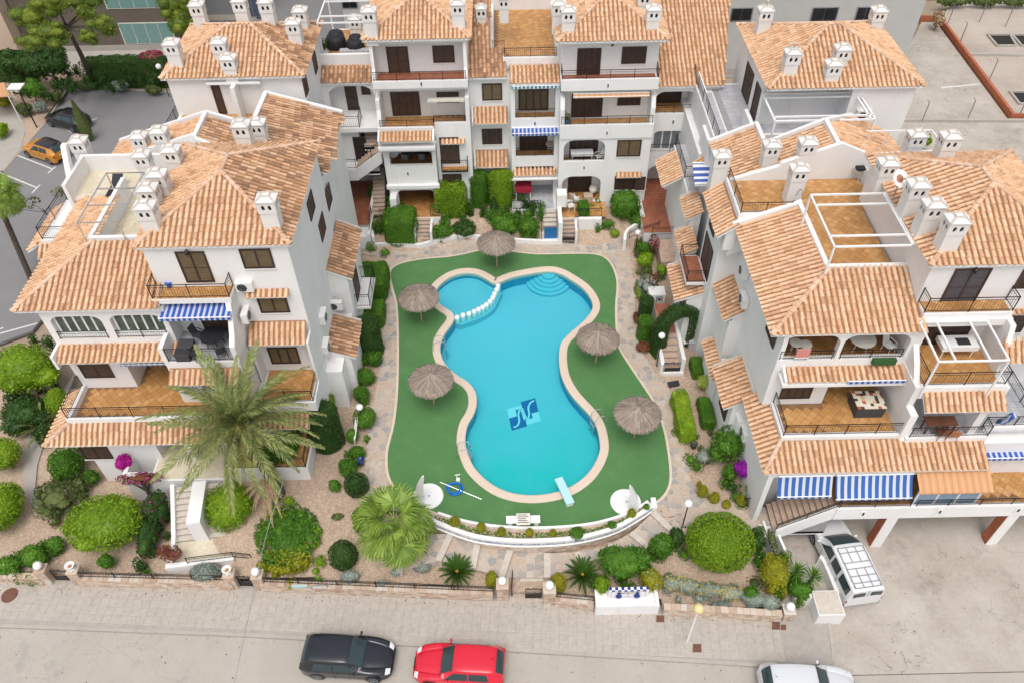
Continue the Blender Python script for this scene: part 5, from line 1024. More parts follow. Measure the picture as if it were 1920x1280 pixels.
R1.railing([(13.0, 20.6, 1.75), (15.55, 20.6, 3.7)], 0.5); R1.box(12.4, 13.0, 20.5, 21.4, 0, 1.2)
R1.window('y', 22.58, 14.2, 15.6, 3.5, 5.0, 2, name='door'); R1.window('y', 22.58, 16.2, 18.8, 3.45, 5.2, 4, name='door', mat='dark_glass', slats=False)
zc1 = Z(1457, 893, 21.4); awning(12.55, 15.15, 21.4, zc1, 20.85, 4.35, 'blue_stripe', 'broad blue and white striped awning beside the stairs above the white van', 0.2)
awning(15.3, 18.95, 21.4, zc1, 20.65, 4.35, 'blue_stripe', 'largest blue and white striped awning spread over the balcony in the middle', 0.15)
g = MB(); n = 44
for k in range(n): x = 19.1+3.5*k/n; g.add([(x, 21.5, 5.35+0.03*(k % 2)), (x+3.5/n, 21.5, 5.35+0.03*((k+1) % 2)), (x+3.5/n, 20.55, 4.85+0.03*((k+1) % 2)), (x, 20.55, 4.85+0.03*(k % 2))], [(3, 2, 1, 0)], 'shed_stripe')
g.box(19.1, 22.6, 20.53, 20.57, 4.78, 4.86, 'shed_stripe'); obj('corrugated_canopy', g, R1.t); R1.window('y', 20.8, 19.2, 22.3, 3.45, 4.8, 3, name='glazing', mat='blue_glass', slats=False, fr='white_paint')
R1.box(22.6, 24.6, 22.6, 25, 3.4, 5.6)
for x in (18.15, 24.1): 
 R1.box(x+0.08, x+0.62, 20.5, 21.0, -0.05, 2.9); g = MB(); g.box(x+0.05, x+0.078, 20.52, 21.0, -0.05, 2.85, 'terracotta_wall'); obj('column_facing', g, R1.t)
g = MB(); g.box(12.35, 30, 26.9, 27.0, 0, 3, 'terracotta_wall'); obj('garage_back_wall', g, R1.t)
for q in ((1618, 962), (1762, 958), (1909, 955)): a = aty(*q, 20.45); vent_cap(R1, a[0], 20.44, a[2])
# tiled bays on the pool side
def wbay(B, xi, xo, y0, y1, zi, zo, base=0.8, inset=0.5, old='roof_tile'):
 B.roof([(xo, y1, zo), (xo, y0, zo), (xi, y0, zi), (xi, y1, zi)], old); xb = xo+inset
 B.box(xb, xi, y0+0.1, y1-0.1, base, zo+0.1)
 B.w.add([(xb, y0+0.1, zo), (xi, y0+0.1, zo), (xi, y0+0.1, zi-0.08), (xb, y0+0.1, zo+(zi-zo)*inset/(xi-xo)-0.08), (xb, y1-0.1, zo), (xi, y1-0.1, zo), (xi, y1-0.1, zi-0.08), (xb, y1-0.1, zo+(zi-zo)*inset/(xi-xo)-0.08)], [(0,1,2,3),(7,6,5,4),(0,4,7,3)], 'white_wall')
 d_ = MB(); d_.bar((xo, y1+0.03, zo+0.05), (xi, y1+0.03, zi+0.05), 0.09, 'mortar', 6); obj('verge', d_, B.t)
wbay(R1, 12.6, 10.95, 26.0, 28.95, 5.65, 4.7); wbay(R1, 12.6, 11.35, 30.1, 33.2, 7.9, 7.05); wbay(R1, 11.2, 9.6, 33.8, 36.9, 5.7, 5.05, inset=0.7)
wbay(R1, 11.2, 10.3, 36.8, 39.2, 6.4, 5.9, inset=0.3); wbay(R1, 11.7, 10.8, 38.9, 41.1, 7.5, 7.05, inset=0.3)
wbay(R1, 11.7, 11.05, 28.9, 31.9, 3.9, 3.6, inset=0.3)
R1.box(11.7, 12.4, 30.2, 33.2, 0.8, 6.9); R1.box(11.7, 12.6, 33.2, 36, 5, 11)
for (x, y0, y1, z0, z1) in ((11.45, 26.6, 28.0, 2.8, 4.3), (11.84, 30.6, 32.2, 5.2, 6.7), (11.2, 33.7, 35.6, 6.6, 8.8), (11.2, 34.2, 35.4, 9.4, 10.6), (12.34, 25.6, 27.0, 9.6, 11.1)): R1.window('x', x, y0, y1, z0, z1, 2)
R1.box(10.1, 11.2, 34.0, 36.4, 6.1, 6.3); R1.floor([(10.15, 34.05), (11.15, 34.05), (11.15, 36.35), (10.15, 36.35)], 6.31, 'red_tile'); R1.railing([(11.15, 34.03, 6.3), (10.12, 34.03, 6.3), (10.12, 36.38, 6.3), (11.15, 36.38, 6.3)])
ac_unit(12.3, 31.2, 9.3, 'upper of the two air conditioners under the west eave of the terraced block', rz=-PI/2); ac_unit(12.3, 30.2, 8.2, 'lower of the two air conditioners under the west eave of the terraced block', rz=-PI/2); ac_unit(12.2, 25.2, 3.4, 'air conditioner low on the wall above the big green shrub and purple bougainvillea', rz=-PI/2)
for q in ((1345,348,284),(1485,383,309,11.9),(1443,306,274,12.3),(1510,302,268,13.0)): chim(R1, *q)
R1.done()
# --- tower on the far right with pergola terrace and table terrace
R2 = Building('apartment_block', (21.5, 29, 0), 'white tower on the far right with hipped roof and a white pergola terrace')
R2.box(18.4, 25.1, 26.1, 34.1, 9, 14.25); R2.hip(18.1, 25.4, 25.85, 34.4, 14.4, 0.44); R2.box(18.4, 30, 26.1, 34.1, 0, 9)
R2.pxw(26.1, 1792, 504, 1825, 568, name='door', leaves=2, mat='shutter_grey'); a = aty(1826, 503, 26.1); wall_lamp(R2, a[0], 26.1, 14.0); R2.pxw(26.1, 1919, 505, 1932, 540, mat='dark_wood')
R2.box(18.5, 22.5, 25.3, 26.1, 11.7, 12.0); R2.floor([(18.6, 25.4), (22.4, 25.4), (22.4, 26.1), (18.6, 26.1)], 12.02); R2.railing([(18.5, 26.05, 12.05), (18.5, 25.36, 12.05), (22.45, 25.36, 12.05), (22.45, 26.05, 12.05)])
R2.box(18.45, 22.6, 25.2, 26.1, 11.3, 11.7)
R2.pxw(26.1, 1888, 592, 1912, 622, mat='dark_wood'); R2.canopy(22.6, 24.5, 26.1, Z(1900, 580, 26.1), 25.8, Z(1900, 590, 25.8), 0.06); R2.canopy(22.2, 26, 24.6, Z(1900, 640, 24.6), 23.9, Z(1900, 680, 23.9))
# pergola terrace, arch behind
R2.box(18.4, 22.7, 23.3, 26.1, 8.6, G3-0.02); R2.floor([(18.75, 23.5), (22.3, 23.5), (22.3, 27.9), (18.75, 27.9)], G3); R2.box(18.6, 22.5, 23.25, 23.5, 8.6, G3+0.15); R2.railing([(18.7, 25.0, G3+0.15), (18.7, 23.38, G3+0.15), (22.4, 23.38, G3+0.15), (22.4, 24.6, G3+0.15)])
R2.box(18.35, 18.65, 23.3, 26.1, 6.3, 9.3); R2.panel('x', 22.3, 0.25, [(26.1, G3), (26.1, 11.7), (24.8, 11.7), (24.4, 10.6), (24.0, G3)], [])
R2.panel('x', 18.4, 0.25, [(26.1, G3), (26.1, 11.7), (25.3, 11.7), (25.0, 10.6), (24.2, 9.9), (23.6, G3)], [])
R2.window('y', 26.08, 19.0, 21.6, G3+0.05, G3+2.0, 4, name='door', mat='dark_wood')
R2.canopy(18.75, 22.5, 23.25, Z(1800, 734, 23.25), 22.5, Z(1800, 771, 22.5));
R2.box(18.35, 18.7, 22.7, 26, 6.0, 8.0); R2.box(21.6, 21.95, 22.8, 23.2, 6.2, 8.1)
R2.box(18.4, 22.5, 22.6, 26.1, 5.9, G2-0.02); R2.box(22.5, 30, 22.9, 26.1, 5.6, G2); R2.floor([(18.7, 22.85), (27, 22.85), (27, 26.1), (18.7, 26.1)], G2+0.02, 'grey_tile', 0.4, 0, base='grout_grey')
R2.box(18.6, 22.5, 22.55, 22.8, 5.9, G2+0.15); R2.railing([(18.8, 22.65, G2+0.15), (22.5, 22.65, G2+0.15), (22.5, 23.2, G2+0.15), (30, 23.2, G2+0.15)], 0.7); R2.box(22.5, 30, 23.05, 23.3, 5.4, G2+0.2); R2.railing([(24.9, 23.2, G2+0.2), (24.9, 26, G2+0.2)], 0.7)
R2.box(22.5, 26.0, 26.0, 26.1, 6.3, 9); R2.box(22.5, 22.8, 22.6, 23.1, 3.4, 5.6)
awning(22.7, 27.5, 23.0, 5.35, 22.3, 5.1, 'blue_stripe_fine', 'blue and white awning at the right edge below the white balcony with towel', 0.22)
R2.floor([(22.7, 21.0), (30, 21.0), (30, 25.5), (24.7, 25.5), (24.7, 22.9), (22.7, 22.9)], G1+0.01, 'terrace_tile', 0.36); R2.box(22.65, 24.65, 23.2, 23.4, 3.4, 5.4); R2.window('y', 23.18, 23.1, 24.0, 3.9, 5.0, 1, mat='rust')
for q in ((1772,298,248),(1712,288,262,13.2),(1658,344,301),(1705,405,338),(1733,442,375),(1775,472,404)): chim(R2, *q)
a = at(1689, 335, 15.9); g = MB(); q = Vector((0.3, -0.65, 0.7)).to_track_quat('Z', 'Y'); c = Vector(a)
ring = [c+q@Vector((math.cos(t)*0.42, math.sin(t)*0.42, 0)) for t in np.linspace(0, 2*PI, 19)[:-1]]; inner = [c-q@Vector((0, 0, 0.1))]; g.add([tuple(p) for p in ring+inner], [(i, (i+1) % 18, 18) for i in range(18)], 'white_paint'); g.bar(c-Vector((0, 0, 0)), c-Vector((0, 0, 1.2)), 0.03, 'grey_metal'); g.bar(c-q@Vector((0, 0, 0.08)), c+q@Vector((0, -0.1, 0.35)), 0.04, 'clay', 6); g.add([tuple(c+q@Vector((math.cos(t)*0.2, math.sin(t)*0.2, -0.04))) for t in np.linspace(0, 2*PI, 9)[:-1]], [tuple(range(8))], 'clay'); tag(obj('satellite_dish', g), 'rusty white satellite dish beside a chimney on the right tower roof', 'satellite dish')
R2.done()
z = 11.55
pq = [at(1743, 611, z), at(1872, 604, z), at(1890, 672, z), at(1760, 678, z)]
xa, xb, yb_, yf_ = pq[3][0], pq[2][0], 25.15, pq[3][1]
beams([((xa, yb_, z+0.1), (xb, yb_, z+0.1)), ((xa, yf_, z), (xb, yf_, z))]+[((x, yb_, z+0.1), (x, yf_, z)) for x in (xa, xa+0.75, xb-0.8, xb)]+[((xa, yf_, G3), (xa, yf_, z)), ((xb, yf_, G3), (xb, yf_, z))], 0.055, 'white_paint', 'white metal pergola in front of the arch over the terrace laid for dining')
z = 14.3; q = [at(*c, z) for c in ((1520, 366), (1640, 349), (1705, 445), (1572, 463))]
xa, ya, yb_ = q[0][0], q[0][1], q[3][1]; xb = 17.9
beams([((xa, ya, z), (xa, yb_, z)), ((xb, ya, z+0.05), (xb, yb_, z+0.05)), ((xb+0.1, ya, z+0.05), (xb+0.1, yb_, z+0.05))]+[((xa, y, z), (xb, y, z)) for y in (ya, ya-0.8, yb_+0.75, yb_)]+[((xa, ya, 12.0), (xa, ya, z)), ((xa, yb_, 12.7), (xa, yb_, z))], 0.055, 'white_paint', 'white metal pergola frame over the orange roof terrace beside four chimneys')
# --- gables and rear right block
R3 = Building('apartment_block', (19, 44, 0), 'rear right white block with hipped roof, grey terrace and white bar pergola')
R3.box(15.5, 24.0, 44.0, 50.4, 0, 13.6); R3.box(20.3, 24.0, 42.6, 44.0, 0, 13.6); R3.box(12.2, 20.4, 42.5, 44.1, 6, 10.4); R3.hip(15.15, 24.3, 42.3, 50.7, 13.75, 0.44)
R3.box(12.2, 20.5, 36.25, 42.6, 0, 10.4); R3.floor([(12.4, 39.6), (20.3, 39.6), (20.3, 44.0), (15.5, 44.0), (15.5, 49.0), (13.6, 49.0), (13.6, 42), (12.4, 42)], 10.42, 'grey_tile', 0.5, 0, base='grout_grey'); R3.box(12.9, 15.5, 42, 49.2, 6, 10.4)
R3.window('x', 15.5, 44.3, 45.4, 10.5, 12.6, 1, name='door', mat='dark_wood'); R3.window('x', 15.5, 46.2, 48.0, 10.5, 12.6, 2, name='door', mat='dark_wood')
R3.roof([(12.0, 41.0, 11.0), (12.0, 36.4, 11.0), (17.5, 36.4, 13.5), (17.5, 38.9, 13.5), (14.5, 38.9, 12.1), (14.5, 41.0, 12.1)]); R3.roof([(22.6, 36.4, 11.3), (22.6, 41.5, 11.3), (20.2, 41.5, 12.3), (17.6, 38.9, 13.5), (17.6, 36.4, 13.5)])
ptrim(R3, (17.55, 36.3, 13.55), (17.55, 39.0, 13.55)); ptrim(R3, (17.5, 39.0, 13.55), (14.5, 39.0, 12.15), 0.2, 0.2); ptrim(R3, (14.5, 41.1, 12.15), (14.5, 39.0, 12.15)); ptrim(R3, (14.5, 41.1, 12.15), (11.9, 41.1, 11.0), 0.2, 0.2); ptrim(R3, (17.6, 39.0, 13.55), (20.2, 41.6, 12.3), 0.2, 0.2)
R3.box(12.4, 12.6, 42.0, 49.5, 9, 10.9); R3.railing([(12.5, 49.4, 10.9), (12.5, 41.2, 10.9)], 0.8); R3.box(14.6, 14.8, 40.9, 44.0, 10.4, 11.5); R3.box(14.8, 18.7, 41.2, 41.4, 10.4, 11.4)
R3.box(12.0, 14.2, 43.0, 50, 0, 9); R3.floor([(12.6, 42.5), (13.5, 42.5), (13.5, 48), (12.6, 48)], 10.43, 'grey_tile', 0.5, 0)
R3.box(11.2, 12.4, 41.2, 46.6, 2, 7.4); R3.floor([(11.3, 41.3), (13.0, 41.3), (13.0, 46.5), (11.3, 46.5)], 7.42, 'grey_tile', 0.5, 0, base='grout_grey'); R3.railing([(11.25, 46.4, 7.5), (11.25, 42.6, 7.5), (12.0, 42.6, 7.5), (12.0, 41.3, 7.5)], 0.85)
R3.roof([(9.9, 45.6, 6.9), (9.9, 42.6, 6.9), (11.1, 42.6, 7.6), (11.1, 45.6, 7.6)]); R3.roof([(11.6, 42.7, 8.6), (11.6, 41.0, 8.6), (12.5, 41.0, 9.3), (12.5, 42.7, 9.3)]); R3.box(12.0, 12.4, 41.0, 42.8, 7.4, 8.9)
R3.panel('x', 12.6, 0.2, rect(46.5, 50, 2, 11.3), []); ac_unit(21.3, 42.6, 11.6, 'air conditioner on the plain end wall of the rear right block')
for q in ((1430,62,12),(1642,55,13),(1480,142,92),(1575,125,86),(1558,154,116)): chim(R3, *q, vent=q[0] in (1430, 1480))
R3.done()
z = 12.9; q = [at(*c, z) for c in ((1430, 177), (1590, 168), (1634, 213), (1462, 228))]
xa, xb, ya, yb_ = q[0][0], q[2][0], q[0][1], q[3][1]
beams([((xa, y, z), (xb, y, z)) for y in (ya, ya-0.45, yb_+0.45, yb_)]+[((xa, ya, z), (xa, yb_, z)), ((xb, ya, z), (xb, yb_, z)), ((xb-0.25, ya, z), (xb-0.25, yb_, z))]+[((x, y, 10.5), (x, y, z)) for x in (xa, xb) for y in (ya, yb_)], 0.07, 'white_paint', 'white bar pergola over the grey tiled terrace of the rear right block')
g = MB(); g.path([(19.6, 36.6, 13.0), (23.6, 36.8, 13.0), (23.6, 38.8, 13.0), (20, 38.8, 13.0)], 0.05, 'white_paint', 4)
for k in range(4): g.bar((20.2+k*1.1, 38.8, 13.0), (20.2+k*1.1, 38.9, 11.9), 0.04, 'white_paint')
tag(obj('handrail', g), 'white tube rail on the gable roof behind the right tower', 'railing')
AWX = (at(1299, 320, 9.3)[0], at(1337, 318, 9.3)[0], at(1325, 306, 9.6)[1]); AWY = (at(1325, 344, 9.0)[1],)
awn = awning(*AWX, 9.6, *AWY, 9.0, 'blue_stripe_y', 'blue striped awning stretched between tiled roofs west of the chimney terrace', 0.2)
# ================================================================== PLANTS
def quads_mesh(name, V, mat, per=4):
 """V: (n, per, 3) separate little faces"""
 n = len(V); me = bpy.data.meshes.new(name); me.vertices.add(n*per); me.vertices.foreach_set('co', V.astype(np.float32).ravel())
 me.loops.add(n*per); me.loops.foreach_set('vertex_index', np.arange(n*per, dtype=np.int32)); me.polygons.add(n)
 me.polygons.foreach_set('loop_start', np.arange(0, n*per, per, dtype=np.int32)); me.polygons.foreach_set('loop_total', np.full(n, per, dtype=np.int32))
 me.materials.append(M[mat]); me.update(calc_edges=True); me.validate(); return me
def leaf_quads(P, Nn, size, rg, spread=0.75, aspect=0.5):
 n = len(P); d = Nn+rg.normal(0, spread, (n, 3)); d /= np.linalg.norm(d, axis=1)[:, None]+1e-9
 r = rg.normal(0, 1, (n, 3)); t = np.cross(d, r); t /= np.linalg.norm(t, axis=1)[:, None]+1e-9; b = np.cross(d, t)
 s = size*rg.uniform(0.6, 1.35, (n, 1)); return np.stack([P-t*s*0.5, P+b*s*aspect*0.5, P+t*s*0.5, P-b*s*aspect*0.5], 1)
def clumps(c, r, k, rg, lump=0.45):
 """k overlapping blobs filling the ellipsoid r"""
 out = [(np.array(c), np.array(r)*(1-lump*0.45))]
 for i in range(k):
  v = rg.normal(0, 1, 3); v /= np.linalg.norm(v); v[2] = abs(v[2])*0.9-0.25; q = np.array(c)+v*np.array(r)*(1-lump*0.5)*0.8
  rr = np.array(r)*lump*rg.uniform(0.6, 1.1); out.append((q, rr))
 return out
def sample_blobs(bl, n, rg, shell=0.12):
 areas = np.array([(b[1][0]*b[1][1]+b[1][0]*b[1][2]+b[1][1]*b[1][2]) for b in bl]); cnt = (n*areas/areas.sum()).astype(int)+4; PP = []; NN = []
 for (c, r), m in zip(bl, cnt):
  v = rg.normal(0, 1, (m, 3)); v /= np.linalg.norm(v, axis=1)[:, None]; rad = 1-np.abs(rg.normal(0, shell, (m, 1)))*0.9+rg.uniform(0, 0.06, (m, 1)); p = c+v*r*rad
  ok = np.ones(m, bool)
  for (c2, r2) in bl:
   if c2 is c: continue
   ok &= (((p-c2)/(r2*0.86))**2).sum(1) > 1
  nn = v/r; nn /= np.linalg.norm(nn, axis=1)[:, None]; PP.append(p[ok]); NN.append(nn[ok])
 return np.concatenate(PP), np.concatenate(NN)
def core_mb(bl, f, mat):
 g = MB()
 for c, r in bl:
  g.v_ = len(g.v); k = len(g.v); g.lathe((0, 0, 0), [(max(1e-3, math.sin(PI*j/6)), -math.cos(PI*j/6)) for j in range(7)], mat, 9)
  g.v[k:] = [(c[0]+x*r[0]*f, c[1]+y*r[1]*f, c[2]+z*r[2]*f) for x, y, z in g.v[k:]]
 return g
_seed = [100]
def bush(name, label, cat, x, y, z, rx, ry, rz, mat='leaf_mid', leaf=0.10, k=0, lump=0.45, dens=1.0, group=None, stem=True, cz=None, flowers=None, core=0.86, shape='ball', spread=0.75, aspect=0.55, bark='bark'):
 """z: ground; crown is an ellipsoid (ball), a clipped box, a cylinder or a cone"""
 _seed[0] += 1; rg = np.random.default_rng(_seed[0]); t = thing(name, (x, y, z), label, cat, group); cz = z+rz*0.92 if cz is None else cz
 area = 4*PI*((rx*ry)**1.6/3+(rx*rz)**1.6/3+(ry*rz)**1.6/3)**(1/1.6)
 n = int(min(16000, area/(leaf*leaf*0.30)*dens)); c = np.array([x, y, cz]); r = np.array([rx, ry, rz])
 if shape == 'ball':
  bl = clumps(c, r, k, rg, lump) if k else [(c, r)]
  P, Nn = sample_blobs(bl, n, rg, 0.05 if not k else 0.14); g = core_mb(bl, core, mat)
  if not k: P += Nn*(0.08*np.sin(P[:, :1]*7)*np.sin(P[:, 1:2]*6+1)*np.sin(P[:, 2:3]*7))*min(1.5, rx)
 elif shape == 'box':
  u = rg.uniform(-1, 1, (n, 3)); f = rg.choice(6, n, p=np.array([ry*rz, ry*rz, rx*rz, rx*rz, rx*ry*1.3, rx*ry*.2])/(2*ry*rz+2*rx*rz+1.5*rx*ry)); Nn = np.zeros((n, 3))
  for i in range(6): m = f == i; sgn = 1 if i % 2 == 0 else -1; u[m, i//2] = sgn; Nn[m, i//2] = sgn
  q = np.abs(u)**4.5; L = (q.sum(1))**(1/4.5); u = u/np.maximum(1, L*0.985)[:, None]
  P = c+u*r*(1-np.abs(rg.normal(0, 0.03, (n, 1)))); P += Nn*(0.07*np.sin(P[:, :1]*5)*np.sin(P[:, 1:2]*4+P[:, 2:3]*3)); g = MB(); g.box(x-rx*.82, x+rx*.82, y-ry*.82, y+ry*.82, z, cz+rz*.84, mat)
 elif shape == 'cyl':
  th = rg.uniform(0, 2*PI, n); zz = rg.uniform(-1, 1, n); top = rg.random(n) < 0.3; rr = np.where(top, np.sqrt(rg.random(n)), 1.0)
  ez = np.where(top, np.sqrt(np.maximum(0, 1-(rr*0.85)**6)), zz*0.93); P = c+np.stack([np.cos(th)*rr*rx, np.sin(th)*rr*ry, ez*rz], 1)
  Nn = np.where(top[:, None], np.array([[0, 0, 1.]]), np.stack([np.cos(th), np.sin(th), 0*th], 1)); P -= Nn*np.abs(rg.normal(0, 0.03, (n, 1))); g = MB(); g.lathe((x, y, 0), [(rx*.86, z), (rx*.9, cz), (rx*.86, cz+rz*.82), (rx*.5, cz+rz*.93), (0.001, cz+rz*.95)], mat, 14)
 else:  # cone / spindle
  h = rg.random(n)**0.8; prof = np.sin(PI*np.minimum(1, h*0.75+0.22))**0.8*(1-h**3*0.55); th = rg.uniform(0, 2*PI, n)
  P = np.stack([x+np.cos(th)*rx*prof, y+np.sin(th)*ry*prof, z+0.05+h*rz*2], 1); Nn = np.stack([np.cos(th), np.sin(th), 0.5+0*th], 1); P -= Nn*np.abs(rg.normal(0, 0.04, (n, 1)))
  g = MB(); g.lathe((x, y, z), [(rx*.55, 0.03), (rx*.85, rz*.45), (rx*.85, rz*.8), (rx*.5, rz*1.4), (0.01, rz*1.8)], mat, 10)
 cr = link('crown', quads_mesh('crown', leaf_quads(P, Nn, leaf, rg, spread, aspect), mat), t)
 obj('inner_growth', g, t, fix=False)
 if flowers:
  fm, frac, fs = flowers; m = rg.random(len(P)) < frac; F = P[m]+Nn[m]*0.04; link('blossom', quads_mesh('blossom', leaf_quads(F, Nn[m], fs, rg, 0.5, 0.9), fm), t)
 if stem and cz-rz > z+0.1:
  s = MB(); s.bar((x, y, z-0.1), (x, y, cz), max(0.05, rx*0.09), bark, 7, max(0.03, rx*0.05))
  for i in range(4): a = i*1.6+rg.uniform(0, 1); s.bar((x, y, z+(cz-z)*0.5), (x+math.cos(a)*rx*.5, y+math.sin(a)*ry*.5, cz), max(0.03, rx*0.05), bark, 5, 0.02)
  obj('trunk', s, t)
 return t
def pb(name, label, px, py, zc, wpx, dpx, hz, mat, **k):
 """bush placed from its middle in the picture: zc height of its middle, wpx and dpx its width and depth in picture units"""
 a = at(px, py, zc); d = (CH-zc)/(-ray(px, py).z); sc = FPX/d*1.0; rx = wpx/2/sc*1.06; ry = dpx/2/sc*1.06 if dpx else rx; hz *= 1.06
 zg = k.pop('zg', None); zg = (gz(a[0], a[1]) if a[0] < 14.2 and a[1] > 17 else 0.0) if zg is None else zg
 return bush(name, label, k.pop('cat', 'shrub'), a[0], a[1], zg, rx, ry, hz, mat, cz=k.pop('cz', zc), **k)
B_ = 'leaf_bright'; Mi = 'leaf_mid'; Dk = 'leaf_dark'
# clipped crowns of the front gardens
pb('clipped_tree', 'broad clipped lime green dome left of the twin stairs in the front garden', 197, 978, 1.7, 162, 128, 1.15, B_, leaf=0.13, k=9, lump=0.32, cat='tree')
pb('clipped_tree', 'bright clipped dome at the left edge, nearer the street', 2, 950, 1.5, 80, 110, 1.1, B_, leaf=0.12, k=6, lump=0.3, cat='tree')
pb('clipped_tree', 'bright clipped dome at the left edge, beside the curved concrete path', 5, 850, 1.5, 66, 70, 0.9, B_, leaf=0.12, k=5, lump=0.3, cat='tree')
pb('clipped_tree', 'lime green dome between the twin stairs and the date palm trunk', 428, 948, 1.7, 100, 110, 1.25, B_, leaf=0.12, k=7, lump=0.35, cat='tree')
pb('clipped_tree', 'perfectly round clipped green ball beside the stone steps near the white van', 1350, 1015, 1.7, 117, 104, 1.25, B_, leaf=0.09, dens=1.3, cat='tree')
pb('clipped_shrub', 'rounded lime green box shrub left of the pair of clipped columns', 845, 374, 3.1, 58, 50, 1.25, B_, leaf=0.10, k=0, shape='box', zg=1.4)
pb('clipped_column', 'left of the two tall clipped shrubs before the stair column', 897, 358, 3.2, 36, 34, 1.45, Mi, leaf=0.10, shape='cyl', zg=1.4)
pb('clipped_column', 'right of the two tall clipped shrubs before the stair column', 940, 358, 3.2, 44, 40, 1.45, B_, leaf=0.10, shape='cyl', zg=1.4)
pb('hedge', 'squared green hedge in the white planter under the first middle block', 752, 424, 2.3, 58, 60, 1.1, Mi, leaf=0.10, shape='box', zg=1.2, cat='hedge')
pb('shrub', 'thin feathery shrub beside the hedge in the white planter', 707, 422, 2.0, 34, 50, 0.7, 'leaf_olive', leaf=0.10, k=5, dens=0.6, core=0.3)
pb('shrub', 'fresh green large leaved shrub left of the grey steps', 643, 402, 2.6, 44, 48, 1.0, Mi, leaf=0.22, k=6, core=0.6)
pb('shrub', 'large glossy shrub right of the wicker patio', 1172, 385, 2.8, 66, 66, 1.3, Mi, leaf=0.15, k=8, lump=0.4)
pb('shrub', 'dark green shrub beside the red tiled passage', 1196, 414, 2.0, 40, 40, 0.7, Mi, leaf=0.12, k=3)
pb('shrub', 'low green shrub under the lime green box shrub', 830, 434, 1.8, 42, 36, 0.6, Mi, leaf=0.12, k=3)
pb('shrub', 'dark leafy shrub between the box shrub and the white kerb wall', 872, 426, 1.9, 48, 40, 0.7, Dk, leaf=0.12, k=4)
pb('shrub', 'rounded green shrub below the right clipped column', 946, 420, 2.0, 60, 56, 0.9, Mi, leaf=0.13, k=5, flowers=('flower_yellow', 0.02, 0.07))
pb('shrub', 'dark green shrub against the grey patio railing', 990, 424, 1.9, 54, 46, 0.75, Mi, leaf=0.12, k=5)
pb('hedge', 'narrow clipped hedge block beside the steps of the wicker patio', 1093, 403, 2.3, 20, 30, 1.0, Mi, leaf=0.09, shape='box', zg=1.2, cat='hedge')
pb('shrub', 'small dense shrub with the blue basket below the wicker patio', 1128, 428, 1.6, 26, 24, 0.4, Mi, leaf=0.10, k=2)
pb('shrub', 'low green mound at the foot of the glossy shrub', 1152, 437, 1.5, 22, 18, 0.3, B_, leaf=0.10, k=2)
# pool side, left
def hb(label, x0, y0, x1, y1, z0, z1, mat, leaf=0.09, **k):
 c = at((x0+x1)/2, (y0+y1)/2, z1); a = at(x0, (y0+y1)/2, z1); b = at(x1, (y0+y1)/2, z1); u = at((x0+x1)/2, y0, z1); v = at((x0+x1)/2, y1, z1)
 return bush('hedge', label, 'hedge', c[0], c[1], z0, (b[0]-a[0])/2, (u[1]-v[1])/2, (z1-z0)/2, mat, leaf, cz=(z0+z1)/2, shape='box', stem=False, **k)
hb('tall square hedge block by the left umbrella, furthest from the street', 668, 484, 726, 536, 1.2, 2.8, Mi)
hb('lower hedge block behind the dark clipped cylinder', 682, 556, 720, 592, 1.2, 2.4, Mi)
pb('clipped_cylinder', 'dark clipped cylinder shrub with a hollow top beside the pool path', 690, 632, 2.5, 48, 42, 1.3, Dk, leaf=0.08, shape='cyl', zg=1.2)
for px, py, w, d, z, m, s in ((702, 672, 36, 36, 1.6, Mi, 'loose green mound at the foot of the dark clipped cylinder'), (684, 706, 46, 34, 1.7, Mi, 'rounded shrub under the tiled east bay, upper of the pair'), (678, 738, 36, 36, 1.7, Mi, 'rounded shrub under the tiled east bay, lower of the pair'), (688, 782, 38, 50, 1.8, Mi, 'green globe shrub beside the lamp post on the left path'), (660, 816, 26, 34, 1.6, Mi, 'small ball shrub left of the leaning white board'), (652, 876, 40, 36, 1.6, Mi, 'rounded shrub beside the dark blue pot'), (670, 848, 34, 26, 1.6, Mi, 'low shrub between the lamp post and the blue pot'), (668, 908, 43, 42, 1.7, Dk, 'dark clipped ball nearest the pool path on the gravel'), (627, 910, 26, 26, 1.5, Mi, 'small dark clipped ball alone on the gravel'), (643, 1040, 50, 48, 1.3, Dk, 'dark round clipped ball in the middle of the front gravel'), (680, 970, 46, 50, 1.6, Mi, 'green shrub half hidden by the fan palm')):
 pb('shrub', s, px, py, z, w, d, w/62, m, leaf=0.09, k=0 if m == Dk else 3, lump=0.4)
pb('clipped_cylinder', 'tall dark green clipped column beside the white gable wall', 607, 800, 2.6, 62, 54, 1.5, Dk, leaf=0.09, shape='cyl', dens=1.2)
pb('climber', 'pale green climber with a pink flower on the white gable wall', 618, 752, 2.2, 22, 30, 0.9, B_, leaf=0.14, k=3, flowers=('flower_pink', 0.02, 0.12), core=0.4)
pb('shrub', 'glossy leafy shrub under the right fronds of the date palm', 525, 845, 2.3, 80, 70, 1.0, Mi, leaf=0.20, k=7, lump=0.4)
pb('shrub', 'dark leafy shrub in the corner below the small tiled canopy', 545, 822, 2.4, 50, 50, 1.0, Mi, leaf=0.2, k=4)
pb('ground_shrub', 'wide sprawling yellow green shrub beside the second gate', 540, 1005, 1.2, 132, 140, 0.5, 'leaf_mid', leaf=0.17, k=22, lump=0.36, core=0.6, dens=1.7)
pb('shrub', 'yellow green shrub in front of the sprawling bed, near the fence', 545, 1050, 1.1, 90, 60, 0.5, 'leaf_yellow', leaf=0.17, k=9, lump=0.36, core=0.6, dens=1.5)
pb('tree', 'loose yellow green tree at the left edge beside the road', 45, 690, 2.4, 130, 110, 1.6, 'leaf_bright', leaf=0.18, k=14, lump=0.34, cat='tree', zg=0.1, dens=0.8)
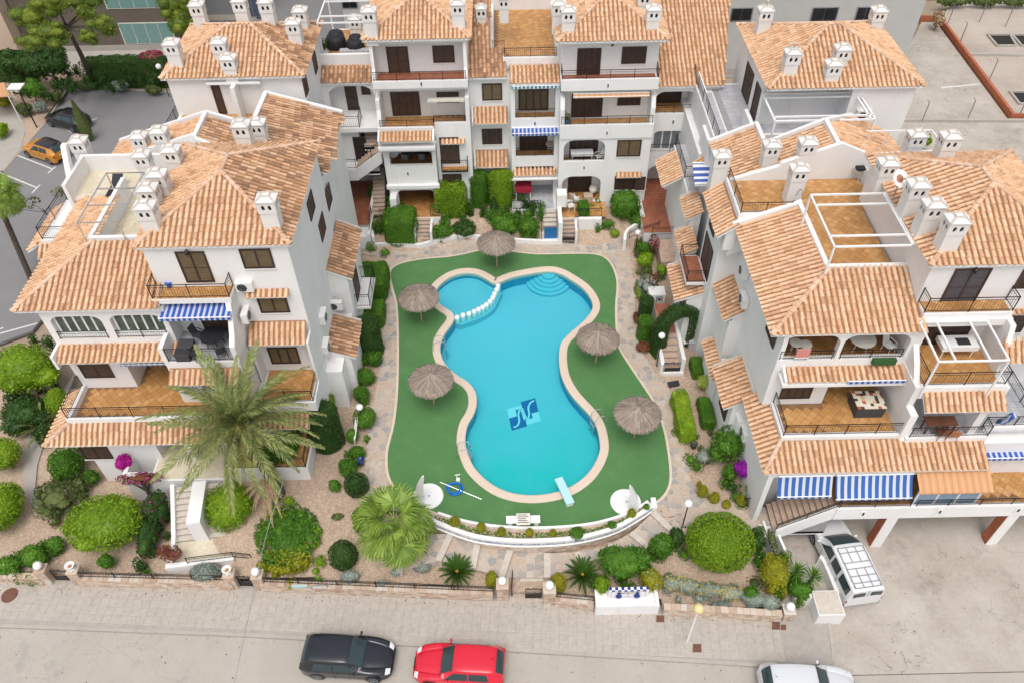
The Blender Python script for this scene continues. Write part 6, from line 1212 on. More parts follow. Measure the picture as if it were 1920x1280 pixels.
pb('shrub', 'dark green bush under the yellow green roadside tree', 45, 775, 1.2, 96, 80, 1.1, Dk, leaf=0.15, k=6, zg=0)
pb('clipped_shrub', 'round clipped ball beside the tiled skirt of the palm block', 107, 752, 1.6, 34, 44, 0.8, B_, leaf=0.1, zg=0.2)
pb('clipped_shrub', 'dark clipped ball against the white wall by the curved path', 124, 868, 1.2, 56, 60, 0.9, Mi, leaf=0.1, zg=0.2)
pb('shrub', 'feathery olive grey shrub beside the curved concrete path', 105, 935, 1.0, 92, 84, 0.9, 'leaf_olive', leaf=0.16, k=9, lump=0.35, dens=0.8, core=0.5, zg=0.2, aspect=0.25)
pb('shrub', 'grey green shrub behind the broad clipped dome', 145, 905, 0.9, 60, 50, 0.6, 'leaf_olive', leaf=0.14, k=5, dens=0.7, core=0.5, zg=0.2, aspect=0.3)
pb('shrub', 'dark shrub with red blossom between the dome and the twin stairs', 278, 1000, 1.1, 46, 90, 0.8, Dk, leaf=0.12, k=6, flowers=('flower_magenta', 0.015, 0.09))
pb('shrub', 'dark shrub with magenta blossom left of the white stair wall', 293, 950, 1.6, 40, 80, 1.0, Dk, leaf=0.12, k=6, flowers=('flower_magenta', 0.05, 0.09))
pb('bougainvillea', 'magenta bougainvillea ball climbing the white porch wall', 232, 866, 2.6, 30, 36, 0.6, 'flower_magenta', leaf=0.11, k=4, zg=0.3)
pb('bougainvillea', 'low bougainvillea growth trailing along the porch planter', 262, 896, 2.6, 100, 26, 0.28, 'leaf_red', leaf=0.11, k=9, lump=0.35, dens=0.8, flowers=('flower_magenta', 0.25, 0.10), core=0.5)
pb('bougainvillea', 'trailing red leaved growth on the white stair wall by the street', 318, 1035, 1.5, 50, 34, 0.35, 'leaf_red', leaf=0.10, k=5, flowers=('flower_magenta', 0.10, 0.09), core=0.5)
pb('silver_shrub', 'silver leaved mound behind the railing left of the second gate', 385, 1072, 1.0, 66, 40, 0.5, 'leaf_silver', leaf=0.11, k=6, lump=0.35)
for px, py, w, s in ((12, 1058, 52, 'orange flecked shrub behind the wall in the street corner'), (62, 1042, 60, 'green shrub left of the first gate and its globe lamp'), (104, 1018, 40, 'low green shrub just behind the first gate'), (170, 893, 38, 'small green shrub below the bougainvillea planter'), (200, 1052, 34, 'low dark shrub under the front edge of the broad dome')):
 pb('shrub', s, px, py, 0.8, w, w*0.8, 0.5, Mi, leaf=0.12, k=4, flowers=('flower_yellow', 0.02, 0.08) if px < 20 else None)
# right garden
hb('long low clipped hedge running beside the right path', 1266, 722, 1300, 722+96, 1.2, 2.1, B_, leaf=0.08)
hb('narrow hedge strip against the pool side wall of the terraced block', 1312, 738, 1338, 795, 1.1, 1.8, Mi); hb('short hedge strip beside the white plastic chair', 1296, 664, 1320, 700, 1.1, 1.8, Mi)
pb('shrub', 'pale lime coloured bush between two hedge strips', 1320, 715, 1.8, 32, 30, 0.5, 'leaf_lime', leaf=0.11, k=4)
pb('clipped_cylinder', 'dark clipped cylinder shrub beside the tiled street number box', 1210, 582, 2.2, 26, 28, 1.0, Dk, leaf=0.08, shape='cyl', zg=1.2)
pb('clipped_cylinder', 'green clipped cylinder shrub in front of the dark one', 1209, 616, 2.0, 28, 30, 0.8, Mi, leaf=0.08, shape='cyl', zg=1.2)
pb('shrub', 'reddish brown low plant at the foot of the clipped cylinders', 1206, 650, 1.5, 34, 24, 0.35, 'leaf_red', leaf=0.12, k=4)
pb('shrub', 'red leaved tuft left of the dark cylinder', 1193, 595, 1.5, 14, 30, 0.35, 'leaf_red', leaf=0.11, k=2)
pb('shrub', 'bright green shrub under the courtyard railing', 1210, 488, 1.8, 36, 34, 0.6, B_, leaf=0.12, k=4); pb('shrub', 'dark green shrub behind the courtyard lamp post', 1207, 466, 1.8, 34, 26, 0.6, Mi, leaf=0.12, k=3)
pb('silver_shrub', 'twiggy grey shrub between path and tiled bay', 1212, 538, 1.9, 40, 60, 0.7, 'leaf_silver', leaf=0.10, k=6, dens=0.7, core=0.4, aspect=0.25); pb('shrub', 'thin yellow green edging along the path', 1197, 545, 1.5, 12, 60, 0.3, B_, leaf=0.1, k=3)
pb('shrub', 'small green tuft under the upper tiled bay', 1240, 505, 1.7, 22, 30, 0.4, B_, leaf=0.12, k=3)
pb('bougainvillea', 'thin bougainvillea stem with crimson blossom by the red passage', 1228, 455, 2.6, 18, 44, 0.6, 'leaf_red', leaf=0.12, k=5, dens=0.5, core=0.2, flowers=('flower_pink', 0.3, 0.10))
pb('shrub', 'large many fingered green shrub under the low air conditioner', 1371, 832, 2.4, 86, 80, 1.2, Mi, leaf=0.22, k=9, lump=0.38, core=0.7); pb('shrub', 'dark green shrub left of the purple bougainvillea', 1368, 884, 1.7, 32, 30, 0.6, Mi, leaf=0.13, k=3)
pb('bougainvillea', 'vivid purple bougainvillea ball against the white wall', 1398, 878, 2.2, 42, 40, 0.6, 'flower_purple', leaf=0.10, k=5, lump=0.4); pb('silver_shrub', 'silver grey mound beside the dark bin on the right path', 1320, 855, 1.6, 34, 30, 0.35, 'leaf_silver', leaf=0.10, k=4)
pb('yucca', 'dark spiky tuft below the purple bougainvillea', 1376, 912, 1.6, 34, 26, 0.4, Dk, leaf=0.22, k=3, aspect=0.15, core=0.5, cat='plant'); pb('shrub', 'light green rounded shrub above the black garden gate', 1409, 916, 1.7, 26, 30, 0.55, B_, leaf=0.1, k=3)
for px, py, w, h, s in ((1311, 902, 11, .22, 'smallest yellow green conifer in the right bed'), (1317, 918, 22, .42, 'plump yellow conifer nearest the right path'), (1339, 930, 21, .42, 'yellow conifer second from the path in the right bed'), (1362, 940, 18, .28, 'low yellow conifer in the middle of the right bed'), (1389, 935, 20, .42, 'yellow conifer against the black garden gate')):
 a = at(px, py, 1.5); bush('dwarf_conifer', s, 'conifer', a[0], a[1]-0.1, 1.2, w/72, w/72, h, 'leaf_yellow', 0.06, shape='cone', stem=False)
for px, py, w, h, m, s in ((852, 974, 20, .36, 'leaf_yellow', 'largest golden conifer in the curved planter, left end'), (902, 984, 17, .32, 'leaf_yellow', 'golden conifer second from the left in the curved planter'), (940, 992, 16, .32, 'leaf_yellow', 'golden conifer left of the white bench'), (993, 993, 15, .28, 'leaf_yellow', 'golden conifer right of the white bench'), (1037, 994, 13, .25, 'leaf_yellow', 'smallest golden conifer in the curved planter'), (1185, 958, 17, .32, 'leaf_yellow', 'golden conifer at the right end of the curved planter'), (1148, 979, 16, .16, Mi, 'small green tuft in the right part of the curved planter'), (1082, 994, 26, .14, Mi, 'flat dark green cushion in the curved planter'), (1213, 945, 12, .16, Mi, 'tiny green tuft at the planter corner')):
 a = at(px, py, 1.75); bush('dwarf_conifer' if m == 'leaf_yellow' else 'low_plant', s, 'conifer' if m == 'leaf_yellow' else 'plant', a[0], a[1], 1.32, w/68, w/68, h, m, 0.06, shape='cone' if m == 'leaf_yellow' else 'ball', stem=False, cz=1.5)
pb('clipped_shrub', 'yellow green egg shrub left of the centre gate pillars', 922, 1087, 1.0, 22, 26, 0.62, 'leaf_yellow', leaf=0.07, zg=0.4); pb('clipped_shrub', 'yellow green egg shrub right of the centre gate pillars', 1047, 1093, 1.0, 28, 30, 0.7, 'leaf_yellow', leaf=0.07, zg=0.4)
pb('shrub', 'big glossy dark green shrub behind the white tiled trough', 1168, 1052, 1.5, 112, 70, 0.9, Mi, leaf=0.14, k=9, lump=0.4); pb('shrub', 'bright green shrub on the left shoulder of the white tiled trough', 1128, 1098, 1.0, 34, 36, 0.7, B_, leaf=0.1, k=3, zg=0.3)
pb('shrub', 'yellow green shrub with white blossom on the right of the tiled trough', 1222, 1088, 1.1, 48, 50, 0.7, 'leaf_yellow', leaf=0.11, k=5, zg=0.3, flowers=('leaf_silver', 0.05, 0.09)); pb('shrub', 'rounded green shrub behind the steps right of the dark glossy one', 1240, 1022, 1.5, 56, 50, 0.7, Mi, leaf=0.12, k=4); pb('shrub', 'dark shrub beside the lamp post at the stone steps', 1268, 1006, 1.5, 34, 40, 0.7, Dk, leaf=0.12, k=4)
for i, (px, py, w) in enumerate(((1262, 1092, 44), (1292, 1098, 52), (1330, 1104, 56), (1370, 1110, 52), (1415, 1122, 50), (1445, 1128, 40))):
 pb('silver_shrub', ['left end', 'second clump', 'third clump', 'fourth clump', 'fifth clump', 'right end'][i]+' of the silver and yellow bed behind the stone wall', px, py, 0.9, w, 34, 0.34, 'leaf_silver', leaf=0.09, k=5, lump=0.4, flowers=('flower_yellow', 0.18 if i < 4 else 0.02, 0.08), group='silver bed behind the stone wall')
pb('shrub', 'small green shrub in the silver bed near the right wall end', 1408, 1112, 1.0, 36, 30, 0.4, Mi, leaf=0.1, k=3); pb('shrub', 'tall yellow green shrub left of the spiky yuccas', 1452, 1072, 1.5, 56, 70, 0.9, 'leaf_yellow', leaf=0.12, k=7, lump=0.35)
pb('shrub', 'dark green shrub under the yuccas at the corner lamp', 1500, 1105, 1.1, 50, 34, 0.5, Mi, leaf=0.12, k=4); pb('shrub', 'dark shrub right of the perfectly round clipped ball', 1420, 1012, 1.5, 36, 44, 0.7, Dk, leaf=0.13, k=4)
pb('shrub', 'flowering plant in the narrow white planter by the stairs', 1448, 1012, 1.5, 16, 60, 0.3, 'leaf_olive', leaf=0.1, k=5, flowers=('leaf_silver', 0.15, 0.08))
for i, (px, py, w) in enumerate(((792, 1060, 40), (757, 1044, 36), (728, 1018, 44), (655, 1080, 40), (716, 1092, 20), (742, 1072, 22))):
 pb('silver_shrub', ['silver mound right of the cycad base near the fence', 'blue grey mound above the fence right of the fan palm trunk', 'blue grey mound under the fan palm fronds', 'silver mound spilling over the fence by the name boards', 'tiny blue grey tuft at the fence', 'small blue grey tuft on the gravel by the fence'][i], px, py, 0.8, w, w*0.8, w/130, 'leaf_silver', leaf=0.08, k=4, lump=0.4)
pb('shrub', 'small green tuft on the gravel below the sprawling shrub', 592, 1070, 0.7, 16, 14, 0.15, B_, leaf=0.12, k=2); pb('shrub', 'small succulent in the square gravel border', 632, 968, 1.2, 24, 18, 0.2, 'leaf_olive', leaf=0.1, k=3)
# the clipped arch over the side steps
def hedge_arch():
 _seed[0] += 1; rg = np.random.default_rng(5); n = 22000; b = at(1232, 665, 1.2); e = at(1290, 652, 1.2); x0, y0, x1, y1 = b[0], b[1]+0.1, e[0]+0.05, e[1]+0.5
 t = thing('hedge_arch', ((x0+x1)/2, (y0+y1)/2, 1.2), 'clipped dark green hedge arch over the tiled side steps', 'hedge'); cx, cy = (x0+x1)/2, (y0+y1)/2; hw = (x1-x0)/2; dirx = Vector((x1-x0, y1-y0, 0)).normalized(); hw = Vector((x1-x0, y1-y0, 0)).length/2
 s = rg.uniform(0, 1, n); H = 2.2; total = 2*H+PI*hw; q = s*total; a = rg.uniform(0, 2*PI, n); r = 0.34
 mx = np.where(q < H, -hw, np.where(q > total-H, hw, -hw*np.cos((q-H)/hw))); mz = np.where(q < H, q, np.where(q > total-H, total-q, H+hw*0.9*np.sin((q-H)/hw)))
 nx = np.where(q < H, -1, np.where(q > total-H, 1, -np.cos((q-H)/hw))); nz = np.where((q < H) | (q > total-H), 0, np.sin((q-H)/hw))
 off = np.cos(a); yo = np.sin(a); sq = np.maximum(np.abs(off), np.abs(yo)); off = off/sq*r; yo = yo/sq*0.36
 lx = mx+nx*off; P = np.stack([cx+dirx.x*lx-dirx.y*yo, cy+dirx.y*lx+dirx.x*yo, 1.2+np.maximum(0, mz+nz*off)], 1); Nn = np.stack([nx*off, yo, nz*off], 1); Nn /= np.linalg.norm(Nn, axis=1)[:, None]
 link('crown', quads_mesh('crown', leaf_quads(P, Nn, 0.09, rg, 0.7), Dk), t); g = MB(); pr = None
 for k in range(25):
  qq = total*k/24; X = -hw if qq < H else (hw if qq > total-H else -hw*math.cos((qq-H)/hw)); Zz = qq if qq < H else (total-qq if qq > total-H else H+hw*0.9*math.sin((qq-H)/hw)); p = (cx+dirx.x*X, cy+dirx.y*X, 1.2+Zz)
  if pr: g.bar(pr, p, 0.22, Dk, 6)
  pr = p
 obj('inner_growth', g, t)
hedge_arch()
# ---- palms
def frond_mesh(L, arch_, nl, ll, mat, w=0.035, droop=0.25, vee=0.45, seed=1, name='frond', gap=0.12):
 rg = np.random.default_rng(seed); s = np.linspace(0, 1, 15); pts = np.stack([0*s, L*s*(1-0.12*arch_*s), arch_*L*(0.32*s-0.62*s**2.1)], 1)
 def P(t): i = min(13, int(t*14)); f = t*14-i; return pts[i]*(1-f)+pts[i+1]*f
 Q = []
 for side in (-1, 1):
  for k in range(nl):
   t = gap+(1-gap)*(k+0.5*(side > 0))/nl; p = P(min(t, 0.999)); d = P(min(1, t+0.05))-p; d /= np.linalg.norm(d)+1e-9; l = ll*math.sin(PI*min(0.97, 0.22+0.75*t))**0.7*rg.uniform(0.85, 1.1)
   ang = math.radians(54-30*t)+rg.normal(0, 0.10); out = np.array([side*math.sin(ang), 0, vee+rg.normal(0, 0.14)])+d*math.cos(ang); out /= np.linalg.norm(out); tip = p+out*l+np.array([0, 0, -droop*l*rg.uniform(0.5, 1.3)]); mid = p+out*l*0.5
   wv = np.cross(out, [0, 0, 1.]); wv = wv/(np.linalg.norm(wv)+1e-9)*w; Q.append([p, mid+wv, tip, mid-wv])
 for i in range(14):
  a, b = pts[i], pts[i+1]; r = 0.03*(1-i/15)+0.006; Q.append([a+[r, 0, 0], b+[r, 0, 0], b-[r, 0, 0], a-[r, 0, 0]]); Q.append([a+[0, 0, r], b+[0, 0, r], b-[0, 0, r], a-[0, 0, r]])
 return quads_mesh(name, np.array(Q), mat)
def palm_trunk(t, pts, r0, r1, mat='palm_bark'):
 g = MB(); q = spline(pts, 10, False); n = len(q)
 for i in range(n-1): f = i/n; r = r0+(r1-r0)*f; g.bar(q[i], (Vector(q[i+1])-Vector(q[i]))*1.25+Vector(q[i]), r*1.1, mat, 10, r*0.88)
 return obj('trunk', g, t)
def date_palm(base, head, label, n=56, L=4.6, mat='leaf_palm', dry=7, seed=4, r0=0.32, r1=0.27, name='date_palm'):
 rg = random.Random(seed); t = thing(name, base, label, 'palm tree'); b = Vector(base); h = Vector(head)
 palm_trunk(t, [tuple(b-Vector((0, 0, 0.3))), tuple(b+(h-b)*0.3+Vector((0.15, -0.05, 0))), tuple(b+(h-b)*0.7+Vector((0.08, 0, 0))), tuple(h)], r0, r1)
 g = MB(); g.ball((h.x, h.y, h.z+0.05), r1*1.5, 'palm_heart', 12, 1.3); obj('heart', g, t, True)
 ms = [frond_mesh(L*s, a, 56, 0.56, mat, 0.03, 0.45, 0.25, seed=i) for i, (s, a) in enumerate(((1.0, 0.65), (0.95, 1.1), (1.05, 0.9), (0.9, 1.4)))]; dm = frond_mesh(L*0.8, 1.0, 34, 0.32, 'leaf_dry', 0.025, 0.6, 0.0, 9, 'dry_frond')
 for i in range(n):
  f = i/n; el = math.radians(78-88*f**0.8+rg.uniform(-7, 7)); az = i*2.39996+rg.uniform(-0.2, 0.2); k = 0 if f < 0.25 else (2 if f < 0.55 else rg.choice((1, 2, 3)))
  o = link('frond', ms[k], t); o.matrix_basis = Matrix.Translation(h+Vector((0, 0, 0.25-0.3*f)))@Matrix.Rotation(az, 4, 'Z')@Matrix.Rotation(el, 4, 'X')@Matrix.Rotation(rg.uniform(-0.5, 0.5), 4, 'Y')@Matrix.Scale(rg.uniform(0.85, 1.08), 4)
 for i in range(dry):
  o = link('dry_frond', dm, t); o.matrix_basis = Matrix.Translation(b+(h-b)*0.28+Vector((0, 0, 0.3)))@Matrix.Rotation(math.radians(125+i*13), 4, 'Z')@Matrix.Rotation(math.radians(-5+rg.uniform(-15, 12)), 4, 'X')@Matrix.Scale(rg.uniform(0.55, 0.8), 4)
 if dry: g = MB(); g.lathe((b+(h-b)*0.25)[:], [(0.3, -0.3), (0.42, 0.0), (0.3, 0.3)], 'palm_bark', 10); obj('offshoot_stump', g, t)
 return t
pbse = at(527, 932, 0.9); phd = at(452, 806, 5.6)
date_palm(pbse, phd, 'tall date palm with grey green arching fronds leaning over the terraces')
a = at(57, 522, 0); hd = at(-6, 372, 6.5)
def fan_mesh(R_, mat, seed=1, nseg=26, spreadang=290):
 rg = np.random.default_rng(seed); Q = []
 for k in range(nseg):
  a = math.radians(-spreadang/2+spreadang*(k+0.5)/nseg); da = math.radians(spreadang/nseg/2)*1.0; L = R_*rg.uniform(0.85, 1.05)*(0.78+0.22*math.cos(a/2)); z = -0.28*L*rg.uniform(0.7, 1.2)
  def pt(r, ang, zz): return np.array([math.sin(ang)*r, math.cos(ang)*r, zz])
  Q.append([pt(0.02, a, 0), pt(L*0.55, a+da, 0.0), pt(L, a, z), pt(L*0.55, a-da, 0.03)])
  Q.append([pt(L*0.5, a+da*0.5, -0.01), pt(L*0.8, a+da*1.1, -0.05*R_), pt(L*1.08, a+da*0.9, z*1.4), pt(L*0.75, a+da*0.2, -0.03*R_)])
 for i in range(1): Q.append([np.array([0.018, -R_*1.25, -0.05]), np.array([0.018, 0, 0]), np.array([-0.018, 0, 0]), np.array([-0.018, -R_*1.25, -0.05])])
 return quads_mesh('fan_leaf', np.array(Q), mat)
def fan_palm(base, head, label, n=22, R_=1.02, seed=3, mat='leaf_fan', r0=0.22):
 rg = random.Random(seed); t = thing('fan_palm', base, label, 'palm tree'); b = Vector(base); h = Vector(head); palm_trunk(t, [tuple(b-Vector((0, 0, .2))), tuple((b+h)/2), tuple(h)], r0, r0*0.75, 'bark'); ms = [fan_mesh(R_*s, mat, i) for i, s in enumerate((1, 0.9, 1.1))]
 for i in range(n):
  f = i/n; el = math.radians(72-105*f+rg.uniform(-16, 16)); az = i*2.39996+rg.uniform(-0.2, 0.2); o = link('fan_leaf', ms[i % 3], t)
  o.matrix_basis = Matrix.Translation(h)@Matrix.Rotation(az, 4, 'Z')@Matrix.Rotation(el, 4, 'X')@Matrix.Translation((0, R_*1.25, 0))@Matrix.Rotation(-0.35-0.3*f, 4, 'X')
 return t
fb = at(765, 1062, 0.6); fh = at(741, 985, 3.0); fan_palm((fh[0]+0.15, fh[1]-0.1, 0.7), fh, 'bushy yellow green fan palm beside the curved pool planter')
fan_palm(a, hd, 'tall fan palm with a slim bare trunk at the far left edge', 30, 0.85, 8, r0=0.2)
def cycad(px, py, label, R_=1.05):
 b = at(px, py, 0.9); t = thing('cycad', (b[0], b[1], 0.4), label, 'cycad'); g = MB(); g.lathe((b[0], b[1], 0.35), [(0.16, 0), (0.2, 0.3), (0.14, 0.5), (0.001, 0.52)], 'palm_bark', 10); obj('trunk', g, t)
 g = MB(); g.ball((b[0], b[1], 0.95), 0.11, 'palm_heart', 10, 1.5); obj('cone', g, t, True); m = frond_mesh(R_, 0.45, 30, 0.17, 'leaf_cycad', 0.016, 0.05, 0.35, 3); rg = random.Random(px)
 for i in range(40):
  f = i/40; o = link('frond', m, t); o.matrix_basis = Matrix.Translation((b[0], b[1], 0.85))@Matrix.Rotation(i*2.39996, 4, 'Z')@Matrix.Rotation(math.radians(58-52*f+rg.uniform(-5, 5)), 4, 'X')@Matrix.Scale(rg.uniform(0.85, 1.05), 4)
cycad(857, 1072, 'dark green cycad left of the centre gate with an orange heart'); cycad(1092, 1078, 'green cycad right of the centre gate with a pale orange cone')
def spiky(px, py, z, label, R_=0.75, n=50, mat='leaf_mid', cat='yucca', name='yucca', zg=None):
 b = at(px, py, z); zg = gz(b[0], b[1]) if zg is None else zg; t = thing(name, (b[0], b[1], zg), label, cat); g = MB(); g.bar((b[0], b[1], zg-0.1), (b[0], b[1], z), 0.09, 'palm_bark', 7); obj('trunk', g, t); rg = np.random.default_rng(px); Q = []
 for i in range(n):
  az = i*2.39996; el = math.radians(80-75*i/n); d = np.array([math.cos(az)*math.cos(el), math.sin(az)*math.cos(el), math.sin(el)]); s_ = np.array([-math.sin(az), math.cos(az), 0])*0.028; p = np.array([b[0], b[1], z]); L = R_*rg.uniform(0.85, 1.1); m = p+d*L*0.5; Q.append([p, m+s_, p+d*L+np.array([0, 0, -0.12*L]), m-s_])
 link('leaves', quads_mesh('leaves', np.array(Q), mat), t)
spiky(1492, 1072, 1.5, 'spiky green yucca, left of the pair at the white corner wall'); spiky(1523, 1082, 1.5, 'spiky green yucca, right of the pair at the white corner wall')
b = at(78, 800, 0.7); t = thing('young_palm', (b[0], b[1], 0.2), 'young blue green palm with long fronds beside the tiled skirt', 'palm tree'); ym = frond_mesh(1.7, 0.6, 36, 0.32, 'leaf_palm', 0.022, 0.15, 0.3, 5)
for i in range(20): o = link('frond', ym, t); o.matrix_basis = Matrix.Translation((b[0], b[1], 0.5))@Matrix.Rotation(i*2.39996, 4, 'Z')@Matrix.Rotation(math.radians(65-50*i/20), 4, 'X')
g = MB(); g.bar((b[0], b[1], 0.1), (b[0], b[1], 0.6), 0.12, 'palm_bark', 8); obj('trunk', g, t)
# ---- trees of the parking area
def blob_tree(name, base, blobs, label, mat, leaf, trunk_to, tr=0.2, dens=1.0, aspect=0.3, bark='bark', core=0.7):
 _seed[0] += 1; rg = np.random.default_rng(_seed[0]); t = thing(name, base, label, 'tree'); bl = [(np.array(c), np.array(r)) for c, r in blobs]; sub = []
 for c, r in bl:
  sub.append((c, r*0.72))
  for i in range(7): v = rg.normal(0, 1, 3); v /= np.linalg.norm(v); sub.append((c+v*r*0.6, r*rg.uniform(0.3, 0.45)))
 n = int(sum(12*r[0]*r[1] for c, r in bl)/(leaf*leaf*0.28)*dens); P, Nn = sample_blobs(sub, min(n, 40000), rg, 0.16); link('crown', quads_mesh('crown', leaf_quads(P, Nn, leaf, rg, 0.9, aspect), mat), t)
 obj('inner_growth', core_mb(sub, core, mat), t, fix=False); s = MB(); b = Vector(base); h = Vector(trunk_to); m = (b+h)/2+Vector((0.15, 0, 0)); s.bar(b-Vector((0, 0, .2)), m, tr, bark, 9, tr*0.8); s.bar(m, h, tr*0.8, bark, 9, tr*0.55)
 for c, r in bl: s.bar(h-Vector((0, 0, 0.3)), Vector(c), tr*0.42, bark, 6, tr*0.15)
 obj('trunk', s, t); return t
b = at(174, 157, 0.1); h = at(122, 45, 8.0)
def bb(px, py, z, w, d, hh): c = at(px, py, z); D = (CH-z)/(-ray(px, py).z); s = FPX/D; return (c, (w/2/s, d/2/s, hh))
blob_tree('pine_tree', b, [bb(60, 30, 9, 90, 80, 1.2), bb(105, 5, 10, 110, 70, 1.3), bb(90, 60, 8.6, 90, 60, 1.0), bb(60, 78, 8, 80, 40, 0.9), bb(160, 28, 9, 50, 40, 0.9), bb(195, 48, 8.5, 80, 46, 1.0), bb(165, 68, 8, 50, 40, 0.8), bb(170, 2, 9.5, 90, 50, 1.0), bb(105, 78, 8, 50, 36, 0.7)], 'big umbrella pine with a slanting bare trunk above the car park', 'leaf_pine', 0.26, h, 0.26, dens=0.9, aspect=0.22)
b = at(345, 120, 0.1); blob_tree('pine_tree', b, [bb(325, 10, 9, 70, 70, 1.4), bb(340, 45, 8, 60, 60, 1.3), bb(350, 10, 9, 60, 60, 1.2), bb(318, -15, 10, 60, 50, 1.2)], 'second pine crown rising behind the rear left roof', 'leaf_pine', 0.26, at(335, 40, 7), 0.24, dens=0.9, aspect=0.22)
b = at(110, 165, 0.1); blob_tree('tree', b, [bb(60, 120, 3.0, 90, 50, 1.3), bb(105, 118, 3.2, 70, 50, 1.4), bb(20, 118, 2.8, 70, 50, 1.3), bb(95, 95, 3.6, 60, 40, 1.1)], 'dark olive leaved tree under the big pine', Dk, 0.22, at(98, 140, 2.2), 0.14, aspect=0.5)
b = at(66, 190, 0.1); blob_tree('tree', b, [bb(60, 165, 2.0, 52, 34, 0.9)], 'small round tree with forked pale stems by the parking lamp', Mi, 0.16, at(62, 176, 1.3), 0.08, aspect=0.5, bark='pale_bark')
x0, y0, z0 = at(168, 262, 0.1); bush('cypress', 'slim young cypress standing between the two parked cars', 'tree', x0, y0, 0.1, 0.55, 0.55, 1.9, 'leaf_olive', 0.12, shape='cone', stem=False, aspect=0.3)
def hrow(label, pa, pb_, z1, wd, mat, leaf=0.14):
 a = at(*pa, z1); b = at(*pb_, z1); return bush('hedge', label, 'hedge', (a[0]+b[0])/2, (a[1]+b[1])/2, 0, abs(b[0]-a[0])/2, wd, z1/2, mat, leaf, cz=z1/2, shape='box', stem=False)
hrow('tall dark green hedge along the back of the car park', (143, 106), (322, 108), 2.9, 0.8, Dk)
hrow('dark hedge on the far left behind the round path', (-60, 100), (60, 100), 2.6, 1.0, Dk)
for px, py, w, d, m, s, fl in ((283, 108, 56, 36, Mi, 'pink bougainvillea spilling over the tall dark hedge', ('flower_pink', 0.55, 0.16)), (225, 160, 34, 20, 'leaf_silver', 'grey green shrub in the kerbed bed before the tall hedge', None), (155, 160, 30, 16, 'leaf_olive', 'low olive shrub at the foot of the pine trunk', None), (285, 168, 34, 14, 'leaf_olive', 'low shrub at the right end of the kerbed bed', None), (45, 205, 34, 34, 'leaf_olive', 'yellow green shrub beside the parking lamp post', None), (105, 182, 24, 28, 'leaf_olive', 'grey olive shrub near the parked black car', None), (5, 190, 40, 20, 'leaf_yellow', 'yellow green shrub at the left edge by the orange awning', None), (75, 200, 26, 20, 'leaf_silver', 'agave coloured tuft left of the parked black car', None), (2, 245, 24, 44, B_, 'green edging on the round path at the far left', None)):
 pb('shrub', s, px, py, 2.6 if fl else 0.7, w, d, 0.6, m, leaf=0.16, k=4, zg=0.0, flowers=fl)
bt = at(95, 420, 0.1); t = blob_tree('tree', bt, [bb(60, 380, 3.4, 50, 34, 0.5), bb(110, 362, 3.6, 34, 30, 0.4), bb(30, 392, 3.2, 30, 24, 0.3)], 'sparse young tree with bronze leaves by the left road', 'leaf_olive', 0.28, at(80, 392, 2.4), 0.06, dens=0.25, aspect=0.5, core=0.05)
pb('shrub', 'bright green shrub on the waste ground behind the gables', 1730, 262, 1.0, 36, 30, 0.8, B_, leaf=0.25, k=4, zg=0.0, core=0.5)
pb('shrub', 'tawny weeds at the bend of the low orange wall', 1760, 36, 1.2, 22, 34, 0.9, 'leaf_dry', leaf=0.3, k=4, zg=0.0, core=0.5)
for px in (1790, 1850, 1905): pb('shrub', {1790: 'left', 1850: 'middle', 1905: 'right'}[px]+' clump of the scrub line on the top edge above the empty lot', px, 2, 0.8, 70, 20, 0.7, 'leaf_olive', leaf=0.35, k=6, zg=0.0)
def cover(name, px, mat, dens=10, h=0.45, leaf=0.12, seed=0, z=1.25, r=(0.18, 0.42), core=True):
 """a bed of low plants nobody could count"""
 rg = np.random.default_rng(900+seed); poly = P2(px, z); xs = [p[0] for p in poly]; ys = [p[1] for p in poly]; bl = []; A = (max(xs)-min(xs))*(max(ys)-min(ys))
 for _ in range(int(A*dens/4)):
  x, y = rg.uniform(min(xs), max(xs)), rg.uniform(min(ys), max(ys))
  if inside(poly, x, y): q = rg.uniform(*r); bl.append((np.array([x, y, gz(x, y)+h*q*1.2]), np.array([q, q, h*rg.uniform(0.6, 1.3)])))
 if not bl: return
 n = int(sum(b[1][0]*b[1][2] for b in bl)*9/(leaf*leaf*0.5)); P, Nn = sample_blobs(bl, min(n, 30000), rg, 0.15); tag(link(name, quads_mesh(name, leaf_quads(P, Nn, leaf, rg, 0.85, 0.5), mat), None), kind='stuff')
 if core: tag(obj(name+'_growth', core_mb(bl, 0.6, mat), None, fix=False), kind='stuff')
